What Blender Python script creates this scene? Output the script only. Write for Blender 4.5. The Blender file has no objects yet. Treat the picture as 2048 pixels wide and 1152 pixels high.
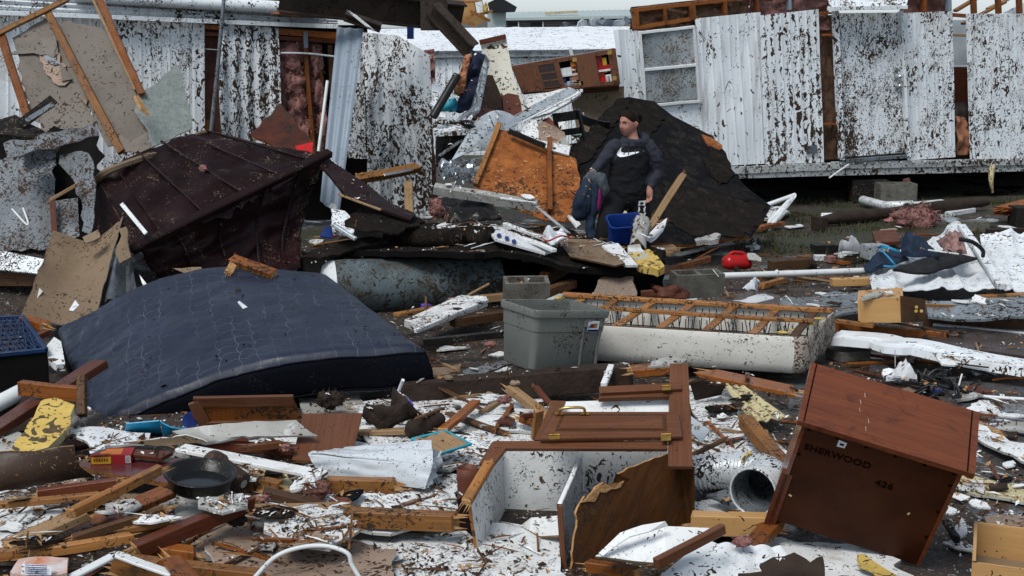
import bpy, bmesh, math, random
from mathutils import Vector, Matrix, noise
V = Vector
rnd = random.Random(11)
scene = bpy.context.scene

# ------------------------------------------------------------------ camera
FPX, CX, CY, HC = 2800.0, 1024.0, 576.0, 2.43
PITCH = math.atan(526.0 / FPX)
cam_d = bpy.data.cameras.new("camera")
cam_d.sensor_width = 36.0
cam_d.lens = FPX / 2048.0 * 36.0
cam_d.clip_start = 0.1
cam_d.clip_end = 2000.0
cam = bpy.data.objects.new("camera", cam_d)
scene.collection.objects.link(cam)
cam.location = (0, 0, HC)
cam.rotation_euler = (math.pi / 2 - PITCH, 0, 0)
scene.camera = cam

# ------------------------------------------------------------------ sky and sun (overcast)
SUN_EL, SUN_AZ = math.radians(56), math.radians(212)     # sun behind the camera, a little to the left
world = bpy.data.worlds.new("World")
scene.world = world
world.use_nodes = True
wn, wl = world.node_tree.nodes, world.node_tree.links
wn.clear()
w_out = wn.new("ShaderNodeOutputWorld")
w_bg = wn.new("ShaderNodeBackground")
w_sky = wn.new("ShaderNodeTexSky")
w_sky.sky_type = 'NISHITA'
w_sky.sun_disc = False
w_sky.sun_elevation = SUN_EL
w_sky.sun_rotation = SUN_AZ
w_sky.air_density = 1.0
w_sky.dust_density = 0.7
w_sky.ozone_density = 1.5
w_hs = wn.new("ShaderNodeHueSaturation")
w_hs.inputs["Saturation"].default_value = 0.30
w_hs.inputs["Value"].default_value = 1.0
wl.new(w_sky.outputs[0], w_hs.inputs["Color"])
w_tint = wn.new("ShaderNodeMix"); w_tint.data_type = 'RGBA'; w_tint.blend_type = 'MULTIPLY'
w_tint.inputs[0].default_value = 1.0; w_tint.inputs[7].default_value = (0.91, 1.0, 1.09, 1.0)     # cool grey cloud
wl.new(w_hs.outputs[0], w_tint.inputs[6])
wl.new(w_tint.outputs[2], w_bg.inputs["Color"])
w_bg.inputs["Strength"].default_value = 0.08
wl.new(w_bg.outputs[0], w_out.inputs["Surface"])

sun_d = bpy.data.lights.new("sun", 'SUN')
sun_d.energy = 1.5
sun_d.angle = math.radians(25)
sun_d.color = (1.0, 0.97, 0.93)
sun = bpy.data.objects.new("sun", sun_d)
scene.collection.objects.link(sun)
_sd = V((math.sin(SUN_AZ) * math.cos(SUN_EL), math.cos(SUN_AZ) * math.cos(SUN_EL), math.sin(SUN_EL)))
sun.rotation_euler = (-_sd).to_track_quat('-Z', 'Y').to_euler()

scene.view_settings.view_transform = 'Standard'
scene.view_settings.look = 'None'
scene.view_settings.gamma = 1.0
scene.view_settings.use_curve_mapping = False
scene.view_settings.exposure = 0.80
scene.cycles.use_denoising = True
scene.cycles.max_bounces = 4
scene.cycles.diffuse_bounces = 1

# ------------------------------------------------------------------ measuring from the photograph
FW = V((0, math.cos(PITCH), -math.sin(PITCH)))
UP = V((0, math.sin(PITCH), math.cos(PITCH)))
CAM = V((0, 0, HC))
def ray(u, v): return FW + V(((u - CX) / FPX, 0, 0)) - UP * ((v - CY) / FPX)
def P(u, v, Y):
    d = ray(u, v); return CAM + d * (Y / d.y)
def G(u, v, z=0.0):
    d = ray(u, v); return CAM + d * ((z - HC) / d.z)
def Pl(u, v, pl):
    d = ray(u, v); return CAM + d * ((pl[0] - CAM).dot(pl[1]) / d.dot(pl[1]))
def vplane(u1, Y1, u2, Y2):
    a, b = P(u1, 300, Y1), P(u2, 300, Y2)
    e = b - a; e.z = 0
    return (a, V((e.y, -e.x, 0)).normalized())
def newell(pts):
    n = V((0, 0, 0))
    for i, a in enumerate(pts):
        b = pts[(i + 1) % len(pts)]
        n += V(((a.y - b.y) * (a.z + b.z), (a.z - b.z) * (a.x + b.x), (a.x - b.x) * (a.y + b.y)))
    return n.normalized()
def yy(Y, *uv): return [P(u, v, Y) for u, v in uv]
def zz(z, *uv): return [G(u, v, z) for u, v in uv]
def zv(*uvz): return [G(u, v, z) for u, v, z in uvz]
def yv(*uvY): return [P(u, v, y) for u, v, y in uvY]
def flatten(uv, anchors):
    """outline uv re-measured on the plane through three measured anchor points"""
    a, b, c = anchors
    n = (b - a).cross(c - a).normalized()
    return [Pl(u, v, (a, n)) for u, v in uv]

# ------------------------------------------------------------------ materials
MATS = {}
def mk(name, c1, c2=None, ns=3.0, rough=0.6, grain=False, bump=0.25, bs=40.0, metal=0.0, splat=None,
       var=0.12, spec=0.22, fine=None, gl=0.0, coat=0.0, streak=None, gsc=(1.2, 22.0), trans=0.0, ribdirt=None, drip=1.0):
    if name in MATS: return MATS[name]
    m = bpy.data.materials.new(name); m.use_nodes = True
    N, L = m.node_tree.nodes, m.node_tree.links
    b = N["Principled BSDF"]
    def nd(t, **kw):
        n = N.new(t)
        for k, v in kw.items(): setattr(n, k, v)
        return n
    def math_(op, a, c=None, clamp=False):
        n = nd("ShaderNodeMath", operation=op); n.use_clamp = clamp
        for i, x in enumerate((a, c)):
            if x is None: continue
            if isinstance(x, (int, float)): n.inputs[i].default_value = x
            else: L.new(x, n.inputs[i])
        return n.outputs[0]
    def noise_(vec, sc, det=4.0, ro=0.55, dist=0.0):
        n = nd("ShaderNodeTexNoise"); n.inputs["Scale"].default_value = sc; n.inputs["Detail"].default_value = det
        n.inputs["Roughness"].default_value = ro; n.inputs["Distortion"].default_value = dist
        L.new(vec, n.inputs["Vector"]); return n.outputs[0]
    def rng(x, a, c, lo=0.0, hi=1.0):
        n = nd("ShaderNodeMapRange"); n.inputs[1].default_value = a; n.inputs[2].default_value = c
        n.inputs[3].default_value = lo; n.inputs[4].default_value = hi; L.new(x, n.inputs[0]); return n.outputs[0]
    def mix(f, a, c):
        n = nd("ShaderNodeMix", data_type='RGBA')
        for i, x in ((0, f), (6, a), (7, c)):
            if isinstance(x, (int, float)): n.inputs[i].default_value = x
            elif isinstance(x, tuple): n.inputs[i].default_value = (*x, 1.0)
            else: L.new(x, n.inputs[i])
        return n.outputs[2]
    tc = nd("ShaderNodeTexCoord"); oi = nd("ShaderNodeObjectInfo")
    off = nd("ShaderNodeVectorMath", operation='ADD')
    rv = math_('MULTIPLY', oi.outputs["Random"], 37.0)
    L.new(tc.outputs["Object"], off.inputs[0]); L.new(rv, off.inputs[1])
    O = off.outputs[0]
    SO = O
    if drip != 1.0:                     # runs are longer than they are wide
        dm = nd("ShaderNodeVectorMath", operation='MULTIPLY'); dm.inputs[1].default_value = (1, 1, drip); L.new(O, dm.inputs[0]); SO = dm.outputs[0]
    c2 = c2 or tuple(x * 0.72 for x in c1)
    if grain:
        mp = nd("ShaderNodeMapping"); mp.inputs["Scale"].default_value = (gsc[0], gsc[1], 1.0)
        uo = nd("ShaderNodeVectorMath", operation='ADD'); L.new(tc.outputs["UV"], uo.inputs[0]); L.new(rv, uo.inputs[1])
        L.new(uo.outputs[0], mp.inputs["Vector"])
        g1 = noise_(mp.outputs[0], 2.2, 5.0, 0.6, 0.9)
        g2 = noise_(O, ns, 3.0)
        mp2 = nd("ShaderNodeMapping"); mp2.inputs["Scale"].default_value = (gsc[0] * 0.8, gsc[1] * 4.5, 1.0); L.new(uo.outputs[0], mp2.inputs["Vector"])
        g3 = noise_(mp2.outputs[0], 2.0, 3.0, 0.6, 0.3)
        f = math_('ADD', math_('MULTIPLY', rng(g1, 0.33, 0.67), 0.48), math_('ADD', math_('MULTIPLY', rng(g2, 0.3, 0.7), 0.26), math_('MULTIPLY', rng(g3, 0.35, 0.65), 0.26)))
    else:
        f = rng(noise_(O, ns, 6.0, 0.6), 0.32, 0.68)
    col = mix(f, c1, c2)
    if streak:      # stains with a shape of their own
        s = noise_(O, streak[1], 5.0, 0.65, 1.2)
        col = mix(rng(s, streak[2], streak[2] + 0.12, 0.0, streak[3]), col, streak[0])
    if drip != 1.0:     # muddy rain runs down the sheet
        dm2 = nd("ShaderNodeVectorMath", operation='MULTIPLY'); dm2.inputs[1].default_value = (1, 1, 0.07); L.new(O, dm2.inputs[0])
        rn = math_('MULTIPLY', rng(noise_(dm2.outputs[0], 11.0, 4.0, 0.6, 0.4), 0.52, 0.72), rng(noise_(O, 0.9, 3.0), 0.42, 0.62))
        col = mix(math_('MULTIPLY', rn, 0.62), col, (0.21, 0.17, 0.125))
    hs = nd("ShaderNodeHueSaturation"); L.new(col, hs.inputs["Color"])
    L.new(math_('ADD', math_('MULTIPLY', math_('SUBTRACT', oi.outputs["Random"], 0.5), var * 2), 1.0), hs.inputs["Value"])
    col = hs.outputs[0]
    hgt = math_('MULTIPLY', f if grain else noise_(O, bs, 4.0), 0.35 if grain else 1.0)
    rsock = rng(noise_(O, ns * 1.7, 3.0), 0.3, 0.7, max(0.04, rough - 0.14), min(1.0, rough + 0.12))
    if splat:
        for sc, thr, amp, dc in splat:
            n1 = noise_(SO, sc, 2.5, 0.55, 1.6)
            n2 = noise_(SO, sc * 0.09, 3.0, 0.6)
            x = math_('ADD', n1, math_('MULTIPLY', math_('SUBTRACT', n2, 0.5), amp))
            if ribdirt:                 # mud caught along the ribs
                sx_ = nd("ShaderNodeSeparateXYZ"); L.new(tc.outputs["UV"], sx_.inputs[0])
                x = math_('ADD', x, math_('MULTIPLY', math_('COSINE', math_('ADD', math_('MULTIPLY', sx_.outputs[1], 6.2832 / ribdirt), math_('MULTIPLY', n2, 7.0))), 0.055))
            mk_ = rng(x, thr, thr + 0.02)
            dcol = mix(noise_(O, sc * 2.2, 1.0), tuple(a * 0.5 for a in dc), tuple(min(1, a * 1.8) for a in dc))
            col = mix(mk_, col, dcol)
            rsock = math_('ADD', math_('MULTIPLY', rsock, math_('SUBTRACT', 1.0, mk_)), math_('MULTIPLY', mk_, 0.75))
            hgt = math_('ADD', hgt, math_('MULTIPLY', mk_, 1.5))
    L.new(col, b.inputs["Base Color"]); L.new(rsock, b.inputs["Roughness"])
    b.inputs["Metallic"].default_value = metal
    b.inputs["Specular IOR Level"].default_value = spec
    if coat: b.inputs["Coat Weight"].default_value = coat; b.inputs["Coat Roughness"].default_value = 0.25
    if trans: b.inputs["Transmission Weight"].default_value = trans
    if bump:
        bn = nd("ShaderNodeBump"); bn.inputs["Strength"].default_value = bump; bn.inputs["Distance"].default_value = 0.01
        L.new(hgt, bn.inputs["Height"]); L.new(bn.outputs[0], b.inputs["Normal"])
    MATS[name] = m
    return m

DIRT = (0.035, 0.020, 0.011)
DIRT2 = (0.06, 0.036, 0.02)
def spl(sc, den, amp=0.35, dc=DIRT):
    return (sc, {1: 0.675, 2: 0.64, 3: 0.61, 4: 0.58, 5: 0.56, 6: 0.54, 7: 0.51}[den], amp, dc)

# white metal siding under ever thicker leaf spatter
for k in range(1, 8):
    mk("siding_%d" % k, (0.76, 0.79, 0.80), (0.68, 0.72, 0.735), ns=1.5, rough=0.42, bump=0.3, bs=3.0, var=0.03, drip=0.62, streak=((0.40, 0.38, 0.35), 1.3, 0.56, 0.45),
       splat=[spl((11, 24, 15, 20, 27, 15, 18)[k - 1], k, 0.55), spl((30, 45, 34, 50, 44, 34, 38)[k - 1], max(1, k - 1), 0.75), (6, 0.70, 0.4, DIRT2)])
    mk("board_%d" % k, (0.74, 0.75, 0.74), (0.64, 0.65, 0.63), ns=2.5, rough=0.5, bump=0.3, bs=20.0, var=0.08, streak=((0.36, 0.31, 0.25), 1.8, 0.55, 0.55),
       splat=[spl(24 + 6 * k, max(1, k - 1), 0.55), spl(15, max(1, k - 3), 0.5, DIRT2), (80, 0.69, 0.5, DIRT)])
mk("siding_ribbed", (0.76, 0.79, 0.80), (0.68, 0.72, 0.735), ns=1.5, rough=0.42, bump=0.3, bs=3.0, var=0.03, ribdirt=0.11, drip=0.6, splat=[spl(12, 4, 0.45), spl(30, 3, 0.6)])
mk("siding_ribbed_thick", (0.72, 0.75, 0.76), (0.64, 0.68, 0.70), ns=1.5, rough=0.42, bump=0.3, bs=3.0, var=0.03, ribdirt=0.14, drip=0.6, splat=[spl(15, 5, 0.35), spl(34, 5, 0.4)])
mk("siding_shaded_grimy", (0.20, 0.225, 0.245), (0.10, 0.11, 0.118), ns=1.6, rough=0.5, bump=0.3, bs=6.0, splat=[spl(17, 4, 0.5), spl(40, 5, 0.5)], streak=((0.045, 0.04, 0.036), 1.4, 0.52, 0.7))  # base darkened to paint in the heap's shade, with real grime on top
mk("cream_panel", (0.66, 0.64, 0.55), (0.58, 0.55, 0.44), ns=3, rough=0.5, splat=[spl(16, 4, 0.3)])
mk("roof_white", (0.74, 0.76, 0.77), (0.66, 0.69, 0.70), ns=0.8, rough=0.4, splat=[spl(9, 3, 0.1)])
mk("blue_metal", (0.215, 0.26, 0.305), (0.17, 0.205, 0.245), ns=2, rough=0.45, metal=0.0, splat=[spl(22, 1)])
mk("pale_metal", (0.50, 0.54, 0.56), (0.35, 0.39, 0.41), ns=4, rough=0.35, metal=0.4, splat=[spl(20, 3)])
mk("dull_metal", (0.20, 0.23, 0.25), (0.10, 0.11, 0.12), ns=5, rough=0.45, metal=0.4, splat=[spl(20, 4)])
mk("foil", (0.36, 0.40, 0.43), (0.08, 0.09, 0.10), ns=7, rough=0.22, metal=0.7, bump=0.8, bs=12, splat=[spl(20, 3)])
mk("sill_paint", (0.50, 0.53, 0.53), (0.28, 0.28, 0.26), ns=3, rough=0.5, splat=[spl(14, 5, 0.5), spl(30, 3)])
mk("taupe", (0.175, 0.150, 0.125), (0.140, 0.118, 0.098), ns=1.2, rough=0.7, splat=[spl(15, 2, 0.3), spl(30, 1)], streak=((0.10, 0.085, 0.07), 1.2, 0.57, 0.5))
mk("tan_board", (0.225, 0.160, 0.100), (0.155, 0.108, 0.068), ns=2, rough=0.65, splat=[spl(26, 2, 0.4), spl(9, 1, 0.5, DIRT2)])
mk("drywall_back", (0.30, 0.215, 0.16), (0.21, 0.15, 0.11), ns=3, rough=0.6, splat=[spl(22, 3, 0.4)], streak=((0.5, 0.49, 0.46), 4, 0.62, 0.8))
mk("grey_board", (0.40, 0.40, 0.37), (0.28, 0.27, 0.24), ns=3, rough=0.55, splat=[spl(30, 2)], streak=((0.6, 0.6, 0.58), 2.5, 0.55, 0.7))
mk("wallpaper", (0.145, 0.170, 0.160), (0.215, 0.235, 0.205), ns=14, rough=0.8, splat=[(26, 0.56, 0.0, (0.12, 0.14, 0.135))])
mk("maroon", (0.0165, 0.0052, 0.0058), (0.009, 0.0034, 0.0038), ns=2, rough=0.5, spec=0.14, bump=0.15, splat=[(34, 0.70, 0.5, (0.10, 0.06, 0.04)), (70, 0.71, 0.6, (0.28, 0.22, 0.14))])
mk("dark_soot", (0.007, 0.0065, 0.0065), (0.016, 0.013, 0.011), ns=4, rough=0.8, spec=0.15, splat=[(40, 0.64, 0.5, (0.11, 0.08, 0.055))])
mk("tar_paper", (0.0045, 0.0050, 0.0062), (0.0075, 0.0078, 0.009), ns=2, rough=0.8, spec=0.05, splat=[(70, 0.62, 0.7, (0.035, 0.028, 0.022)), (8, 0.62, 0.4, (0.014, 0.011, 0.009))])
mk("shingle", (0.008, 0.0066, 0.0056), (0.016, 0.0125, 0.010), ns=7, rough=0.9, spec=0.06, bump=0.8, bs=60, splat=[(80, 0.60, 0.6, (0.045, 0.036, 0.028))])
mk("osb", (0.30, 0.098, 0.020), (0.15, 0.042, 0.010), ns=9, rough=0.6, bump=0.5, bs=25, splat=[(14, 0.60, 0.5, (0.05, 0.022, 0.01)), (24, 0.64, 0.3, (0.42, 0.22, 0.09))])
mk("osb_red", (0.085, 0.017, 0.006), (0.016, 0.009, 0.006), ns=6, rough=0.35, bump=0.4, bs=25, splat=[spl(20, 4, 0.5)])
mk("lumber", (0.36, 0.165, 0.048), (0.145, 0.052, 0.013), ns=3, grain=True, rough=0.5, bump=0.4, var=0.30, streak=((0.10, 0.062, 0.036), 6.0, 0.54, 0.6), splat=[spl(26, 3, 0.6), (9, 0.66, 0.3, (0.07, 0.03, 0.012))])
mk("lumber_wet", (0.27, 0.088, 0.017), (0.115, 0.032, 0.007), ns=3, grain=True, rough=0.32, bump=0.4, var=0.25, streak=((0.06, 0.030, 0.014), 6.0, 0.55, 0.6), splat=[spl(28, 3, 0.6)])
mk("lumber_dirty", (0.13, 0.062, 0.026), (0.04, 0.020, 0.010), ns=5, grain=True, rough=0.6, bump=0.5, var=0.3, splat=[spl(26, 4, 0.5)])
mk("lumber_red", (0.135, 0.036, 0.014), (0.055, 0.014, 0.007), ns=3, grain=True, rough=0.35, bump=0.4, var=0.2, splat=[spl(34, 2, 0.5)])
mk("pine", (0.52, 0.31, 0.125), (0.42, 0.225, 0.08), ns=2, grain=True, rough=0.45, bump=0.2, var=0.1, splat=[spl(16, 1, 0.4)])
mk("splinter", (0.50, 0.30, 0.13), (0.28, 0.13, 0.05), ns=20, rough=0.8, bump=0.9, bs=80)
mk("driftwood", (0.34, 0.22, 0.11), (0.17, 0.10, 0.05), ns=5, grain=True, rough=0.6, bump=0.4, splat=[spl(30, 2)])
mk("bark", (0.042, 0.027, 0.019), (0.018, 0.012, 0.009), ns=6, rough=0.9, bump=0.9, bs=30)
mk("cabinet", (0.155, 0.062, 0.030), (0.075, 0.028, 0.013), ns=3, grain=True, rough=0.34, bump=0.25, var=0.06, gsc=(1.0, 30), splat=[(60, 0.67, 0.5, DIRT)])
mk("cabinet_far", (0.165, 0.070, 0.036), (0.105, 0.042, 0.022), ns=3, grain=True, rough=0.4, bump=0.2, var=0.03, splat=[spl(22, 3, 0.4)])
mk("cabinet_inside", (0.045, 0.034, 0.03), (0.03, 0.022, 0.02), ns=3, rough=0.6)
mk("dresser_top", (0.185, 0.050, 0.015), (0.075, 0.018, 0.006), ns=2, grain=True, rough=0.2, bump=0.3, var=0.02, spec=0.5, gsc=(1.1, 12), streak=((0.035, 0.010, 0.006), 5.0, 0.56, 0.7), splat=[(90, 0.68, 0.5, (0.09, 0.03, 0.015))])
mk("dresser_back", (0.062, 0.0175, 0.0052), (0.027, 0.0075, 0.0028), ns=3, spec=0.1, rough=0.55, bump=0.15, bs=60, var=0.02, splat=[(26, 0.71, 0.4, (0.01, 0.005, 0.004))])
mk("plywood_back", (0.105, 0.040, 0.011), (0.030, 0.011, 0.004), ns=4, grain=True, rough=0.5, bump=0.3, var=0.02, gsc=(2, 9), splat=[spl(34, 3, 0.7)])
mk("stencil_ink", (0.011, 0.0042, 0.0022), rough=0.8, bump=0, spec=0.02)
mk("brass", (0.60, 0.38, 0.10), (0.42, 0.25, 0.07), ns=20, rough=0.3, metal=0.9, bump=0.1)
mk("navy", (0.034, 0.044, 0.068), (0.026, 0.034, 0.054), ns=2, rough=0.40, spec=0.5, bump=0.2, bs=14, splat=[(45, 0.66, 0.5, (0.025, 0.02, 0.014)), (95, 0.70, 0.5, (0.35, 0.30, 0.22))])
mk("navy_side_shaded", (0.0032, 0.0040, 0.0075), (0.002, 0.0025, 0.0045), ns=2, rough=0.75, spec=0.06, bump=0.3, splat=[(70, 0.67, 0.5, (0.03, 0.024, 0.018))])  # near-black navy puts the shade of the tilted-under side into the colour
mk("ticking", (0.60, 0.58, 0.53), (0.48, 0.46, 0.41), ns=2.5, rough=0.75, bump=0.2, bs=120, var=0.02, splat=[(34, 0.66, 0.45, DIRT), (60, 0.68, 0.5, DIRT2)], streak=((0.26, 0.23, 0.18), 2.2, 0.58, 0.35))
mk("ticking_muddy", (0.46, 0.43, 0.37), (0.25, 0.20, 0.16), ns=4, rough=0.8, splat=[(26, 0.51, 0.4, (0.06, 0.036, 0.024))])
mk("tote_grey", (0.140, 0.148, 0.132), (0.118, 0.125, 0.112), ns=2, rough=0.38, bump=0.1, var=0.02, splat=[(45, 0.64, 0.6, (0.03, 0.02, 0.014))])
mk("blue_plastic", (0.010, 0.040, 0.21), (0.008, 0.03, 0.16), ns=3, rough=0.35, bump=0.1, splat=[(40, 0.68, 0.5, DIRT)])
mk("crate_blue", (0.006, 0.026, 0.082), (0.003, 0.012, 0.04), ns=3, rough=0.4, bump=0.1)
mk("black_plastic", (0.009, 0.009, 0.010), (0.014, 0.013, 0.012), ns=5, rough=0.35, bump=0.2, splat=[(60, 0.67, 0.5, (0.10, 0.085, 0.05))])
mk("black_paint", (0.006, 0.006, 0.007), rough=0.3, bump=0.1)
mk("rust", (0.13, 0.043, 0.023), (0.07, 0.022, 0.013), ns=5, rough=0.55, bump=0.3, splat=[(40, 0.66, 0.3, (0.05, 0.02, 0.012))])
mk("steel_brown", (0.050, 0.036, 0.027), (0.028, 0.020, 0.016), ns=4, rough=0.6, metal=0.2, bump=0.4, splat=[(16, 0.58, 0.4, (0.02, 0.014, 0.01))])
mk("concrete", (0.15, 0.145, 0.122), (0.085, 0.078, 0.065), ns=8, rough=0.85, bump=0.7, bs=90, splat=[(30, 0.62, 0.4, DIRT2)])
mk("aggregate", (0.30, 0.23, 0.175), (0.17, 0.12, 0.09), ns=60, rough=0.85, bump=0.8, bs=120)
mk("insulation", (0.33, 0.165, 0.145), (0.20, 0.09, 0.078), ns=9, rough=0.95, bump=1.0, bs=35, var=0.15, splat=[(18, 0.62, 0.4, (0.10, 0.05, 0.035))])
mk("insulation_dirty", (0.22, 0.10, 0.078), (0.11, 0.05, 0.038), ns=9, rough=0.95, bump=1.0, bs=35, var=0.2)
mk("insulation_brown", (0.155, 0.085, 0.052), (0.06, 0.033, 0.021), ns=14, rough=0.95, bump=1.0, bs=45, var=0.15)
mk("scratch_pale", (0.40, 0.27, 0.25), rough=0.5, bump=0)
mk("insulation_tan", (0.42, 0.19, 0.10), (0.25, 0.10, 0.055), ns=9, rough=0.95, bump=1.0, bs=35)
mk("foam_yellow", (0.56, 0.40, 0.11), (0.42, 0.28, 0.07), ns=6, rough=0.8, bump=0.4, bs=60, splat=[(13, 0.565, 0.4, (0.07, 0.05, 0.028))])
mk("foam_pale", (0.52, 0.46, 0.28), (0.42, 0.35, 0.18), ns=6, rough=0.8, bump=0.4, bs=60, splat=[(18, 0.60, 0.3, (0.09, 0.065, 0.035))])
mk("white_plastic", (0.68, 0.70, 0.69), (0.58, 0.60, 0.59), ns=4, rough=0.4, bump=0.1, splat=[(40, 0.66, 0.4, DIRT)])
mk("duct_white", (0.62, 0.65, 0.66), (0.50, 0.53, 0.54), ns=4, rough=0.3, metal=0.2, bump=0.2, splat=[(30, 0.60, 0.7, (0.03, 0.02, 0.015))])
mk("paper", (0.66, 0.67, 0.68), (0.52, 0.53, 0.55), ns=6, rough=0.7, bump=0.4, bs=20, splat=[(40, 0.66, 0.5, DIRT2)])
mk("black_cloth", (0.007, 0.007, 0.008), (0.011, 0.011, 0.013), ns=6, rough=0.9, bump=0.4, bs=60, spec=0.15, var=0.02)
mk("charcoal_cloth", (0.020, 0.020, 0.023), (0.012, 0.012, 0.014), ns=6, rough=0.85, bump=0.5, bs=50, spec=0.2)
mk("heather", (0.034, 0.036, 0.048), (0.022, 0.024, 0.032), ns=30, rough=0.9, bump=0.4, bs=90, spec=0.15, var=0.0)
mk("grey_cloth", (0.085, 0.105, 0.115), (0.05, 0.062, 0.07), ns=20, rough=0.9, bump=0.6, bs=60, spec=0.15)
mk("denim", (0.022, 0.036, 0.060), (0.012, 0.020, 0.036), ns=12, rough=0.85, bump=0.5, bs=120, spec=0.15)
mk("navy_cloth", (0.008, 0.013, 0.032), (0.005, 0.008, 0.02), ns=5, rough=0.8, bump=0.5, bs=30)
mk("magenta_cloth", (0.23, 0.010, 0.10), rough=0.8, bump=0.3)
mk("pattern_cloth", (0.45, 0.26, 0.22), (0.09, 0.05, 0.06), ns=18, rough=0.85, bump=0.6, bs=40)
mk("skin", (0.40, 0.205, 0.15), (0.33, 0.145, 0.10), ns=10, rough=0.5, bump=0.05, var=0.0)
mk("hair", (0.008, 0.0045, 0.0035), (0.017, 0.009, 0.0065), ns=40, spec=0.08, rough=0.6, bump=0.5, bs=120, var=0.0)
mk("lip", (0.34, 0.105, 0.09), rough=0.4, bump=0)
mk("white_print", (0.78, 0.80, 0.81), rough=0.6, bump=0)
mk("eye_white", (0.6, 0.58, 0.55), rough=0.3, bump=0)
mk("turquoise", (0.02, 0.33, 0.42), (0.03, 0.22, 0.32), ns=8, rough=0.4, bump=0.4)
mk("sky_blue", (0.02, 0.30, 0.52), (0.02, 0.25, 0.44), ns=5, rough=0.4, bump=0.1)
mk("deep_blue", (0.010, 0.03, 0.14), (0.008, 0.02, 0.10), ns=5, rough=0.4, bump=0.1)
mk("red_plastic", (0.46, 0.012, 0.012), (0.36, 0.01, 0.01), ns=4, rough=0.3, bump=0.1, splat=[(30, 0.66, 0.5, DIRT)])
mk("box_red", (0.28, 0.018, 0.02), (0.23, 0.012, 0.015), ns=5, rough=0.45, bump=0.1)
mk("box_yellow", (0.60, 0.38, 0.03), rough=0.5, bump=0.1)
mk("purple", (0.10, 0.07, 0.42), rough=0.5, bump=0.2)
mk("mint", (0.25, 0.42, 0.33), rough=0.5, bump=0.2)
mk("orange", (0.55, 0.17, 0.03), rough=0.5, bump=0.2)
mk("maroon_laminate", (0.115, 0.026, 0.026), (0.075, 0.017, 0.018), ns=3, rough=0.25, bump=0.1, spec=0.5)
mk("brown_lino", (0.045, 0.024, 0.014), (0.028, 0.015, 0.009), ns=3, rough=0.5, bump=0.2, splat=[(40, 0.68, 0.5, (0.2, 0.15, 0.09))])
mk("clay_brown", (0.055, 0.030, 0.022), (0.035, 0.02, 0.015), ns=6, rough=0.5, bump=0.3, splat=[(40, 0.62, 0.5, (0.10, 0.075, 0.055))])
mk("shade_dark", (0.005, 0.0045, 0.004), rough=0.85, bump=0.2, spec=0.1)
mk("aluminium", (0.55, 0.57, 0.58), (0.40, 0.42, 0.43), ns=6, rough=0.25, metal=0.8, bump=0.2)
mk("glass_dusty", (0.17, 0.20, 0.215), (0.42, 0.46, 0.47), ns=1.3, rough=0.25, bump=0.3, splat=[(20, 0.60, 0.8, (0.13, 0.105, 0.08)), (45, 0.62, 0.8, (0.06, 0.045, 0.03))])
mk("interior_wall", (0.50, 0.55, 0.58), rough=0.6)
mk("tank_blue", (0.11, 0.15, 0.165), (0.028, 0.030, 0.027), ns=2.5, rough=0.4, bump=0.3, splat=[(15, 0.52, 0.6, (0.024, 0.020, 0.015)), (40, 0.58, 0.5, (0.05, 0.042, 0.03))])  # dulled colour and extra grime also paint in the overhanging roof's shade
mk("fridge_white", (0.62, 0.66, 0.68), (0.52, 0.55, 0.57), ns=3, rough=0.35, bump=0.2, bs=8, splat=[(45, 0.655, 0.5, DIRT), (110, 0.68, 0.4, DIRT)])
mk("yarn_white", (0.55, 0.58, 0.62), rough=0.7, bump=0)
mk("leaf_litter", (0.055, 0.032, 0.016), (0.018, 0.011, 0.007), ns=9, rough=0.8, bump=0.3, var=0)
mk("grass", (0.030, 0.042, 0.013), (0.060, 0.052, 0.024), ns=2, rough=0.7, bump=0, var=0)
mk("far_roof", (0.42, 0.48, 0.46), (0.34, 0.40, 0.39), ns=0.3, rough=0.5)
mk("far_wall", (0.20, 0.19, 0.18), (0.15, 0.14, 0.13), ns=0.5, rough=0.7)
mk("far_dark", (0.02, 0.022, 0.024), rough=0.5)
mk("wrapper_print", (0.50, 0.16, 0.06), (0.62, 0.60, 0.58), ns=7, rough=0.3, bump=0.3, splat=[(22, 0.60, 0.3, (0.5, 0.5, 0.5))])
mk("pan_water", (0.012, 0.014, 0.016), rough=0.06, spec=0.4, bump=0.05)
mk("wet_slab", (0.115, 0.125, 0.135), (0.06, 0.06, 0.06), ns=2, rough=0.12, spec=0.6, bump=0.1, splat=[(14, 0.57, 0.6, DIRT), (40, 0.62, 0.5, DIRT2)])
mk("wet_metal", (0.26, 0.30, 0.32), (0.16, 0.18, 0.19), ns=2, rough=0.22, metal=0.3, bump=0.3, splat=[(20, 0.60, 0.5, DIRT)])
mk("mud_tile", (0.065, 0.045, 0.04), (0.045, 0.032, 0.028), ns=3, rough=0.4, splat=[(30, 0.62, 0.5, DIRT2)])

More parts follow.
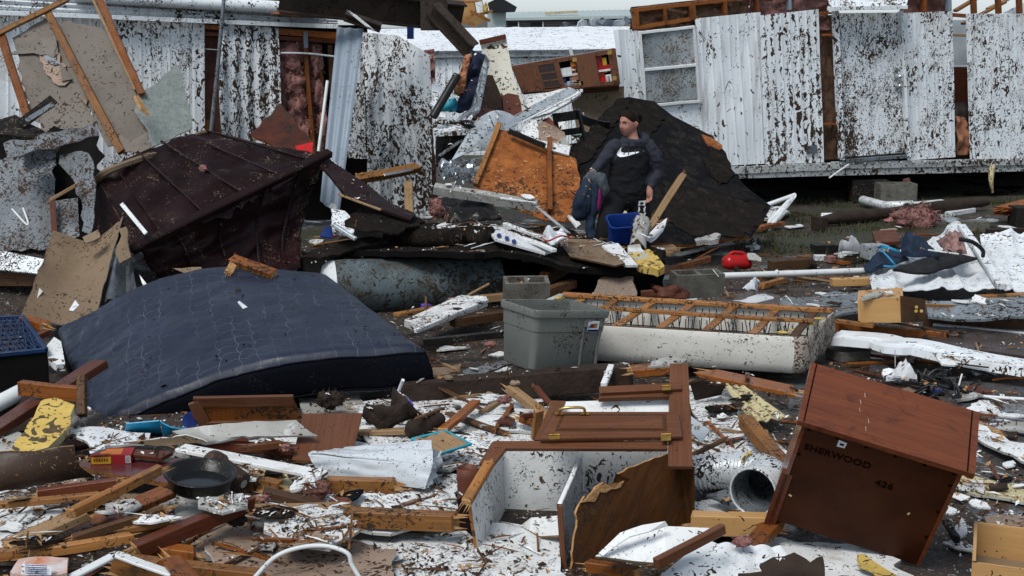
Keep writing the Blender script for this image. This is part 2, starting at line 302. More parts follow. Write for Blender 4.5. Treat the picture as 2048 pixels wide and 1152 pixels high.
# ------------------------------------------------------------------ mesh building
COL = scene.collection
class MB:
    def __init__(s): s.v, s.f, s.m, s.uv = [], [], [], []
    def face(s, pts, mi=0, uv=None):
        i = len(s.v); s.v += [V(p) for p in pts]; s.f.append(list(range(i, i + len(pts)))); s.m.append(mi)
        s.uv.append(uv or [(0, 0)] * len(pts))
    def box(s, M, sx, sy, sz, mi=0, taper=(1, 1), ends=None):
        """box centred on M; x is the long axis; taper scales y, z at the +x end"""
        c = []
        for x in (-.5, .5):
            ty, tz = taper if x > 0 else (1, 1)
            c.append([M @ V((x * sx, y * sy * ty, z * sz * tz)) for y, z in ((-.5, -.5), (.5, -.5), (.5, .5), (-.5, .5))])
        per = [0, sy, sy + sz, 2 * sy + sz, 2 * sy + 2 * sz]
        for k in range(4):
            j = (k + 1) % 4
            s.face([c[0][k], c[0][j], c[1][j], c[1][k]], mi, [(0, per[k]), (0, per[k + 1]), (sx, per[k + 1]), (sx, per[k])])
        e = mi if ends is None else ends
        s.face([c[0][3], c[0][2], c[0][1], c[0][0]], e, [(0, sz), (.01, sz), (.01, 0), (0, 0)])
        s.face([c[1][0], c[1][1], c[1][2], c[1][3]], e, [(0, 0), (.01, 0), (.01, sz), (0, sz)])
        return s
    def grid(s, rows, mi=0, close=False, uvs=1.0, flip=False):
        """rows of points, welded"""
        i0 = len(s.v); nu = len(rows[0])
        for r in rows: s.v += [V(p) for p in r]
        for a in range(len(rows) - 1):
            for b in range(nu if close else nu - 1):
                b2 = (b + 1) % nu
                q = [i0 + a * nu + b, i0 + a * nu + b2, i0 + (a + 1) * nu + b2, i0 + (a + 1) * nu + b]
                t = [(a * uvs, b * uvs), (a * uvs, (b + 1) * uvs), ((a + 1) * uvs, (b + 1) * uvs), ((a + 1) * uvs, b * uvs)]
                if flip: q.reverse(); t.reverse()
                s.f.append(q); s.m.append(mi); s.uv.append(t)
        return i0
    def tube(s, pts, r, n=8, mi=0, cap=True):
        pts = [V(p) for p in pts]; rr = r if isinstance(r, (list, tuple)) else [r] * len(pts)
        t0 = (pts[1] - pts[0]).normalized()
        ax = t0.orthogonal().normalized(); rows = []
        for i, p in enumerate(pts):
            t = (pts[min(i + 1, len(pts) - 1)] - pts[max(i - 1, 0)]).normalized()
            ax = (ax - t * ax.dot(t)).normalized(); bx = t.cross(ax)
            rows.append([p + (ax * math.cos(a) + bx * math.sin(a)) * rr[i] for a in [2 * math.pi * k / n for k in range(n)]])
        self_i = s.grid(rows, mi, close=True, uvs=0.05)
        if cap:
            s.face(list(reversed(rows[0])), mi); s.face(rows[-1], mi)
        return s
    def build(s, name, mats, parent=None, smooth=False, bevel=0.0):
        me = bpy.data.meshes.new(name)
        me.from_pydata([tuple(v) for v in s.v], [], s.f)
        if isinstance(mats, (str, bpy.types.Material)): mats = [mats]
        for m in mats: me.materials.append(MATS[m] if isinstance(m, str) else m)
        me.polygons.foreach_set("material_index", s.m)
        ul = me.uv_layers.new(name="UVMap")
        flat = [c for f in s.uv for t in f for c in t]
        ul.data.foreach_set("uv", flat)
        if smooth: me.polygons.foreach_set("use_smooth", [True] * len(s.f))
        me.update()
        o = bpy.data.objects.new(name, me); COL.objects.link(o)
        if parent: o.parent = parent
        if bevel:
            b = o.modifiers.new("bevel", 'BEVEL'); b.width = bevel; b.segments = 1; b.limit_method = 'ANGLE'
        return o

def tag(o, label, cat, group=None):
    o["label"] = label; o["category"] = cat; o["kind"] = "thing"
    if group: o["group"] = group
    return o
def struct(o, kind="structure"):
    o["kind"] = kind; return o
def empty(name, loc, label=None, cat=None, group=None):
    o = bpy.data.objects.new(name, None); COL.objects.link(o); o["_base"] = tuple(loc)
    o.empty_display_size = 0.1
    if label: tag(o, label, cat, group)
    return o
def frame(o, x, zhint):
    """4x4 with x along x, z near zhint"""
    x = V(x).normalized(); y = V(zhint).cross(x).normalized(); z = x.cross(y)
    M = Matrix((x, y, z)).transposed().to_4x4(); M.translation = o
    return M
def catmull(pts, k=6):
    pts = [V(p) for p in pts]; q = [pts[0] * 2 - pts[1]] + pts + [pts[-1] * 2 - pts[-2]]; out = []
    for i in range(1, len(q) - 2):
        a, b, c, d = q[i - 1:i + 3]
        for j in range(k):
            t = j / k
            out.append(0.5 * ((2 * b) + (c - a) * t + (2 * a - 5 * b + 4 * c - d) * t * t + (3 * b - a - 3 * c + d) * t ** 3))
    return out + [pts[-1]]
def nz(p, s, seed=0.0): return noise.noise(V(p) * s + V((seed, seed * 1.7, -seed)))

SEED = [0]
def jagged(pts, amp, step):
    if not amp: return pts
    SEED[0] += 1; sd = SEED[0] * 3.7
    out = []; n = newell(pts)
    for i, a in enumerate(pts):
        b = pts[(i + 1) % len(pts)]; L = (b - a).length; k = max(1, int(L / step))
        e = (b - a).normalized(); s = e.cross(n)
        for j in range(k):
            p = a + (b - a) * (j / k)
            w = 0.35 if j == 0 else 1.0
            out.append(p + (s * nz(p, 1.1 / step, sd) + e * 0.4 * nz(p, 1.3 / step, sd + 9)) * amp * 2 * w)
    return out

def sheet(name, label, cat, pts, th, mats, parent=None, jag=0.0, step=0.07, crumple=0.0, cs=2.5, res=0.0, curl=None, group=None, smooth=None):
    """a flat or crumpled piece with thickness cut to an outline; mats = (face, edge[, back])"""
    if isinstance(mats, str): mats = (mats,)
    pts = [V(p) for p in pts]; n = newell(pts)
    if n.dot(CAM - pts[0]) < 0: n = -n; pts = list(reversed(pts))
    pts = jagged(pts, jag, step)
    bm = bmesh.new()
    f = bm.faces.new([bm.verts.new(p) for p in pts])
    bmesh.ops.triangulate(bm, faces=[f], ngon_method='BEAUTY')
    if res:
        for _ in range(7):
            ed = [e for e in bm.edges if e.calc_length() > res]
            if not ed or len(bm.faces) > 6000: break
            bmesh.ops.subdivide_edges(bm, edges=ed, cuts=1, use_grid_fill=False)
            bmesh.ops.triangulate(bm, faces=[x for x in bm.faces if len(x.verts) > 3])
    ctr = sum(pts, V()) / len(pts)
    SEED[0] += 1; sd = SEED[0] * 1.37
    ex = (pts[1] - pts[0]).normalized()
    # grain runs along the longest direction
    far = max(pts, key=lambda p: (p - ctr).length); 
    best = max(((pts[i] - pts[i - 1]) for i in range(len(pts))), key=lambda e: e.length)
    ax = (best - n * best.dot(n)).normalized(); ay = n.cross(ax)
    uvm = {}
    for v in bm.verts:
        uvm[v.index] = None
    bm.verts.index_update()
    orig = [v.co.copy() for v in bm.verts]
    for v in bm.verts:
        d = 0.0
        if crumple: d += crumple * (nz(v.co, cs, sd) + 0.5 * nz(v.co, cs * 2.3, sd + 5))
        if curl: d += curl(v.co, ctr)
        v.co = v.co + n * d
    mb = MB()
    vs = [v.co.copy() for v in bm.verts]; nv = len(vs)
    mb.v = vs + [p - n * th for p in vs]
    uv = [((p - ctr).dot(ax), (p - ctr).dot(ay)) for p in orig]
    for fc in bm.faces:
        ids = [v.index for v in fc.verts]
        fn = fc.normal if fc.normal.length else n
        if newell([orig[i] for i in ids]).dot(n) < 0: ids.reverse()
        mb.f.append(ids); mb.m.append(0); mb.uv.append([uv[i] for i in ids])
        mb.f.append([i + nv for i in reversed(ids)]); mb.m.append(2 if len(mats) > 2 else 0); mb.uv.append([uv[i] for i in reversed(ids)])
    for e in bm.edges:
        if len(e.link_faces) == 1:
            a, b = e.verts[0].index, e.verts[1].index
            lf = [v.index for v in e.link_faces[0].verts]
            k = lf.index(a)
            if lf[(k + 1) % len(lf)] != b: a, b = b, a
            mb.f.append([b, a, a + nv, b + nv]); mb.m.append(1 if len(mats) > 1 else 0)
            mb.uv.append([uv[b], uv[a], (uv[a][0], uv[a][1] + th), (uv[b][0], uv[b][1] + th)])
    bm.free()
    o = mb.build(name, list(mats), parent)
    if (crumple or curl) and smooth is not False and res:
        o.data.polygons.foreach_set("use_smooth", [True] * len(o.data.polygons))
        o.data.set_sharp_from_angle(angle=math.radians(40))
    if label: tag(o, label, cat, group)
    return o

def patch(name, label, cat, c, nu, nv, th, mats, fn=None, parent=None, jag=0.0, group=None, smooth=True, edges=None):
    """bilinear sheet from corners c00, c10, c11, c01; fn(s, t, p) -> offset along the normal (or a vector)"""
    if isinstance(mats, str): mats = (mats,)
    c = [V(p) for p in c]; n = newell(c)
    if n.dot(CAM - c[0]) < 0:
        n = -n; c = [c[1], c[0], c[3], c[2]]
        f0 = fn
        fn = (lambda s, t, p: f0(1 - s, t, p)) if f0 else None
    SEED[0] += 1; sd = SEED[0] * 2.11
    W = ((c[1] - c[0]).length + (c[2] - c[3]).length) / 2; Hh = ((c[3] - c[0]).length + (c[2] - c[1]).length) / 2
    top = []
    for j in range(nv + 1):
        for i in range(nu + 1):
            s, t = i / nu, j / nv
            p = (c[0] * (1 - s) + c[1] * s) * (1 - t) + (c[3] * (1 - s) + c[2] * s) * t
            if jag and (i in (0, nu) or j in (0, nv)):
                cc = (c[0] + c[1] + c[2] + c[3]) / 4
                p = p + (cc - p).normalized() * jag * (0.3 + abs(nz(p, 6, sd)) * 2.4)
            if fn:
                d = fn(s, t, p); p = p + (n * d if not isinstance(d, Vector) else d)
            top.append(p)
    mb = MB(); N_ = len(top)
    mb.v = top + [p - n * th for p in top]
    W1 = nu + 1
    uvf = lambda i, j: (j / nv * Hh, i / nu * W) if Hh > W else (i / nu * W, j / nv * Hh)
    for j in range(nv):
        for i in range(nu):
            q = [j * W1 + i, j * W1 + i + 1, (j + 1) * W1 + i + 1, (j + 1) * W1 + i]
            t = [uvf(i, j), uvf(i + 1, j), uvf(i + 1, j + 1), uvf(i, j + 1)]
            mb.f.append(q); mb.m.append(0); mb.uv.append(t)
            mb.f.append([x + N_ for x in reversed(q)]); mb.m.append(2 if len(mats) > 2 else 0); mb.uv.append(t[::-1])
    brd = [i for i in range(W1)] + [j * W1 + nu for j in range(1, nv + 1)] + [nv * W1 + i for i in range(nu - 1, -1, -1)] + [j * W1 for j in range(nv - 1, 0, -1)]
    for k in range(len(brd)):
        a, b = brd[k], brd[(k + 1) % len(brd)]
        mb.f.append([b, a, a + N_, b + N_]); mb.m.append(1 if len(mats) > 1 else 0)
        L = (top[b] - top[a]).length; mb.uv.append([(L, 0), (0, 0), (0, th), (L, th)])
    o = mb.build(name, list(mats), parent)
    if smooth:
        o.data.polygons.foreach_set("use_smooth", [True] * len(o.data.polygons)); o.data.set_sharp_from_angle(angle=math.radians(38))
    if label: tag(o, label, cat, group)
    return o

def beam(name, label, cat, A, B, w, h, mats, parent=None, roll=0.0, up=(0, 0, 1), splint=0.0, group=None, bev=0.004, sag=0.0):
    """sawn timber or bar from A to B, w across, h high, ends may be splintered"""
    if isinstance(mats, str): mats = (mats,)
    A, B = V(A), V(B); x = (B - A); L = x.length
    M = frame((A + B) / 2, x, up)
    if roll: M = M @ Matrix.Rotation(roll, 4, 'X')
    mb = MB(); SEED[0] += 1; sd = SEED[0] * 1.9
    nseg = max(2, min(6, int(L / 0.25))) ; rows = []
    loop = [(-.5, -.5), (.5, -.5), (.5, .5), (-.5, .5)]
    for i in range(nseg + 1):
        t = i / nseg; row = []
        for k, (y, z) in enumerate(loop):
            px = (t - .5) * L
            if splint and i in (0, nseg):
                px += (1 if i else -1) * splint * (nz((k * 2.3, i, 0), 1.0, sd) * 1.5 + 0.2)
            wob = 0.012 * min(1, L) * nz((t * 2, 0, 0), 1.0, sd)
            row.append(M @ V((px, y * w + wob, z * h + wob * .6 - sag * (1 - (2 * t - 1) ** 2))))
        rows.append(row)
    per = [0, w, w + h, 2 * w + h, 2 * (w + h)]
    base = len(mb.v)
    for r in rows: mb.v += r
    for i in range(nseg):
        for k in range(4):
            j = (k + 1) % 4
            mb.f.append([base + i * 4 + k, base + i * 4 + j, base + (i + 1) * 4 + j, base + (i + 1) * 4 + k]); mb.m.append(0)
            x0, x1 = i / nseg * L, (i + 1) / nseg * L
            mb.uv.append([(x0, per[k]), (x0, per[k + 1]), (x1, per[k + 1]), (x1, per[k])])
    e = 1 if len(mats) > 1 else 0
    mb.f.append([base + 3, base + 2, base + 1, base]); mb.m.append(e); mb.uv.append([(0, 0), (0, w), (h, w), (h, 0)])
    b2 = base + nseg * 4
    mb.f.append([b2, b2 + 1, b2 + 2, b2 + 3]); mb.m.append(e); mb.uv.append([(0, 0), (0, w), (h, w), (h, 0)])
    if splint > .015:
        q_ = random.Random(int(sd * 100))
        for sx in (-1, 1):
            for _ in range(5):
                y0, z0 = q_.uniform(-.5, .3) * w, q_.uniform(-.5, .3) * h; ln = splint * q_.uniform(.6, 2.2) + .02
                a, b, c = [M @ V((sx * (L / 2 - .03), y0 + dy * w, z0 + dz * h)) for dy, dz in ((0, 0), (.22, .05), (.08, .25))]
                d = M @ V((sx * (L / 2 + ln), y0 + q_.uniform(-.1, .2) * w, z0 + q_.uniform(-.1, .2) * h))
                for f_ in ((a, b, d), (b, c, d), (c, a, d)): mb.face(f_, e, [(0, 0), (0, .01), (.05, 0)])
    o = mb.build(name, list(mats), parent, bevel=bev)
    if label: tag(o, label, cat, group)
    return o

def pipe(name, label, cat, pts, r, mat, parent=None, n=10, smooth=True, group=None, k=0):
    if k and isinstance(r, (list, tuple)):
        r = [r[min(i // k, len(r) - 2)] * (1 - (i % k) / k) + r[min(i // k, len(r) - 2) + 1] * ((i % k) / k) for i in range((len(r) - 1) * k)] + [r[-1]]
    mb = MB(); mb.tube(catmull(pts, k) if k else pts, r, n)
    o = mb.build(name, mat, parent, smooth=smooth)
    if smooth: o.data.set_sharp_from_angle(angle=math.radians(50))
    if label: tag(o, label, cat, group)
    return o

def tuft(name, label, cat, c, rx, ry, rz, mat, parent=None, group=None, seed=0, rot=0.0, n=2600):
    """torn fibre wool: a lumpy core wrapped in many small torn flakes"""
    q = random.Random(seed * 7 + 1); mb = MB(); c = V(c)
    rows = []
    Rz = Matrix.Rotation(rot, 3, 'Z')
    def rad(d): return 0.72 + 0.5 * noise.noise(d * 1.7 + V((seed, 0, 0))) + 0.3 * noise.noise(d * 4.5 + V((0, seed, 0)))
    for a in range(13):
        th = math.pi * a / 12; row = []
        for b in range(18):
            ph = 2 * math.pi * b / 18
            d = V((math.sin(th) * math.cos(ph), math.sin(th) * math.sin(ph), math.cos(th)))
            k = rad(d) * 0.9
            row.append(c + Rz @ V((d.x * rx * k, d.y * ry * k, d.z * rz * k)))
        rows.append(row)
    mb.grid(rows, 0, close=True, flip=True)
    m = min(rx, ry, rz)
    for _ in range(n // 3):
        d = V((q.gauss(0, 1), q.gauss(0, 1), q.gauss(0, 1))).normalized(); k = rad(d) * q.uniform(.85, 1.12)
        p = c + Rz @ V((d.x * rx * k, d.y * ry * k, d.z * rz * k))
        e1 = V((q.gauss(0, 1), q.gauss(0, 1), q.gauss(0, 1))).normalized() * m * q.uniform(.06, .34)
        e2 = V((q.gauss(0, 1), q.gauss(0, 1), q.gauss(0, 1))).normalized() * m * q.uniform(.02, .08)
        mb.face([p - e1, p - e2, p + e1 * .8, p + e2 * 1.2])
    o = mb.build(name, mat, parent, smooth=True)
    if label: tag(o, label, cat, group)
    return o

def cloth(name, label, cat, c, nu, nv, mat, amp, sc, parent=None, th=0.01, group=None, lift=None, jag=0.03):
    SEED[0] += 1; sd = SEED[0] * 4.3
    def fn(s, t, p):
        e = min(s, 1 - s, t, 1 - t)
        d = amp * (abs(nz((p.x, p.y * .6, p.z), sc, sd)) * 1.6 + 0.7 * abs(nz(p, sc * 2.3, sd + 3))) * min(1, e * 6)
        return d + (lift(s, t) if lift else 0)
    return patch(name, label, cat, c, nu, nv, th, mat, fn, parent, jag=jag, group=group)

def revolve(mb, prof, M, n=24, mi=0, flip=False):
    rows = [[M @ V((r * math.cos(2 * math.pi * k / n), r * math.sin(2 * math.pi * k / n), z)) for k in range(n)] for r, z in prof]
    mb.grid(rows, mi, close=True, flip=flip)

# ================================================================== SETTING
def ground_h(x, y):
    h = 0.03 * nz((x, y, 0), 0.5) + 0.02 * nz((x, y, 3), 1.7)
    for cx, cy, sx, sy, a in ((-0.5, 12.9, 1.5, 0.8, 0.20), (-5.0, 12.6, 1.6, 1.3, 0.45), (-3.6, 12.3, 1.3, 0.7, 0.25),
                              (-0.6, 15.2, 1.2, 1.2, 0.35), (-1.2, 7.6, 2.0, 1.0, 0.06)):
        h += a * math.exp(-((x - cx) / sx) ** 2 - ((y - cy) / sy) ** 2)
    return h if y < 45 else h * max(0, 1 - (y - 45) / 30)
def ground_material():
    m = bpy.data.materials.new("muddy_ground"); m.use_nodes = True
    N, L = m.node_tree.nodes, m.node_tree.links; b = N["Principled BSDF"]
    tc = N.new("ShaderNodeTexCoord")
    def no(sc, det=6, dist=0):
        n = N.new("ShaderNodeTexNoise"); n.inputs["Scale"].default_value = sc; n.inputs["Detail"].default_value = det
        n.inputs["Distortion"].default_value = dist; L.new(tc.outputs["Object"], n.inputs["Vector"]); return n.outputs[0]
    def rg(x, a, c, lo=0, hi=1):
        n = N.new("ShaderNodeMapRange"); n.inputs[1].default_value = a; n.inputs[2].default_value = c
        n.inputs[3].default_value = lo; n.inputs[4].default_value = hi; L.new(x, n.inputs[0]); return n.outputs[0]
    def mx(f, a, c):
        n = N.new("ShaderNodeMix"); n.data_type = 'RGBA'
        for i, x in ((0, f), (6, a), (7, c)):
            if isinstance(x, tuple): n.inputs[i].default_value = (*x, 1)
            else: L.new(x, n.inputs[i])
        return n.outputs[2]
    def mt(op, a, c):
        n = N.new("ShaderNodeMath"); n.operation = op
        for i, x in enumerate((a, c)):
            if isinstance(x, (int, float)): n.inputs[i].default_value = x
            else: L.new(x, n.inputs[i])
        return n.outputs[0]
    soil = mx(rg(no(7), .3, .7), (0.040, 0.027, 0.019), (0.017, 0.012, 0.010))
    chips = rg(no(45, 2, 1.5), .585, .61)
    soil = mx(chips, soil, (0.11, 0.075, 0.048))
    pale = rg(no(26, 2, 1.0), .655, .67)
    soil = mx(pale, soil, (0.30, 0.29, 0.26))
    # turf: only towards the homes, in patches
    sep = N.new("ShaderNodeSeparateXYZ"); L.new(tc.outputs["Object"], sep.inputs[0])
    far = rg(sep.outputs[1], 13.5, 16.0)
    g = mt('MULTIPLY', rg(no(1.1, 5), .46, .56), far)
    soil = mx(g, soil, (0.030, 0.034, 0.015))
    wet = rg(no(1.3, 4), .54, .60)
    L.new(soil, b.inputs["Base Color"])
    L.new(rg(wet, 0, 1, .75, .16), b.inputs["Roughness"])
    bn = N.new("ShaderNodeBump"); bn.inputs["Distance"].default_value = .02
    L.new(rg(wet, 0, 1, 1.0, .12), bn.inputs["Strength"])
    L.new(mt('ADD', no(30, 5), mt('MULTIPLY', chips, .6)), bn.inputs["Height"]); L.new(bn.outputs[0], b.inputs["Normal"])
    MATS["muddy_ground"] = m
ground_material()
def build_ground():
    def axis(lo, hi, fine, far):
        a = []; x = lo
        while x < hi: a.append(x); x += fine
        a.append(hi); st = fine * 2; b, c = hi, lo
        while b < far:
            st *= 1.5; b += st; c -= st; a.append(b); a.insert(0, c)
        return a
    xs = axis(-9.0, 9.0, 0.14, 900); ys = axis(5.0, 21.0, 0.14, 900)
    mb = MB()
    mb.grid([[V((x, y, ground_h(x, y))) for x in xs] for y in ys], flip=False)
    mb.f = [f[::-1] for f in mb.f]; 
    o = mb.build("ground", "muddy_ground", smooth=True)
    bm = bmesh.new(); bm.from_mesh(o.data); bmesh.ops.recalc_face_normals(bm, faces=bm.faces)
    if sum(f.normal.z for f in bm.faces) < 0: bmesh.ops.reverse_faces(bm, faces=bm.faces)
    bm.to_mesh(o.data); bm.free()
    struct(o)
build_ground()

def ribs(n, amp, wob=0.0, dent=0.0, seed=0.0):
    def fn(s, t, p):
        x = (s * n) % 1.0
        r = amp * max(0.0, 1 - abs(x - .5) / .16) if abs(x - .5) < .16 else 0.0
        return r + wob * nz((s * 3, t * 2.2, seed), 1.0, seed) + dent * nz((s * 5, t * 5, seed), 1.0, seed + 4)
    return fn

# ------------------------------------------------------------------ home with the door (right)
WR = vplane(1480, 18.6, 2048, 20.1)
NR = WR[1] if WR[1].y < 0 else -WR[1]
def wr(u, v, out=0.0): return Pl(u, v, (WR[0] + NR * out, WR[1]))
home = empty("mobile_home", wr(1750, 400), "long white mobile home with battered door, double window and torn siding", "mobile home")
def siding(uv, den, n, seed, wob=0.012, out=0.0, nu=None, par=home, dent=0.004, jag=0.0, amp=0.008, mat=None):
    c = [wr(u, v, out) for u, v in uv]
    return patch("siding_panel", None, None, c, (nu or n * 8), 22, 0.004, mat or "siding_%d" % den, ribs(n, amp, wob, dent, seed), par, jag=jag)
siding(((1228, 60), (1274, 58), (1290, 262), (1246, 262)), 1, 3, 1.0, wob=0.03)
siding(((1284, 214), (1402, 204), (1478, 334), (1300, 334)), 2, 6, 2.0, out=-0.006)
siding(((1390, 37), (1521, 24), (1537, 327), (1412, 333)), 1, 7, 3.0, wob=0.02, out=0.012, dent=0.01)
siding(((1519, 31), (1637, 18), (1648, 325), (1530, 329)), 5, 7, 4.0, out=0.03, mat="siding_ribbed")
siding(((1804, 26), (1905, 22), (1911, 314), (1815, 321)), 4, 6, 5.0, out=0.012)
siding(((1932, 27), (2075, 28), (2082, 319), (1940, 320)), 4, 8, 6.0, out=0.02)
siding(((2083, 27), (2240, 28), (2250, 317), (2092, 319)), 3, 9, 7.0, out=0.008)
# insulation behind the gaps, studs and top plate
def wool(c, seed, mat="insulation_dirty", par=home, amp=0.06, sc=4.0):
    return patch("insulation", None, None, c, 16, 24, 0.03, mat, lambda s, t, p: amp * (nz(p, sc, seed) + 0.7 * nz(p, sc * 2.6, seed + 2)), par)
wool([wr(1630, 30, -.12), wr(1672, 30, -.12), wr(1680, 330, -.12), wr(1640, 330, -.12)], 1, "insulation_brown", amp=.05, sc=8)
wool([wr(1262, 14, -.10), wr(1500, -12, -.10), wr(1505, 60, -.10), wr(1265, 75, -.10)], 2, "insulation_brown", amp=.09, sc=7)
wool([wr(1500, -40, -.10), wr(1660, -40, -.10), wr(1660, 60, -.10), wr(1500, 60, -.10)], 3, "insulation", amp=.09, sc=6)
wool([wr(1800, -60, -.10), wr(1898, -60, -.10), wr(1898, 50, -.10), wr(1800, 50, -.10)], 4)
def stud(u1, v1, u2, v2, w=.04, h=.09, out=-.03, mat="lumber_wet", nm="stud", par=home):
    return beam(nm, None, None, wr(u1, v1, out), wr(u2, v2, out), w, h, mat, par, up=NR)
stud(1262, 22, 1545, -12, .05, .06, nm="top_plate"); stud(1266, 57, 1395, 36, .05, .05, out=-.02, nm="top_plate")
stud(1270, 22, 1272, 58, .07); stud(1327, 14, 1330, 48, .045); stud(1382, 12, 1385, 40, .09); stud(1448, 2, 1450, 34, .05); stud(1512, -8, 1514, 24, .04)
stud(1545, -8, 2300, -18, .05, .06, nm="top_plate"); stud(1635, 26, 1662, 26, .03, .05); stud(1577, -20, 1578, 20, .035, mat="blue_metal"); stud(1645, 70, 1668, 70, .03); stud(1647, 248, 1672, 248, .03)
stud(1847, -20, 1848, 24, .05); stud(1896, -30, 1897, 22, .05, mat="blue_metal"); stud(1905, 30, 1935, 32, .05); stud(1905, 70, 1935, 71, .035, mat="driftwood")
for u in (1946, 1995, 2037, 2090): stud(u, -16, u + 2, 27, .05)
stud(1925, 48, 2010, 4, .03, mat="lumber", out=-.3); stud(1910, 22, 1960, -8, .04, mat="lumber", out=-.4); stud(1975, 18, 2040, -14, .03, mat="driftwood", out=-.35)
sheet("roof_scrap", None, None, [wr(2006, 26, -.5), wr(2046, 6, -.5), wr(2075, 6, -.5), wr(2070, 30, -.5)], .01, "siding_1", home)
# interior seen through the gap, floor, far wall, ends
back = -3.6
ix = [wr(1228, 334), wr(2250, 318)]
def inner(a_u, a_v, b_u, b_v, o1, o2): pass
patch("interior_wall", None, None, [wr(1880, 40, -.9), wr(1975, 40, -.9), wr(1975, 130, -.9), wr(1880, 130, -.9)], 2, 2, .02, "interior_wall", None, home)
b_ = wr(1925, 172, -.7)
mb = MB(); mb.box(frame(b_, V((1, 0.05, 0)), V((0, 0, 1))), .5, .3, .55); mb.build("red_cabinet", "lumber_red", home, bevel=.01)
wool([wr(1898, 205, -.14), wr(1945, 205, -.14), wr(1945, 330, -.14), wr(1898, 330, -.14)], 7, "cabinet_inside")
wool([wr(1912, 232, -.04), wr(1938, 236, -.04), wr(1940, 322, -.04), wr(1920, 325, -.04)], 6, "insulation_tan", amp=.09)
# floor deck, chassis rails, far wall, roofless rim
fl = [wr(1240, 352), wr(2250, 326)]
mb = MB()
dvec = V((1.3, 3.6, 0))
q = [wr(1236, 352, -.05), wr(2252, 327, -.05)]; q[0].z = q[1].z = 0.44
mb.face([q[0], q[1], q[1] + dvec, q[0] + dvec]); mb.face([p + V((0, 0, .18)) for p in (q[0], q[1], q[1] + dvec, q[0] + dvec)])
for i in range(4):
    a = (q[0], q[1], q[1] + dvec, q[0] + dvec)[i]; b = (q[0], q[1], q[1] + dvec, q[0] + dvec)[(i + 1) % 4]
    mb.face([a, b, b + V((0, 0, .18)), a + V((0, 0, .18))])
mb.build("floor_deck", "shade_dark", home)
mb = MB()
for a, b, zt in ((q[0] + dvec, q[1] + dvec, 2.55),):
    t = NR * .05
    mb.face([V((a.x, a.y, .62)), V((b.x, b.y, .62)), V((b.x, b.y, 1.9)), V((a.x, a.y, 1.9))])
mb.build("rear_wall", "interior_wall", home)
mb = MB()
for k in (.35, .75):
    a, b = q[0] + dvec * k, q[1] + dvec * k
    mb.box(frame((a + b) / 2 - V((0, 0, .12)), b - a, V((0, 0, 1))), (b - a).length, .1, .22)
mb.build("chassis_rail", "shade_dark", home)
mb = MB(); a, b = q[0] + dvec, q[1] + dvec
mb.face([V((a.x, a.y, -.05)), V((b.x, b.y, -.05)), V((b.x, b.y, .45)), V((a.x, a.y, .45))]); mb.build("rear_light_block", "shade_dark", home)  # added dark sheet keeps daylight from showing under the home
# sill: two boards, rivet line
beam("sill", None, None, wr(1462, 340, .02), wr(1662, 333, .02), .10, .06, "sill_paint", home, up=NR)
beam("sill", None, None, wr(1663, 331, .025), wr(2250, 318, .025), .10, .05, "sill_paint", home, up=NR)
beam("skirt_board", None, None, wr(1474, 351, .0), wr(2250, 330, .0), .09, .05, "sill_paint", home, up=NR)
for i in range(24):
    u = 1490 + i * 24
    mb = MB(); p = wr(u, 331 - (u - 1490) * .022, .055); mb.box(Matrix.Translation(p), .02, .015, .02); mb.build("rivet", "white_plastic", home)
beam("trim_strip", None, None, wr(1658, 356, .08), wr(1698, 328, .1), .02, .02, "white_plastic", home, up=NR)
sheet("vent_flap", None, None, [wr(1616, 292, .06), wr(1634, 290, .06), wr(1636, 306, .06), wr(1615, 308, .06)], .02, "dull_metal", home)
# window
win = patch("window", None, None, [wr(1282, 68, .0), wr(1386, 56, .0), wr(1396, 200, .0), wr(1290, 208, .0)], 2, 2, .01, "shade_dark", None, home)
for nm, uv in (("pane", ((1282, 66), (1385, 56), (1390, 128), (1286, 137))), ("pane", ((1287, 142), (1391, 132), (1396, 199), (1291, 207)))):
    patch(nm, None, None, [wr(u, v, .018) for u, v in uv], 26, 3, .003, "glass_dusty", lambda s, t, p: .004 * math.sin(s * 26 * math.pi), win)
for a in ((1278, 66, 1388, 54, .045), (1284, 140, 1392, 130, .04), (1288, 212, 1400, 203, .045), (1279, 62, 1290, 214, .045), (1387, 52, 1399, 205, .045)):
    beam("frame", None, None, wr(a[0], a[1], .03), wr(a[2], a[3], .03), .04, a[4], "white_plastic", win, up=NR, bev=.006)
mb = MB(); mb.tube([wr(1276, 185, .05), wr(1283, 183, .07), wr(1286, 190, .05)], .008, 6); mb.build("latch", "black_paint", win)
# door
door = patch("door", None, None, [wr(1679, 26, .02), wr(1799, 25, .02), wr(1812, 305, .02), wr(1690, 314, .05)], 26, 40, .035, "siding_5",
             lambda s, t, p: .006 * nz((s * 3, t * 3, 1), 1) - (.012 if abs((t - .62) - (s - .5) * .2) < .012 else 0), home)
beam("door_jamb", None, None, wr(1669, 22, .06), wr(1683, 320, .06), .06, .10, "siding_6", home, up=NR)
beam("door_jamb", None, None, wr(1676, 24, .09), wr(1690, 318, .09), .02, .03, "dull_metal", home, up=NR)
beam("door_jamb", None, None, wr(1801, 22, .06), wr(1816, 314, .06), .04, .09, "siding_3", home, up=NR)
beam("door_edge_strip", None, None, wr(1802, 60, .10), wr(1814, 132, .12), .015, .015, "white_plastic", home, up=NR)
beam("threshold", None, None, wr(1690, 322, .05), wr(1815, 312, .05), .05, .05, "dull_metal", home, up=NR)
for v in (153, 172):
    mb = MB(); M = frame(wr(1795, v, .05), NR, V((0, 0, 1))) @ Matrix.Rotation(math.pi / 2, 4, 'Y')
    revolve(mb, [(.0, 0), (.045, 0), (.045, .01), (.02, .02), (.035, .05), (.03, .075), (0, .085)], M, 14)
    mb.build("knob", "aluminium", door, smooth=True)
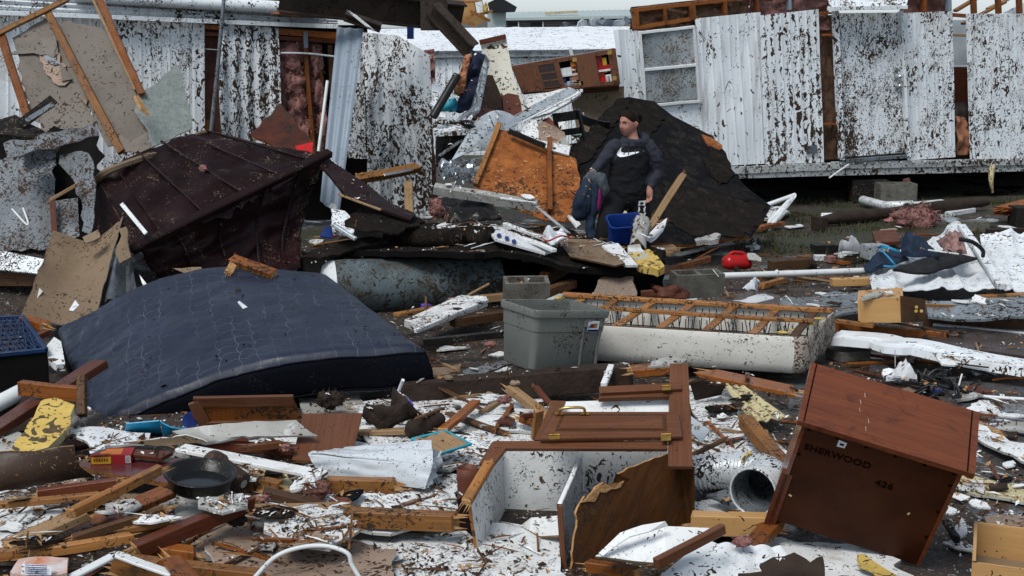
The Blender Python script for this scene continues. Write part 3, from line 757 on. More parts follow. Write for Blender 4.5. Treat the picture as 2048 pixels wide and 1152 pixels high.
aw = patch("awning", None, None, [wr(1655, -4, .12), wr(1816, -8, .12), wr(1812, 14, .30), wr(1658, 16, .30)], 10, 8, .02, "siding_4", lambda s, t, p: .03 * math.sin(t * 3.1), home)
beam("awning_lip", None, None, wr(1656, 17, .29), wr(1814, 14, .29), .05, .05, "siding_4", home, up=NR)
# ------------------------------------------------------------------ home behind, roof facing the camera
hb = empty("sunken_mobile_home", P(1050, 250, 27), "white mobile home sunk low behind the wreckage, speckled roof showing", "mobile home")
e0, e1 = P(700, 104, 26.5), P(1330, 97, 26.5); r0, r1 = P(700, 58, 31.0), P(1330, 52, 31.0)
patch("roof", None, None, [r0, r1, e1, e0], 40, 10, .05, "roof_white", ribs(18, .02), hb)
patch("fascia", None, None, [e0, e1, e1 - V((0, 0, .12)), e0 - V((0, 0, .12))], 12, 3, .06, "dull_metal", lambda s, t, p: .02 * math.sin(t * 9), hb)
for i in range(10):
    u0, u1 = 760 + i * 55, 760 + i * 55 + 54
    t = lambda u: P(u, 112 - (u - 700) * .011, 26.6)
    a, b = t(u0), t(u1); zb = V((0, 0, a.z - .02))
    patch("siding_panel", None, None, [a, b, b - V((0, 0, b.z)), a - V((0, 0, a.z))], 24, 8, .01, "siding_%d" % (1 + i % 3), ribs(4, .015, .02, 0, i * 1.3), hb)
a, b = P(745, 112, 26.62), P(1320, 105, 26.62)
mb = MB(); mb.face([r0 + V((0, 4.6, -.46)), r1 + V((0, 4.6, -.46)), r1, r0]); mb.build("rear_roof", "roof_white", hb)
mb = MB(); a, b = r0 + V((0, 4.4, -.5)), r1 + V((0, 4.4, -.5)); mb.face([a, b, V((b.x, b.y, 0)), V((a.x, a.y, 0))]); mb.build("rear_wall", "siding_1", hb)
beam("trim_post", None, None, P(1140, 96, 26.3), P(1146, 118, 26.3), .08, .06, "white_plastic", hb)

# ------------------------------------------------------------------ far homes on the skyline
fh = empty("distant_house", P(1120, 60, 80), "distant long grey house with pale metal roof on skyline", "house")
patch("roof", None, None, [P(978, 26, 84), P(1300, 19, 84), P(1300, 33, 80), P(970, 38, 80)], 60, 4, .1, "far_roof", ribs(30, .05), fh)
mb = MB(); a, b = P(972, 39, 80.3), P(1300, 34, 80.3); mb.face([a, b, V((b.x, b.y, 0)), V((a.x, a.y, 0))]); mb.build("wall", "far_wall", fh)
for v in (41, 44.5, 48, 51.5): beam("clapboard", None, None, P(974, v, 80.2), P(1298, v - 5, 80.2), .07, .05, "far_wall", fh)
beam("gutter", None, None, P(970, 39, 79.9), P(1300, 33.5, 79.9), .15, .15, "far_roof", fh)
for u, w in ((1026, 10), (1073, 12), (1160, 9)):
    wv = 49 - (u - 970) * .016
    wo = patch("window", None, None, [P(u - w, wv - 3, 80.1), P(u + w, wv - 3, 80.1), P(u + w, wv + 9, 80.1), P(u - w, wv + 9, 80.1)], 2, 2, .05, "far_dark", None, fh)
    beam("frame", None, None, P(u + w + 1, wv - 4, 80.0), P(u + w + 1, wv + 9, 80.0), .06, .06, "white_plastic", wo)
beam("roof_plank", None, None, P(1090, 27, 81), P(1155, 23, 81), .2, .12, "foam_pale", fh)
mb = MB(); a = r0; mb.face([P(978, 26, 84), P(1300, 19, 84), P(1300, 33, 88), P(978, 38, 88)]); mb.build("rear_roof", "far_roof", fh)
wh = empty("wrecked_house", P(950, 60, 60), "distant house with its roof torn open to orange boards", "house")
sheet("roof_deck", None, None, yv((880, -6, 60), (950, 2, 60), (975, 40, 60), (945, 54, 60), (905, 20, 60)), .06, "pine", wh)
sheet("gable", None, None, yv((975, 6, 63), (1000, -6, 63), (1034, 14, 63), (1030, 24, 63), (980, 26, 63)), .2, "far_dark", wh)
mb = MB(); a, b = P(975, 22, 63.4), P(1012, 20, 63.4); mb.face([a, b, V((b.x, b.y, 0)), V((a.x, a.y, 0))]); mb.build("wall", "far_roof", wh)
mb = MB(); a, b = P(870, 30, 64), P(990, 40, 64); mb.face([a, b, V((b.x, b.y, 0)), V((a.x, a.y, 0))]); mb.build("wall", "far_wall", wh)
for a in ((925, 46, 968, 10), (940, 22, 980, 42), (905, 3, 965, 3), (915, 38, 950, 50), (950, 0, 955, 30), (960, 28, 985, 22)):
    beam("rafter", None, None, P(a[0], a[1], 59.5), P(a[2], a[3], 59.5), .1, .12, "lumber", wh)
sheet("sheathing", None, None, yv((950, 5, 59), (966, 2, 59), (968, 24, 59), (954, 26, 59)), .05, "siding_1", wh)
tuft("insulation", None, None, P(970, 18, 59), .2, .2, .3, "foam_yellow", wh, seed=3, n=600)
q = random.Random(5)
shards = (("pale blue", "blue_metal"), ("white", "siding_1"), ("grey", "dull_metal"), ("tan", "tan_board"))
for i, (u, v, du, dv, ci) in enumerate(((1168, 47, 18, 9, 1), (1190, 44, 14, 12, 1), (1215, 46, 20, 8, 0), (1240, 45, 16, 9, 1), (1133, 49, 9, 8, 2), (1205, 41, 10, 6, 3), (1252, 42, 9, 10, 0))):
    c = P(u, v, 36 + i * .4)
    pts = [P(u + du * math.cos(a) * q.uniform(.6, 1.1), v + dv * math.sin(a) * q.uniform(.6, 1.1), 36 + i * .4 + math.cos(a) * .5) for a in (0, 1.2, 2.4, 3.5, 4.6, 5.5)]
    sheet("roof_shard", ("leftmost white torn sheet of the heap beyond the white roof", "taller white torn sheet in the middle of that far heap", "broad pale blue torn sheet in the heap beyond the white roof", "white torn sheet nearest the damaged home's corner, far heap",
          "small grey torn sheet left of the far heap", "small tan torn board crowning the far heap", "small pale blue sheet at the far heap's right end")[i], "debris", pts, .03, shards[ci][1], group="roofing sheets heaped beyond the white roof")
    # the heap they lie on
sheet("heap_board", "broad grey board under the roofing heap behind the white roof", "board", yv((1120, 52, 38), (1290, 47, 38), (1300, 62, 37), (1110, 64, 37)), .05, "dull_metal")
beam("leaning_stud", "thin orange stick poking over the white roof toward the torn home", "lumber", P(1205, 57, 34), P(1268, 52, 34), .08, .05, "lumber_wet")
sheet("far_board", "small tan board tipped against the home's top corner", "board", yv((1395, 4, 30), (1412, -6, 30), (1428, 4, 30), (1400, 8, 30)), .04, "dull_metal")

# ------------------------------------------------------------------ home on the left
WL = vplane(0, 15.6, 860, 17.0)
NL = WL[1] if WL[1].y < 0 else -WL[1]
def wl_(u, v, out=0.0): return Pl(u, v, (WL[0] + NL * out, WL[1]))
hl = empty("wrecked_mobile_home", wl_(350, 470), "white mobile home with wall panels ripped open to pink insulation", "mobile home")
def sidl(uv, den, n, seed, out=0.0, wob=.015, fn=None, nm="siding_panel", mat=None, nv=24):
    c = [wl_(u, v, out) for u, v in uv]
    return patch(nm, None, None, c, n * 8, nv, .004, mat or "siding_%d" % den, fn or ribs(n, .008, wob, .004, seed), hl)
sidl(((-60, 22), (92, 26), (92, 505), (-60, 520)), 2, 7, 1.1)
sidl(((93, 26), (232, 30), (240, 480), (93, 500)), 1, 7, 2.2, out=.006)
sidl(((233, 30), (386, 36), (388, 440), (241, 470)), 4, 8, 3.3)
sidl(((384, 36), (409, 38), (410, 420), (386, 430)), 3, 1, 3.9, out=.03, nm="corner_trim")
# curled panel: edges peel off the wall
def curl(s, t, p): return V((0, 0, 0)) + NL * (.22 * (1 - s) ** 2 * math.sin(t * 2.6) + .16 * max(0, s - .7) + .016 * math.sin(s * 30) + .03 * nz((s * 4, t * 3, 2), 1)) + V((-.06 * (1 - s) * math.sin(t * 3.1), 0, 0))
sidl(((446, 48), (556, 56), (566, 300), (444, 280)), 6, 6, 4.4, out=.05, fn=curl, mat="siding_ribbed_thick")
sidl(((722, 64), (846, 76), (860, 440), (738, 428)), 6, 7, 5.5, out=.25, fn=lambda s, t, p: NL * (.25 * s * s + .10 * math.sin(t * 4 + s) + .05 * nz((s * 4, t * 4, 0), 1) + .008 * math.sin(s * 40)) + V((0, 0, -.14 * max(0, s - .55) * (1 - t) * 3)))
sidl(((688, 75), (728, 80), (732, 312), (690, 306)), 7, 2, 6.6, out=.05)
sidl(((676, 300), (735, 304), (738, 318), (676, 316)), 7, 2, 6.9, out=.12)
# bare framing and wool
wool([wl_(405, 40, -.14), wl_(450, 40, -.14), wl_(452, 420, -.14), wl_(405, 420, -.14)], 11, "insulation_dirty", hl, .04)
wool([wl_(552, 84, -.12), wl_(612, 84, -.12), wl_(640, 300, -.10), wl_(575, 300, -.10)], 12, "insulation", hl, .10, 3.2)
wool([wl_(612, 84, -.10), wl_(644, 90, -.10), wl_(655, 330, -.10), wl_(628, 330, -.12)], 13, "insulation", hl, .09, 3.0)
for i, (u, v, rx, rz) in enumerate(((585, 120, .18, .28), (590, 165, .17, .22), (598, 215, .16, .28), (608, 262, .15, .25), (634, 130, .10, .28), (640, 190, .10, .30), (646, 250, .09, .30), (612, 300, .16, .25))):
    tuft("insulation", None, None, wl_(u, v, -.04), rx, .12, rz, "insulation", hl, seed=200 + i, n=1400)
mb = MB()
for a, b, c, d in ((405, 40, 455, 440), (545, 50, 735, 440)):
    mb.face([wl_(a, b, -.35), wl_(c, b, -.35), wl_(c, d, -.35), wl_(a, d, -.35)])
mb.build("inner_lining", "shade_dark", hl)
def studl(u1, v1, u2, v2, w=.04, h=.09, out=-.06, mat="lumber_wet", nm="stud"): return beam(nm, None, None, wl_(u1, v1, out), wl_(u2, v2, out), w, h, mat, hl, up=NL)
studl(408, 54, 448, 56, .05); studl(408, 68, 448, 70, .04, mat="lumber_red"); studl(414, 240, 412, 300, .04)
studl(550, 62, 676, 72, .08, .05, nm="top_plate"); studl(552, 76, 676, 84, .05, .05, mat="lumber_red", nm="top_plate")
studl(609, 66, 628, 330, .045, .06, out=.02); studl(639, 110, 655, 330, .04); studl(612, 182, 652, 184, .04, .05); studl(660, 90, 664, 260, .05, mat="lumber_dirty")
beam("metal_strap", None, None, wl_(611, 62, .06), wl_(612, 96, .06), .05, .004, "blue_metal", hl, up=NL)
pipe("wire", None, None, [wl_(410, 98, 0), wl_(440, 100, 0.02)], .006, "white_plastic", hl)
pipe("wire", None, None, [wl_(560, 106, .05), wl_(615, 107, .07), wl_(668, 113, .05)], .012, "white_plastic", hl, k=4)
beam("corner_post", None, None, wl_(853, 120, .05), wl_(866, 440, .15), .06, .05, "tan_board", hl, up=NL)
wool([wl_(848, 100, .1), wl_(868, 98, .1), wl_(872, 170, .15), wl_(852, 175, .15)], 15, "insulation", hl, .05, 6)
wool([wl_(854, 260, .12), wl_(866, 260, .12), wl_(878, 440, .2), wl_(858, 440, .2)], 16, "insulation", hl, .04, 7)
# eave trim: ribbed fascia and rolled gutter
def fas(s, t, p): return .02 * math.sin(t * 22) + .01 * nz((s * 6, t, 0), 1)
patch("fascia", None, None, [wl_(-60, -18, .12), wl_(674, 34, .12), wl_(676, 53, .14), wl_(-60, 26, .14)], 40, 14, .02, "siding_3", fas, hl)
beam("fascia_lip", None, None, wl_(-60, 24, .15), wl_(676, 53, .15), .05, .05, "siding_2", hl, up=NL)
pipe("rolled_gutter", None, None, [wl_(150, -10, .18), wl_(330, 2, .18), wl_(480, 10, .19), wl_(632, 20, .18)], .075, "siding_2", hl, n=12)
tuft("insulation", None, None, wl_(585, 26, .28), .3, .08, .05, "insulation_tan", hl, seed=4, n=600)
pipe("strap", None, None, [wl_(606, 8, .27), wl_(612, 30, .27)], .03, "black_paint", hl)
pipe("cable_mast", None, None, [wl_(449, -20, .25), wl_(436, 130, .25), wl_(422, 262, .25)], .022, "dull_metal", hl)
# torn roof edge seen end on, keeps the home a closed body
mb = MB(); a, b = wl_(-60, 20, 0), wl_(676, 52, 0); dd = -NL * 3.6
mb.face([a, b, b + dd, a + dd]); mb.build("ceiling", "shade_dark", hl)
mb = MB(); mb.face([a + dd, b + dd, (b + dd) - V((0, 0, 2.4)), (a + dd) - V((0, 0, 2.4))]); mb.build("rear_wall", "siding_1", hl)
tuft("roof_wreck", None, None, wl_(560, -22, -.6), 2.6, .6, .22, "dark_soot", hl, seed=9, n=1600)

# ================================================================== WRECKAGE ROUND THE HOMES
def sep(name, uv, anch, label, cat, th, mats, **kw):
    """sheet: outline uv lying on the plane through three anchors (u, v, Y)"""
    return sheet(name, label, cat, flatten(uv, [P(*a) for a in anch]), th, mats, **kw)

# bent metal sheet leaning in the wall gap
patch("metal_sheet", "clean blue-grey ribbed metal sheet leaning across the wall gap", "metal sheet",
      yv((674, 54, 15.9), (727, 58, 15.9), (678, 432, 14.6), (640, 402, 14.6)), 24, 20, .004, "blue_metal",
      lambda s, t, p: .008 * math.sin(s * 16) + .05 * math.sin(t * 3) * s)
pipe("white_conduit", "thin white conduit leaning beside the blue-grey metal sheet", "pipe", [P(655, 162, 15.6), P(637, 303, 15.2)], .018, "white_plastic")
# steel chassis beams thrown over the home
def ibeam(name, label, A, B, w, h, up):
    M = frame((A + B) / 2, B - A, up); L = (B - A).length
    r = empty(name, A, label, "steel beam")
    mb = MB(); mb.box(M @ Matrix.Translation((0, 0, h / 2)), L, w, .02); mb.build("flange", "steel_brown", r)
    mb = MB(); mb.box(M @ Matrix.Translation((0, 0, -h / 2)), L, w, .02); mb.build("flange", "steel_brown", r)
    mb = MB(); mb.box(M, L, .012, h - .02); mb.build("web", "steel_brown", r)
    return r
bm_ = ibeam("chassis_beam", "heavy brown steel chassis beam lying along the broken roof edge", P(560, -6, 15.4), P(925, 34, 16.2), .16, .30, V((0, -.35, 1)))
mb = MB(); c_ = P(868, 30, 15.85); mb.box(frame(c_, V((0, 0, 1)), V((0, -1, 0))), .34, .3, .012); mb.build("gusset", "steel_brown", bm_)
ibeam("outrigger_beam", "brown steel outrigger slanting down from the chassis beam end", P(866, 18, 15.8), P(944, 101, 15.6), .12, .17, V((.5, -.6, .5)))
ibeam("roof_rail", "thin dark rail hanging below the chassis beam over the leaning panel", P(690, 32, 15.3), P(762, 55, 15.3), .08, .07, V((0, -.5, 1)))
beam("steel_post", "slim blue steel post standing behind the chassis beam", "post", P(821, -10, 18), P(821, 78, 18), .14, .08, "deep_blue")
# painted stick at roof rail
beam("paint_stick", "short white splintered stick caught on the dark roof rail", "lumber", P(709, 31, 15.1), P(735, 52, 15.1), .025, .03, "white_plastic", splint=.05)

# ---- torn partition leaning on the left home
TA = [(100, 30, 14.9), (215, 292, 13.7), (30, 200, 14.2)]
part = empty("torn_partition", P(170, 300, 13.7), "torn taupe interior wall with bare studs leaning on the left home", "wall")
def tp(uv, out=0.0):
    pts = [P(*a) for a in TA]; n = (pts[1] - pts[0]).cross(pts[2] - pts[0]).normalized()
    if n.y > 0: n = -n
    return [Pl(u, v, (pts[0] + n * out, n)) for u, v in uv]
sheet("wallboard", None, None, tp(((26, 76), (94, 36), (180, 190), (190, 280), (92, 268), (60, 228))), .012, "taupe", part, jag=.03, crumple=.02, res=.12)
sheet("wallboard", None, None, tp(((112, 52), (140, 42), (204, 58), (262, 140), (300, 272), (214, 292), (192, 250)), .02), .012, "taupe", part, jag=.015, crumple=.02, res=.12)
sheet("torn_paper", None, None, tp(((20, 108), (60, 92), (112, 84), (118, 108), (82, 112), (48, 106)), .04), .01, "taupe", part, jag=.03, crumple=.03, res=.1)
sheet("torn_hole", None, None, tp(((78, 108), (112, 100), (122, 124), (142, 160), (116, 172), (92, 150)), .03), .006, "drywall_back", part, jag=.04, res=.1)
sheet("torn_hole", None, None, tp(((86, 112), (112, 108), (120, 128), (108, 132)), .045), .006, "dull_metal", part, jag=.03)
sheet("torn_paper", None, None, tp(((80, 75), (110, 72), (114, 92), (108, 115), (84, 102)), .05), .01, "taupe", part, jag=.02)
sheet("torn_paper", None, None, tp(((120, 124), (144, 158), (124, 162)), .05), .012, "taupe", part, jag=.01)
sheet("torn_paper", None, None, tp(((155, 190), (176, 198), (172, 210)), .05), .012, "tan_board", part)
def tst(u1, v1, u2, v2, w, h, o, mat): 
    a, b = tp(((u1, v1), (u2, v2)), o); beam("stud", None, None, a, b, w, h, mat, part, up=V((0, -1, .3)), splint=.02)
tst(95, 24, 243, 304, .075, .05, .06, "lumber"); tst(196, -8, 284, 188, .07, .05, .08, "lumber_wet"); tst(186, -4, 272, 182, .03, .05, .06, "driftwood")
tst(-8, 70, 134, -2, .055, .05, .10, "lumber"); tst(3, 72, 54, 232, .08, .05, .06, "lumber_wet")
sheet("torn_corner", None, None, tp(((232, 300), (240, 268), (262, 282), (296, 262), (302, 305)), .05), .012, "taupe", part, jag=.02)
sep("wallpaper_shard", ((352, 126), (364, 148), (386, 255), (345, 276), (304, 294), (296, 262), (268, 222), (276, 188), (300, 185)), [(352, 126, 14.6), (386, 255, 13.9), (270, 222, 13.8)],
    "pointed grey-green wallpapered shard leaning against spattered siding", "wall piece", .012, ("wallpaper", "tan_board"), jag=.012, res=.12, crumple=.01)
sep("split_plank", ((270, 190), (278, 192), (300, 228), (284, 216)), [(270, 190, 13.6), (300, 228, 13.4), (284, 216, 13.4)], "splintered stud end beside the wallpapered shard", "lumber", .03, "splinter", jag=.01)

# ---- crumpled heap at the left edge
sep("soot_sheet", ((-20, 240), (30, 228), (62, 246), (98, 268), (90, 282), (-20, 268)), [(-20, 240, 12.8), (62, 246, 12.8), (-20, 268, 12.6)], "rounded black panel at the top of the left heap", "debris", .03, "dark_soot", res=.15, crumple=.05)
beam("dark_flashing", "narrow black flashing strip jutting up from the left heap", "flashing", P(40, 250, 12.7), P(108, 198, 12.9), .10, .02, "dark_soot", up=V((0, -1, .4)))
beam("thin_flashing", "long dark grey flashing lying across the black strip", "flashing", P(52, 242, 12.6), P(108, 208, 12.6), .05, .02, "dull_metal", up=V((0, -1, .4)))
patch("crumpled_gutter", "crumpled dull blue-grey gutter bent across the left heap", "gutter", yv((8, 290, 12.3), (196, 248, 12.5), (196, 264, 12.3), (12, 308, 12.1)), 22, 6, .005, "siding_shaded_grimy",
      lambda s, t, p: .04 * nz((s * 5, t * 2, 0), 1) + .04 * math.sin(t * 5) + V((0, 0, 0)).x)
sheet("heap_backing", "black backing sheet standing for the shade behind the left heap", "debris", yv((-60, 262, 13.1), (196, 262, 13.1), (200, 540, 12.2), (-60, 560, 12.2)), .02, "shade_dark", jag=.05)  # dark sheet painted as the shade behind the heap
sep("spattered_sheet", ((-40, 330), (50, 304), (108, 302), (110, 398), (112, 498), (-40, 505)), [(-40, 330, 12.7), (108, 302, 12.7), (112, 498, 12.0)], "large grime-covered grey sheet standing in the left heap", "metal sheet", .01, "siding_shaded_grimy", res=.15, crumple=.03, jag=.02)
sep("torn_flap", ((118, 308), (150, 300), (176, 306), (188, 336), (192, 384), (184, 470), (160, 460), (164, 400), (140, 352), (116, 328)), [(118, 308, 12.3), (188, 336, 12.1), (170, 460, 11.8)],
    "grimy torn metal flap curling down through the left heap", "metal sheet", .008, "siding_shaded_grimy", res=.1, crumple=.05, jag=.02)
sep("dirty_sheet", ((108, 402), (156, 396), (158, 470), (122, 486), (112, 440)), [(108, 402, 12.2), (156, 396, 12.2), (122, 486, 11.9)], "small grimy pale sheet wedged beside the rusty post", "metal sheet", .01, "siding_shaded_grimy", res=.12, crumple=.04)
beam("rusty_post", "short rusty post standing in the left heap", "post", P(104, 395, 12.1), P(112, 495, 11.8), .05, .04, "rust")
beam("weathered_stick", "weathered grey stick lying high in the left heap", "lumber", P(104, 398, 11.9), P(150, 372, 11.9), .035, .03, "driftwood", splint=.03)
sep("dull_sheet", ((52, 300), (118, 290), (112, 330), (70, 350), (50, 330)), [(52, 300, 12.4), (118, 290, 12.4), (70, 350, 12.2)], "dark crumpled sheet below the bent blue-grey gutter", "metal sheet", .01, "siding_shaded_grimy", res=.1, crumple=.03, jag=.03)
pipe("bent_wire", "bent pale wire hook hanging on the grime-covered sheet", "wire", [P(24, 418, 11.9), P(52, 448, 11.8), (P(56, 444, 11.8)), P(46, 416, 11.9)], .008, "white_plastic", k=4)
bl = empty("painted_board", P(40, 540, 11.2), "thick white spattered board jutting from the left edge", "board")
sheet("face", None, None, yv((-30, 494, 11.6), (96, 520, 11.4), (84, 548, 11.3), (-30, 536, 11.4)), .015, "siding_5", bl)
sheet("core", None, None, yv((-30, 537, 11.5), (82, 549, 11.4), (76, 572, 11.4), (-30, 572, 11.5)), .2, "lumber_dirty", bl)
patch("curled_tan_board", "large tan curled board leaning behind the mattress, paper torn at its top", "wallboard",
      yv((110, 482, 11.9), (252, 452, 11.9), (196, 640, 10.7), (44, 640, 10.5)), 18, 18, .012, ("tan_board", "grey_board"),
      lambda s, t, p: .16 * (1 - math.sin(s * math.pi)) * (1 - .4 * t) - .05 + .02 * nz((s * 3, t * 3, 0), 1) + (V((0, 0, 0)).x), jag=.015)
sep("torn_paper_scrap", ((160, 470), (190, 452), (198, 470), (170, 486)), [(160, 470, 11.5), (190, 452, 11.5), (170, 486, 11.4)], "torn paper corner folded over the curled tan board", "paper", .008, "tan_board", jag=.02, res=.08, crumple=.05)
sep("ragged_cardboard", ((236, 456), (252, 452), (258, 512), (238, 525), (230, 505)), [(236, 456, 11.4), (258, 512, 11.2), (230, 505, 11.3)], "ragged orange-brown cardboard strip on the tan board's edge", "cardboard", .01, "tan_board", jag=.03, res=.06, crumple=.04)
for uv, lab in ((((54, 606), (78, 576), (86, 582), (68, 604)), "white torn patch on the lower left of the tan board"), (((138, 620), (150, 600), (158, 610), (146, 622)), "white flake in the middle of the tan board")):
    sep("paint_flake", uv, [(110, 520, 11.35), (230, 500, 11.35), (120, 640, 10.45)], lab, "paint flake", .006, "board_1", jag=.01)
patch("bent_flashing", "dark blue-grey bent flashing upright between tan board and maroon shell", "flashing", yv((228, 520, 11.5), (262, 516, 11.5), (278, 600, 11.0), (205, 616, 10.9)), 10, 10, .006, "dull_metal", lambda s, t, p: .08 * math.sin(s * 7))
sep("white_sliver", ((278, 548), (304, 582), (296, 586), (290, 584)), [(278, 548, 11.2), (304, 582, 11), (290, 584, 11)], "slim white sliver behind the mattress", "debris", .01, "board_1")

# ---- maroon metal shell
sh = empty("maroon_shell", P(420, 560, 12), "huge dark maroon ribbed metal roof section upended behind the mattress", "roof section")
SU = [P(196, 352, 12.3), P(428, 258, 13.5), P(656, 310, 13.2), P(266, 500, 11.5)]
patch("upper_face", None, None, SU, 60, 44, .02, ("maroon", "tan_board"), lambda s, t, p: -.10 * (s - .5) ** 2 + .05 * nz((s * 3, t * 3, 0), 1) + .03 * nz((s * 9, t * 7, 2), 1) + .10 * math.sin(s * math.pi) * (1 - t), sh, jag=.02)
SL = [P(266, 502, 11.45), P(656, 314, 13.15), P(606, 540, 12.4), P(390, 590, 11.7)]
patch("lower_face", None, None, SL, 44, 40, .02, "maroon", lambda s, t, p: .09 * nz((s * 3, t * 3, 4), 1) + .05 * nz((s * 8, t * 8, 4), 1) - .16 * math.sin(t * 3.1), sh, jag=.08)
patch("end_face", None, None, [P(170, 380, 12.6), P(198, 352, 12.35), P(268, 502, 11.5), P(186, 470, 12.2)], 8, 8, .02, "maroon", None, sh)
beam("flange", None, None, P(262, 500, 11.4), P(660, 306, 13.1), .09, .07, "maroon", sh, up=V((0, -.6, .8)), bev=.012)
def bil(c, s, t): return (c[0] * (1 - s) + c[1] * s) * (1 - t) + (c[3] * (1 - s) + c[2] * s) * t
for i, s in enumerate((.14, .34, .54, .74, .92)):
    a, b = bil(SU, s - .02, .05), bil(SU, s + .03, .97)
    pts = [bil(SU, s, t) + V((0, -.02, .02)) + (.10 * math.sin(s * math.pi) * (1 - t) - .10 * (s - .5) ** 2) * V((-.1, -.6, .75)) for t in (.02, .25, .5, .75, .97)]
    pipe("seam", None, None, pts, .013, "maroon", sh, n=6)
nl_ = newell(SL); nl_ = nl_ if nl_.dot(CAM - SL[0]) > 0 else -nl_
for s in (.2, .42, .64, .84):
    pipe("seam", None, None, [bil(SL, s, t) + nl_ * (-.16 * math.sin(t * 3.1) + .09 * nz((s * 3, t * 3, 4), 1) + .012) for t in (.03, .15, .3, .45, .6, .75, .9)], .013, "maroon", sh, n=6)
pipe("torn_edge", None, None, [P(178, 372, 12.4), P(210, 346, 12.25), P(240, 332, 12.3), P(300, 312, 12.7), P(345, 298, 12.95), P(395, 268, 13.3), P(420, 262, 13.4)], [.03, .035, .03, .035, .022, .02, .012], "tan_board", sh, n=6, k=3)
beam("white_batten", "thin white batten lying on the maroon shell", "batten", P(243, 408, 11.75), P(292, 468, 11.35), .035, .015, "white_plastic", up=V((0, -1, .5)))
tuft("wool_scrap", "small pink wool scrap stuck to the maroon shell", "insulation", P(405, 336, 12.55), .05, .03, .04, "insulation", seed=21, n=500)
sep("tan_scrap", ((345, 536), (402, 534), (412, 548), (385, 566), (372, 548)), [(345, 536, 11.3), (402, 534, 11.3), (385, 566, 11.2)], "torn tan scrap at the foot of the maroon shell", "wallboard", .01, "tan_board", jag=.01)
sep("rusty_door_panel", ((500, 268), (562, 206), (586, 236), (628, 288), (624, 306), (560, 296)), [(500, 268, 14.0), (562, 206, 14.5), (628, 288, 13.8)], "rusty red-brown panel with a chewed orange edge above the maroon shell", "panel", .03, ("osb_red", "osb"), jag=.015, res=.15)
sep("red_flap", ((590, 292), (626, 284), (624, 306), (596, 304)), [(590, 292, 13.7), (626, 284, 13.7), (596, 304, 13.6)], "bright red scrap at the rusty panel's corner", "debris", .01, "red_plastic")
# dark strips descending right of the shell
sep("maroon_strip", ((640, 330), (656, 316), (700, 372), (770, 396), (832, 430), (820, 440), (690, 388)), [(640, 330, 12.9), (700, 372, 12.6), (832, 430, 12.4)], "narrow maroon trim sheet sliding off the shell toward the debris mound", "trim", .02, "maroon", res=.15, crumple=.02)
beam("pale_batten", "thin pale batten on the fallen maroon trim", "batten", P(676, 388, 12.4), P(762, 420, 12.2), .022, .02, "driftwood")
sep("brown_roof_flap", ((730, 400), (780, 398), (850, 438), (800, 462), (716, 455), (690, 450)), [(730, 400, 12.8), (850, 438, 12.4), (716, 455, 12.0)], "muddy brown roofing flap under the leaning white panel", "roofing", .02, "shingle", jag=.03, res=.15, crumple=.05)
sep("spattered_scrap", ((662, 420), (690, 425), (716, 450), (700, 468), (668, 462), (664, 444)), [(662, 420, 12.3), (716, 450, 12.1), (668, 462, 11.9)], "small white spattered metal scrap right of the maroon shell", "metal sheet", .02, "siding_5", jag=.015, res=.1, crumple=.03)
beam("scrap_rail", "thin pale metal rail beside the white spattered scrap", "rail", P(664, 448, 11.9), P(712, 478, 11.8), .04, .03, "pale_metal")
beam("broken_two_by_four", "pale broken two-by-four with a metal strip propped on the white panel", "lumber", P(715, 358, 14.9), P(830, 336, 15.2), .09, .08, ("lumber", "splinter"), splint=.05, up=V((0, -1, 1)))
beam("metal_strip", "short grey metal strip lying along the broken two-by-four", "metal strip", P(768, 350, 14.8), P(826, 338, 15.05), .035, .01, "aluminium", up=V((0, -1, .6)))
beam("burnt_stud", "orange weathered stud upright at the foot of the white panel", "lumber", P(817, 364, 14.9), P(819, 434, 14.4), .09, .05, "driftwood", up=V((0, -1, 0)), splint=.03)
sep("peeled_metal", ((655, 318), (676, 330), (700, 352), (712, 368), (690, 380), (668, 348)), [(655, 318, 13.4), (712, 368, 13.2), (668, 348, 13.2)], "grey peeled metal curl between maroon shell and white panel", "metal sheet", .008, "siding_6", res=.08, crumple=.08)

# ---- between the homes: kitchen remains
cab = empty("wall_cabinet", P(1130, 200, 17.2), "brown kitchen wall cabinet hanging crooked with open shelves of food", "cabinet")
K = [P(1024, 132, 17.3), P(1229, 97, 17.3), P(1239, 168, 17.3), P(1046, 187, 17.3)]
KN = newell(K); KN = KN if KN.y < 0 else -KN
def kc(s, t, o=0.0): return bil(K, s, t) + KN * o
def kpanel(nm, s0, t0, s1, t1, o, th, mat, par=cab): return patch(nm, None, None, [kc(s0, t0, o), kc(s1, t0, o), kc(s1, t1, o), kc(s0, t1, o)], 2, 2, th, mat, None, par)
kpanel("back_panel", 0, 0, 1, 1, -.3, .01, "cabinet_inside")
for t in (0, 1):
    patch("carcass_side", None, None, [kc(0, t), kc(1, t), kc(1, t, -.3), kc(0, t, -.3)], 2, 2, .015, "cabinet_far", None, cab)
for s in (0, .40, .62, .80, 1): patch("carcass_side", None, None, [kc(s, 0), kc(s, 1), kc(s, 1, -.3), kc(s, 0, -.3)], 2, 2, .012, "cabinet_far", None, cab)
kpanel("face_frame", 0, 0, 1, .13, .012, .018, "cabinet_far"); kpanel("face_frame", 0, .90, 1, 1, .012, .018, "cabinet_far")
for s0, s1 in ((.19, .24), (.395, .445), (.60, .64), (.93, 1.0)): kpanel("face_frame", s0, .13, s1, .90, .012, .018, "cabinet_far")
kpanel("cabinet_door", .0, .05, .205, .97, .035, .02, "cabinet_far")
dk = kpanel("cabinet_door", .61, .02, .80, .99, .06, .02, "cabinet_far"); kpanel("cubby_shade", .24, .13, .40, .90, .008, .012, "cabinet_inside")  # dark panel across the open cubbies paints in their inner shade
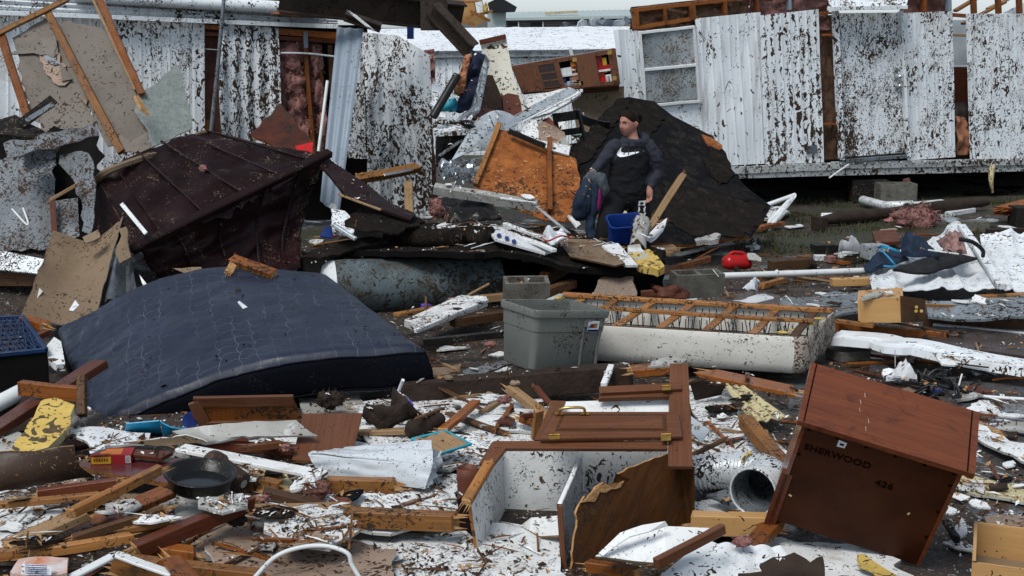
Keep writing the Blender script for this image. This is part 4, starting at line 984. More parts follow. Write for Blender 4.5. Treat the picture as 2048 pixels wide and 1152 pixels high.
for i in range(3):
    t0 = .16 + i * .25
    patch("cubby_shelf", None, None, [kc(.24, t0 + .22, .012), kc(.40, t0 + .22, .012), kc(.40, t0 + .22, -.2), kc(.24, t0 + .22, -.2)], 2, 2, .02, "cabinet_far", None, cab)
for s0, s1 in ((.445, .60), (.80, .93)): patch("shelf", None, None, [kc(s0, .54, -.01), kc(s1, .54, -.01), kc(s1, .54, -.28), kc(s0, .54, -.28)], 2, 2, .025, "white_plastic", None, cab)
for s, t in ((.60, .12), (.61, .86), (.945, .08), (.955, .82)):
    mb = MB(); mb.box(Matrix.Translation(kc(s, t, .05)), .05, .02, .05); mb.build("hinge", "brass", cab)
patch("underside", None, None, [kc(.62, 1), kc(1, 1), kc(1, 1.22, -.3), kc(.62, 1.22, -.3)], 2, 2, .02, "cabinet_far", None, cab)
for s, t, w, h, m, lab in ((.83, .43, .09, .26, "box_red", "tall red food box on the cabinet's right upper shelf"), (.87, .42, .09, .18, "box_yellow", "small yellow food box on the right upper shelf"), (.86, .52, .18, .08, "red_plastic", "flat red packet under the yellow food box"),
                           (.86, .84, .12, .08, "red_plastic", "red packet on the cabinet's right lower shelf"), (.90, .82, .07, .1, "white_plastic", "small white tub on the right lower shelf"), (.59, .42, .1, .2, "orange", "orange packet beside the cabinet door's edge"),
                           (.52, .46, .22, .1, "white_plastic", "white bag on the cabinet's middle shelf"), (.49, .86, .16, .05, "blue_metal", "pale blue box lying in the middle bay"), (.455, .82, .03, .13, "deep_blue", "dark blue can in the middle bay"),
                           (.56, .82, .2, .05, "white_plastic", "white carton tilted in the middle bay"), (.56, .74, .12, .1, "pattern_cloth", "pinkish packet heap in the middle bay")):
    mb = MB(); p = kc(s, t, -.06); mb.box(frame(p, K[1] - K[0], V((0, 0, 1))), w, .08, h); o = mb.build("food_packet", m, bevel=.008); tag(o, lab, "food packet", "groceries left in the wall cabinet")
sheet("kitchen_wall", "beige kitchen wall remnant below the hanging cabinet", "wall", yv((1140, 188, 17.6), (1248, 172, 17.6), (1250, 260, 17.5), (1160, 290, 17.4)), .03, "tan_board")
sep("cream_wall_panel", ((960, 86), (1012, 74), (1026, 150), (1046, 200), (1050, 240), (1020, 235), (985, 190), (972, 140)), [(960, 86, 16.6), (1012, 74, 16.6), (1046, 240, 16.2)], "cream panel thick with leaf spatter standing beside the kitchen cabinet", "panel", .02, "cream_panel")
beam("panel_cap", "short brown cap strip on top of the spattered cream panel", "trim", P(959, 85, 16.55), P(1012, 73, 16.55), .03, .06, "lumber_red")
sep("brown_fabric_board", ((962, 150), (985, 150), (1008, 205), (1020, 240), (950, 240)), [(962, 150, 16.2), (1008, 205, 16.2), (950, 240, 16)], "dark brown board in shade beside the spattered cream panel", "board", .02, "brown_lino")
sep("broken_chair_back", ((1004, 192), (1016, 186), (1036, 190), (1042, 205), (1046, 240), (1010, 240)), [(1004, 192, 15.9), (1042, 200, 15.9), (1010, 240, 15.6)], "rounded brown chair back with maroon rim among the kitchen wreckage", "chair back", .05, ("rust", "maroon"), res=.2)
tuft("wool_heap", "dusky pink insulation heap below the brown board", "insulation", P(968, 238, 15.6), .22, .15, .12, "insulation_dirty", seed=31, n=1500)
# wire rack with coat
rk = empty("wire_rack", P(930, 250, 15.5), "twisted white wire rack wedged under the steel outrigger", "rack")
RK = [P(966, 108, 15.5), P(976, 122, 15.8), P(956, 226, 15.6), P(936, 236, 15.3)]
for a, b in ((0, 1), (1, 2), (2, 3), (3, 0)): pipe("rail", None, None, [RK[a], RK[b]], .02, "pale_metal", rk)
for i in range(9):
    t = (i + .5) / 9
    pipe("rod", None, None, [bil(RK, 0, t), bil(RK, 1, t)], .008, "white_plastic", rk, n=6)
for i in range(3): pipe("rod", None, None, [bil(RK, (i + 1) / 4, 0), bil(RK, (i + 1) / 4, 1)], .008, "white_plastic", rk, n=6)
pipe("rail", None, None, [P(950, 178, 15.3), P(956, 198, 15.3), P(948, 214, 15.3), P(912, 244, 15.2)], .022, "white_plastic", rk, k=5)
pipe("rail", None, None, [P(868, 242, 15.2), P(926, 246, 15.2), P(948, 232, 15.2)], .03, "siding_6", rk, k=4)
cloth("navy_coat", "dark navy coat hanging over the wire rack", "coat", yv((941, 94, 15.5), (972, 108, 15.5), (940, 222, 15.2), (912, 228, 15.1)), 18, 30, "navy_cloth", .14, 4, th=.05)
cloth("wool_batt", "rust-coloured insulation batt hanging beside the navy coat", "insulation", yv((930, 108, 15.4), (945, 104, 15.4), (930, 192, 15.2), (905, 190, 15.2)), 12, 24, "insulation_tan", .18, 6, th=.05)
pipe("black_pipe", "black pipe slanting below the navy coat", "pipe", [P(915, 150, 15.1), P(866, 234, 14.9)], .045, "black_plastic", n=12)
tuft("turquoise_bag", "crumpled turquoise plastic bag beside the black pipe", "bag", P(900, 212, 15.2), .13, .1, .10, "turquoise", seed=33, n=400)
sheet("white_sheet_metal", "pale spattered sheet behind the turquoise bag", "metal sheet", yv((866, 158, 16.5), (905, 196, 16.3), (890, 236, 15.8), (862, 226, 15.8)), .01, "siding_3", jag=.02)
sep("slanting_lid", ((868, 250), (940, 248), (950, 258), (940, 262), (868, 266)), [(868, 250, 15.1), (940, 248, 15.1), (868, 266, 14.8)], "narrow spattered shelf below the wire rack", "shelf", .04, "siding_6")
beam("dark_tray", "black tray edge tipped under the wire rack", "tray", P(928, 244, 15.0), P(958, 258, 14.9), .14, .05, "black_paint")
sheet("dark_box", "dark open box under the spattered shelf", "box", yv((872, 264, 15.4), (935, 262, 15.4), (920, 310, 15.0), (872, 330, 14.9)), .03, "shade_dark")
patch("bent_hood", "big pale grey bent metal hood draped behind the orange board", "metal sheet", yv((950, 242, 15.0), (1044, 236, 15.2), (1000, 300, 14.8), (902, 322, 14.4)), 22, 16, .008, "pale_metal",
      lambda s, t, p: V((0, -.02, .10)) * math.sin(min(1, s * 1.1) * math.pi) * (1 - t * .5) + V((0, -1, 0)) * .05 * nz((s * 4, t * 3, 0), 1))
patch("foil_wrap", "crumpled silvery foil duct wrap left of the orange board", "foil", yv((874, 326, 14.5), (956, 318, 14.4), (948, 372, 13.9), (874, 354, 14.0)), 24, 18, .006, "foil",
      lambda s, t, p: .12 * abs(nz((s * 4, t * 3, 1), 1)) + .06 * nz((s * 9, t * 8, 1), 1), jag=.05)
beam("metal_stile", "pale flat strip leaning left of the bent hood", "trim", P(878, 312, 14.6), P(922, 282, 14.8), .06, .015, "dull_metal")
# L profile
lp = empty("angle_profile", P(1090, 230, 15.6), "long pale metal angle profile resting over the kitchen wreckage", "metal profile")
beam("flange", None, None, P(1020, 244, 15.3), P(1146, 178, 16.0), .13, .01, "pale_metal", lp, up=V((-.3, -.6, .6)), bev=0)
beam("flange", None, None, P(1026, 252, 15.25), P(1156, 186, 15.95), .06, .012, "siding_2", lp, up=V((-.2, -.2, 1)), bev=0)
sep("white_flap", ((1044, 196), (1130, 176), (1162, 186), (1150, 196), (1100, 225), (1062, 235)), [(1044, 196, 16.6), (1162, 186, 16.6), (1062, 235, 16.2)], "white spattered worktop flap below the hanging cabinet", "worktop", .03, "board_4", jag=.015, res=.2)
sep("blue_white_board", ((1030, 262), (1072, 240), (1086, 284), (1060, 276), (1030, 258)), [(1030, 262, 15.2), (1072, 240, 15.4), (1086, 284, 15)], "pale blue-white board under the angle profile", "board", .02, "board_2", jag=.01)
sep("brown_curled_board", ((1074, 244), (1090, 240), (1128, 270), (1136, 300), (1080, 276)), [(1074, 244, 15.4), (1128, 270, 15.2), (1080, 276, 15.0)], "muddy brown curled board between the black chairs and blue-white board", "board", .02, "drywall_back", jag=.02, res=.1, crumple=.05)
sep("maroon_drawer_front", ((1084, 240), (1098, 234), (1130, 268), (1126, 284)), [(1084, 240, 15.6), (1098, 234, 15.6), (1126, 284, 15.3)], "narrow maroon board behind the brown curled board", "board", .02, "lumber_red")
sep("white_triangle", ((1098, 244), (1130, 240), (1132, 272), (1124, 268)), [(1098, 244, 15.7), (1130, 240, 15.7), (1124, 268, 15.6)], "white triangular board left of the black chairs", "board", .02, "board_1")
beam("white_rail", "thin white rail behind the black chairs", "rail", P(1100, 236, 16.2), P(1168, 228, 16.2), .05, .03, "board_1")
sheet("oval_plate", "pale spattered curved plate under the black chairs", "debris", yv((1108, 290, 15.0), (1128, 276, 15.0), (1142, 292, 14.9), (1138, 304, 14.8), (1118, 302, 14.8)), .02, "grey_board", res=.1, crumple=.03)
sep("white_backing", ((1060, 276), (1140, 292), (1138, 310), (1100, 300)), [(1060, 276, 14.6), (1140, 292, 14.6), (1100, 300, 14.5)], "white strip along the top of the orange board", "trim", .02, "board_1")
pan_ = G(1150, 285, 1.0)
tuft("mint_bowl", "mint green rag caught under the black chair", "cloth", P(1152, 268, 15.6), .10, .08, .05, "mint", seed=37, n=200)
def chair(label, O, rx, ry, rz):
    r = empty("dining_chair", O, label, "chair", "black dining chairs in the kitchen wreckage")
    M = Matrix.Translation(O) @ Matrix.Rotation(rz, 4, 'Z') @ Matrix.Rotation(rx, 4, 'X') @ Matrix.Rotation(ry, 4, 'Y')
    mb = MB(); mb.box(M @ Matrix.Translation((0, 0, .45)), .42, .42, .04); mb.build("seat", "black_paint", r, bevel=.01)
    for x in (-.19, .19):
        mb = MB(); mb.tube([M @ V((x, .2, 0)), M @ V((x, .2, .5)), M @ V((x * 1.02, .25, .98))], .022, 8); mb.build("back_post", "black_paint", r, smooth=True)
        mb = MB(); mb.tube([M @ V((x, -.19, 0)), M @ V((x, -.19, .45))], .02, 8); mb.build("leg", "black_paint", r, smooth=True)
    for z, h in ((.93, .10), (.76, .07), (.60, .06)):
        mb = MB()
        rows = [[M @ V((x, .22 + (z - .5) * .1 + .03 * (1 - (x / .19) ** 2), z + dz)) for x in (-.19, -.1, 0, .1, .19)] for dz in (-h / 2, h / 2 + .0)]
        mb.grid(rows); rows2 = [[p + M.to_3x3() @ V((0, .02, 0)) for p in rr] for rr in rows]; mb.grid(rows2, flip=True)
        mb.grid([rows[1], rows2[1]]); mb.grid([rows2[0], rows[0]])
        mb.build("slat", "black_paint", r)
    mb = MB(); mb.tube([M @ V((-.19, -.19, .2)), M @ V((.19, -.19, .2))], .012, 6); mb.build("stretcher", "black_paint", r)
    return r
chair("black ladder-back chair on its side, nearer the angle profile", P(1192, 392, 15.5), -.10, .14, 2.3)
chair("black ladder-back chair tipped against the tar-papered roof sheet", P(1204, 388, 16.2), -.15, -.2, 2.4)

# ---- orange board, tar paper roof
ob = empty("orange_board", P(1060, 440, 13.8), "weathered orange sheathing board with stud edge leaning in the centre", "sheathing")
OA = [P(992, 256, 14.7), P(1160, 320, 14.5), P(950, 376, 13.9)]
sheet("board", None, None, flatten(((994, 256), (1062, 276), (1100, 290), (1152, 318), (1166, 400), (1160, 446), (1090, 440), (1010, 410), (948, 376)), OA), .02, ("osb", "splinter"), ob, jag=.01)
on = (OA[1] - OA[0]).cross(OA[2] - OA[0]).normalized(); on = on if on.y < 0 else -on
a, b = flatten(((996, 252), (950, 374)), OA); beam("edge_stud", None, None, a + on * .03, b + on * .03, .05, .05, "lumber", ob, up=on)
a, b = flatten(((1097, 286), (1098, 430)), OA); beam("edge_stud", None, None, a + on * .05, b + on * .05, .045, .07, "lumber_wet", ob, up=on)
beam("dark_ledge", "dark strip lying along the orange board's top edge", "trim", P(1018, 262, 14.55), P(1090, 292, 14.45), .06, .05, "dark_soot")
tr = empty("roof_slab", P(1350, 470, 14), "large black tar-papered roof slab leaning behind the woman", "roof section")
TA2 = [P(1380, 472, 14.1), P(1240, 195, 16.6), P(1540, 410, 15.4)]
tn = (TA2[1] - TA2[0]).cross(TA2[2] - TA2[0]).normalized(); tn = tn if tn.y < 0 else -tn
def tq(uv, o=0.0): return [Pl(u, v, (TA2[0] + tn * o, tn)) for u, v in uv]
sheet("tar_paper", None, None, tq(((1234, 198), (1258, 194), (1308, 202), (1346, 232), (1420, 270), (1452, 306), (1462, 340), (1500, 380), (1542, 412), (1528, 440), (1504, 472), (1380, 490), (1300, 484), (1200, 430), (1146, 388), (1108, 346), (1140, 300))), .035, ("tar_paper", "osb"), tr, jag=.009, step=.12)
sheet("shingle_strip", None, None, tq(((1238, 196), (1262, 202), (1180, 318), (1150, 338), (1112, 346)), .02), .01, "shingle", tr, jag=.02)
sheet("shingle_strip", None, None, tq(((1262, 198), (1310, 206), (1330, 232), (1290, 300), (1248, 290), (1250, 232)), .018), .01, "shingle", tr, jag=.05)
sheet("shingle_strip", None, None, tq(((1420, 290), (1452, 312), (1466, 350), (1440, 370), (1412, 330)), .02), .01, "shingle", tr, jag=.04)
sheet("shingle_strip", None, None, tq(((1330, 360), (1420, 380), (1536, 414), (1504, 470), (1384, 472), (1330, 440)), .012), .006, "shingle", tr, jag=.05)
sheet("broken_deck", None, None, tq(((1404, 268), (1424, 276), (1444, 290), (1440, 300), (1416, 290)), .015), .03, "osb", tr, jag=.02)
sheet("broken_deck", None, None, tq(((1116, 352), (1170, 392), (1158, 402), (1120, 372)), .0), .03, "osb", tr, jag=.03)
beam("white_box_trim", "long pale spattered box trim lying in front of the orange board", "trim", P(868, 378, 13.4), P(1074, 412, 13.3), .10, .085, "grey_board", up=V((0, -.3, 1)))
beam("thin_trim", "thin pale trim strip standing on the white box trim", "trim", P(1000, 396, 13.2), P(1072, 406, 13.15), .02, .02, "board_2")
beam("white_flashing", "narrow white flashing running down from the box trim", "flashing", P(1070, 410, 13.2), P(1138, 466, 12.6), .035, .01, "pale_metal")
cloth("black_bag", "black plastic sheet heaped under the white box trim", "plastic sheet", yv((880, 394, 13.8), (990, 412, 13.6), (1010, 440, 13.2), (890, 446, 13.2)), 24, 16, "black_plastic", .12, 3)
tuft("pink_wool", "torn pink wool at the white panel's foot", "insulation", P(880, 416, 14.2), .14, .12, .16, "insulation", seed=41, n=1400)

# ================================================================== MIDDLE GROUND
# ---- mattress
MC = [P(112, 656, 10.15), P(652, 542, 10.6), P(848, 692, 8.75), P(186, 852, 8.45)]     # back left, back right, front right, front left
def build_mattress():
    r = empty("mattress", MC[3], "bowed navy blue quilted mattress lying across the debris", "mattress")
    n = newell(MC); n = n if n.z > 0 else -n
    nu, nv, th = 110, 80, .24
    def prof(x):           # rounded rim
        e = min(x, 1 - x)
        return math.sqrt(max(0, 1 - (1 - min(1, e / .035)) ** 2))
    top = []
    for j in range(nv + 1):
        row = []
        for i in range(nu + 1):
            s, t = i / nu, j / nv
            p = bil(MC, s, t)
            bow = .24 * math.sin(min(1, max(0, s)) * math.pi) ** 1.2 * (1 - .62 * t) + .06 * math.sin(s * math.pi) * t
            wr_ = .010 * nz((s * 9 + 2 * t, t * 9, 0), 1) + .014 * abs(nz((s * 34 + t * 10, t * 13 - s * 6, 0), 1)) * max(0, 1 - s * 1.25)
            wr_ += .020 * abs(nz((s * 16, t * 30 + s * 9, 2), 1)) * max(0, 1 - s * 1.5)
            rim = .05 * (1 - prof(s) * prof(t))
            row.append(p + n * (bow + wr_ - rim))
        top.append(row)
    mb = MB(); mb.grid(top, 0); 
    W, D = 2.25, 1.65
    mb.uv = [[(b[1] / .0 if 0 else 0, 0)] * 4 for b in mb.uv]
    k = 0
    for j in range(nv):
        for i in range(nu):
            mb.uv[k] = [(i / nu * W, j / nv * D), ((i + 1) / nu * W, j / nv * D), ((i + 1) / nu * W, (j + 1) / nv * D), (i / nu * W, (j + 1) / nv * D)]; k += 1
    o = mb.build("cover", "navy_quilt", r, smooth=True)
    brd = [top[0][i] for i in range(nu + 1)] + [top[j][nu] for j in range(1, nv + 1)] + [top[nv][i] for i in range(nu - 1, -1, -1)] + [top[j][0] for j in range(nv - 1, 0, -1)]
    c = sum(brd, V()) / len(brd)
    rows = []
    for d, out in ((0, 0), (.02, .014), (.05, .018), (.12, .03), (.19, .022), (.225, .012), (.24, -.01)):
        rows.append([p - n * d + ((p - c).normalized()) * out for p in brd])
    mb = MB(); mb.grid(rows, 0, close=True, uvs=.02); mb.build("side_band", "navy_side_shaded", r, smooth=True)
    mb = MB(); mb.face(rows[-1]); mb.build("underside", "navy_side_shaded", r)
    for row, off in ((0, .0), (5, .006)):
        pts = [p + (p - c).normalized() * off for p in rows[row]]
        mb = MB(); mb.tube(pts + [pts[0]], .007, 6, cap=False); mb.build("piping", "navy_side_shaded", r, smooth=True)
    tagp = [bil(MC, s, t) + n * (.135 + .0) for s, t in ((.605, .40), (.632, .385), (.645, .44), (.618, .455))]
    return r, n, top
def quilt_material():
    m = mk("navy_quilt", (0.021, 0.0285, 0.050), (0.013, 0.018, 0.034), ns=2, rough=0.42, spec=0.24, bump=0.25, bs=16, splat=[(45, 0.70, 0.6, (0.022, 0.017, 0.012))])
    N, L = m.node_tree.nodes, m.node_tree.links; b = N["Principled BSDF"]
    def mt(op, a, c=0.0):
        n = N.new("ShaderNodeMath"); n.operation = op
        for i, x in enumerate((a, c)):
            if isinstance(x, (int, float)): n.inputs[i].default_value = x
            else: L.new(x, n.inputs[i])
        return n.outputs[0]
    uv = N.new("ShaderNodeUVMap"); sp = N.new("ShaderNodeSeparateXYZ"); L.new(uv.outputs[0], sp.inputs[0])
    wn_ = N.new("ShaderNodeTexNoise"); wn_.inputs["Scale"].default_value = 2.3; L.new(uv.outputs[0], wn_.inputs["Vector"])
    x, y = mt('ADD', sp.outputs[0], mt('MULTIPLY', wn_.outputs[0], .16)), mt('ADD', sp.outputs[1], mt('MULTIPLY', wn_.outputs[0], -.12))
    fd = N.new("ShaderNodeTexNoise"); fd.inputs["Scale"].default_value = 3.1; fd.inputs["Detail"].default_value = 3; L.new(uv.outputs[0], fd.inputs["Vector"])
    fade = N.new("ShaderNodeMapRange"); fade.inputs[1].default_value = .40; fade.inputs[2].default_value = .62; L.new(fd.outputs[0], fade.inputs[0])
    # white stitching: two families of scalloped thread lines
    def line(a, b_, pitch, amp, freq):
        w = mt('ADD', a, mt('MULTIPLY', mt('ABSOLUTE', mt('SINE', mt('MULTIPLY', b_, freq))), amp))
        fr = mt('FRACT', mt('DIVIDE', w, pitch))
        return mt('LESS_THAN', mt('ABSOLUTE', mt('SUBTRACT', fr, .5)), .011)
    st = mt('MAXIMUM', line(y, x, .105, .028, 22), line(mt('ADD', x, mt('MULTIPLY', y, .25)), y, .13, .02, 24))
    bc = b.inputs["Base Color"].links[0].from_socket
    mx = N.new("ShaderNodeMix"); mx.data_type = 'RGBA'; L.new(mt('MULTIPLY', mt('MULTIPLY', st, .26), fade.outputs[0]), mx.inputs[0]); L.new(bc, mx.inputs[6]); mx.inputs[7].default_value = (.42, .46, .52, 1)
    L.new(mx.outputs[2], b.inputs["Base Color"])
quilt_material()
mat_r, mat_n, mat_top = build_mattress()
def on_mat(s, t, o=.0): return mat_top[int(t * 80)][int(s * 110)] + mat_n * o
lbl = [on_mat(.585, .44, .003), on_mat(.597, .43, .003), on_mat(.602, .51, .003), on_mat(.590, .52, .003)]
sheet("paper_label", "tiny white printed label on the navy mattress", "label", lbl, .002, "paper")
# broken split of wood on the mattress
def build_split():
    a, b, c = on_mat(.63, .13, .02), on_mat(.67, .06, .07), on_mat(.78, .17, .035)
    r = empty("split_wood", a, "bent broken piece of golden wood lying on the navy mattress", "wood")
    beam("long_piece", None, None, b, c, .09, .05, ("lumber_wet", "splinter"), r, splint=.015, roll=.3)
    beam("splintered_end", None, None, a, b + (c - b) * .08, .06, .022, ("splinter",), r, splint=.03, roll=.5)
build_split()
# ---- box spring, wooden frame up
def build_boxspring():
    A = [P(1003, 640, 9.75), P(1616, 676, 9.2), P(1674, 622, 10.15), P(1118, 590, 10.7)]    # FL FR BR BL (top rim)
    n = newell(A); n = n if n.z > 0 else -n
    r = empty("box_spring", A[0] - n * .26, "upturned cream box spring with bare wooden slats", "box spring")
    h = .26
    # rounded rectangle outline
    def rr(inset, rad):
        c = sum(A, V()) / 4; out = []
        for i in range(4):
            p, q, s = A[i - 1], A[i], A[(i + 1) % 4]
            e1 = (p - q).normalized(); e2 = (s - q).normalized()
            q = q + (e1 + e2) * inset
            for k in range(7):
                a = k / 6
                out.append(q + e1 * rad * (1 - a) ** 2 + e2 * rad * a ** 2)
        return out
    rows = []
    for d, ins in ((.0, .012), (.015, .002), (.05, 0), (.12, -.008), (.19, 0), (.235, .012), (.26, .045)):
        base = rr(ins, .09)
        rows.append([p - n * (d + .012 * nz(p, 3, 1) * min(1, d * 20)) for p in base])
    mb = MB(); mb.grid(rows, 0, close=True, uvs=.05)
    for f, idx in zip(mb.f, range(len(mb.f))):
        c = sum((mb.v[i] for i in f), V()) / 4
        mb.m[idx] = 1 if (c - A[1]).dot((A[1] - A[0]).normalized()) > -.09 else 0
    mb.build("fabric_side", ["ticking", "ticking_muddy"], r, smooth=True)
    bt = [p - n * .2 for p in rr(.03, .08)]
    mb = MB(); mb.face(bt); o = mb.build("fabric_base", "ticking", r)
    mb = MB(); mb.face([p - n * .012 for p in reversed(rr(.05, .08))]);
    mb = MB(); mb.grid([[p for p in rr(.012, .09)], [p - n * .02 for p in rr(.03, .09)], [p - n * .19 for p in rr(.035, .09)]], 0, close=True, flip=True); mb.build("inner_fabric", "ticking", r, smooth=True)
    def q(s, t, o=0.0): return bil(A, s, t) + n * o
    # timber frame
    beam("frame_rail", None, None, q(.02, .965, .012), q(.985, .965, .012), .065, .03, "lumber", r, up=n)
    beam("frame_rail", None, None, q(.02, .04, -.01), q(.97, .04, -.01), .045, .02, "lumber_dirty", r, up=n)
    beam("frame_rail", None, None, q(.04, .52, .014), q(.965, .52, .014), .06, .025, "lumber", r, up=n)
    beam("frame_rail", None, None, q(.02, .04, .005), q(.02, .96, .005), .05, .03, "grey_board", r, up=n)
    for s in (.10, .225, .36, .50, .65, .80, .93):
        beam("slat", None, None, q(s + .02, .03, -.012), q(s - .005, .97, -.012), .062, .02, ("lumber" if s < .9 else "lumber_dirty"), r, up=n)
    sp = random.Random(3)
    for s in [i / 42 + .02 for i in range(41)]:
        for t in (.49, .9):
            a = q(s, t, -.02); k = sp.uniform(-.04, .04)
            mb = MB(); mb.tube([a, a + (A[1] - A[0]).normalized() * k - n * .16], .0045, 4); mb.build("spring_wire", "black_paint", r)
    for s, t in ((.93, .3), (.95, .55), (.9, .2), (.96, .75), (.04, .8)):
        tuft("foam_crumb", None, None, q(s, t, -.015 if s > .5 else .02), .06, .05, .012, "foam_yellow", r, seed=int(s * 100 + t * 10), n=260)
build_boxspring()
# ---- grey tote
def build_tote():
    O = P(1131, 742, 9.02)
    r = empty("storage_tote", O, "grey plastic storage tote without lid standing before the box spring", "storage bin")
    ex = (P(1210, 738, 9.25) - P(1040, 742, 8.85)).normalized(); ez = (V((0, -.02, 1)) - ex * V((0, -.02, 1)).dot(ex)).normalized()
    ey = ez.cross(ex)
    M = Matrix((ex, ey, ez)).transposed().to_4x4(); M.translation = O + ey * .19 
    W, D, Hh = .545, .36, .41; g = 1.115
    def ring(z, k, e=0.0, rad=.05):
        w, d = W / 2 * k + e, D / 2 * k + e; out = []
        for sx, sy in ((-1, -1), (1, -1), (1, 1), (-1, 1)):
            cx, cy = sx * (w - rad), sy * (d - rad); a0 = {(-1, -1): math.pi, (1, -1): 1.5 * math.pi, (1, 1): 0, (-1, 1): .5 * math.pi}[(sx, sy)]
            for i in range(6): out.append(M @ V((cx + rad * math.cos(a0 + i * math.pi / 10), cy + rad * math.sin(a0 + i * math.pi / 10), z)))
        return out
    K = lambda z: 1 + (g - 1) * z / Hh
    rows = [ring(0.0, .97), ring(.012, 1.0), ring(.26, K(.26)), ring(.264, K(.264), .004), ring(.36, K(.36), .004), ring(.362, K(.36), .016), ring(.40, K(.40), .018), ring(.41, K(.41), .014), ring(.41, K(.41), .0), ring(.36, K(.36), -.004), ring(.012, 1, -.004)]
    mb = MB(); mb.grid(rows, 0, close=True); mb.face(list(reversed(rows[0]))); mb.face(rows[-1])
    o = mb.build("body", "tote_grey", r, smooth=True); o.data.set_sharp_from_angle(angle=math.radians(30))
    def fp(x, z, o=.0): return M @ V((x, -(D / 2 * K(z)) - o, z))
    # raised handle pad and crease on the front
    mb = MB()
    for (x0, z0, x1, z1) in ((.10, .30, .255, .355), (.10, .02, .112, .30), (.235, .03, .25, .30)):
        mb.box(frame(fp((x0 + x1) / 2, (z0 + z1) / 2, .004), ex, ez), x1 - x0, .014, z1 - z0)
    mb.build("handle_pad", "tote_grey", r, bevel=.004)
    mb = MB(); mb.face([fp(.128, .265, .012), fp(.222, .265, .012), fp(.222, .342, .016), fp(.128, .342, .016)]); st = mb.build("sticker", "white_print", r)
    for m, (x0, z0, x1, z1) in (("deep_blue", (.130, .267, .22, .284)), ("red_plastic", (.130, .33, .158, .340)), ("box_red", (.148, .293, .178, .322)), ("driftwood", (.178, .293, .206, .325)), ("sky_blue", (.132, .29, .147, .31))):
        mb = MB(); mb.face([fp(x0, z0, .0135), fp(x1, z0, .0135), fp(x1, z1, .0175), fp(x0, z1, .0175)]); mb.build("printed_patch", m, st)
build_tote()
beam("dark_joist", "long wet black joist under the grey tote and mattress end", "lumber", P(800, 788, 8.75), P(1262, 752, 8.95), .14, .16, "bark")
beam("drain_pipe", "black drain pipe lying from mattress corner to the box spring", "pipe", P(846, 684, 9.9), P(1012, 668, 10.0), .05, .05, "black_plastic")
# ---- tank
def build_tank():
    r = empty("water_tank", P(800, 600, 11.5), "grimy blue-grey water tank lying on its side behind the mattress", "tank")
    a, b = P(668, 576, 11.75), P(996, 566, 12.1); R_ = .24
    M = frame(a, b - a, V((0, 0, 1))) @ Matrix.Rotation(math.pi / 2, 4, 'Y'); L = (b - a).length
    mb = MB(); revolve(mb, [(R_, .0), (R_ * 1.02, .1), (R_, .5), (R_ * .98, .9), (R_, L)], M, 40); revolve(mb, [(R_, L), (R_ * .5, L + .05), (.001, L + .06)], M, 40)
    mb.build("body", "tank_blue", r, smooth=True)
    mb = MB(); revolve(mb, [(R_, 0), (R_ * .96, -.05), (R_ * .8, -.09), (R_ * .4, -.12), (.001, -.125)], M, 40, flip=True); mb.build("end_cap", "white_plastic", r, smooth=True)
    mb = MB(); mb.tube([a + V((-.02, -.1, .17)), a + V((-.02, -.13, .13))], .012, 6); mb.build("vent", "black_paint", r)
build_tank()
# ---- collapsed roof deck in the middle
rd = empty("collapsed_roof", P(950, 500, 12), "black collapsed roof deck buried in the central debris mound", "roof section")
RA = zv((640, 506, .44), (1000, 498, .52), (1110, 456, .52))
sheet("deck", None, None, zv((622, 510, .46), (740, 504, .52), (880, 506, .55), (1000, 506, .56), (1080, 514, .54), (1120, 529, .48), (1240, 545, .40), (1312, 548, .36), (1330, 500, .48), (1100, 452, .52), (880, 448, .5), (760, 452, .48), (700, 470, .45)), .05, ("shingle", "shade_dark"), rd, jag=.03, res=.3, crumple=.04)
for a in ((1052, 512, .42, 1100, 470, .42), (1090, 558, .30, 1180, 500, .34), (990, 520, .40, 1010, 470, .42)):
    beam("rafter", None, None, G(a[0], a[1], a[2]), G(a[3], a[4], a[5]), .09, .12, ("lumber_dirty", "lumber_wet"), rd)
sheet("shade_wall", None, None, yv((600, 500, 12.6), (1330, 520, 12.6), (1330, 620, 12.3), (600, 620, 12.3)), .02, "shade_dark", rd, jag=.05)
sheet("torn_felt", None, None, zv((740, 505, .35), (790, 480, .5), (800, 500, .42), (770, 518, .3)), .02, "lumber_red", rd, jag=.05)
def rough_log(name, label, cat, a, b, rr, mat, seed):
    pts = [a + (b - a) * (i / 10) + V((0, 0, .02 * nz((i, seed, 0), .7))) for i in range(11)]
    rad = [rr * (1 + .35 * nz((i, 0, seed), .6)) for i in range(11)]; rad[0] *= .5; rad[-1] *= .6
    return pipe(name, label, cat, pts, rad, mat, n=10)
rough_log("shingle_roll", "rough roll of black gritty roofing across the mound", "roofing roll", G(770, 470, .58), G(928, 480, .58), .09, "shingle", 1)
rough_log("shingle_clump", "short fat clump of black roofing beside the patterned board", "roofing roll", G(918, 466, .62), G(985, 478, .60), .10, "shingle", 2)
sep("hanging_felt", ((600, 515), (650, 490), (740, 470), (780, 476), (700, 500), (640, 522)), [(600, 515, 11.6), (740, 470, 12.2), (640, 522, 11.6)], "black roofing felt drooping at the mound's left end", "roofing", .02, "shingle", jag=.02, res=.15, crumple=.05)
for a in ((626, 492, .52, 700, 480, .5, "lumber", "pale splintered lath at the left of the central mound"), (640, 500, .48, 700, 488, .46, "lumber_dirty", "dirty lath below the pale splintered lath")):
    beam("lath", a[7], "lumber", G(*a[:3]), G(*a[3:6]), .05, .025, a[6], splint=.05)
sep("blue_tarp_scrap", ((640, 475), (652, 456), (668, 464), (664, 478)), [(640, 475, 12), (652, 456, 12.2), (664, 478, 12)], "scrap of dark blue tarp at the maroon shell's edge", "tarp", .01, "deep_blue", res=.08, crumple=.04)
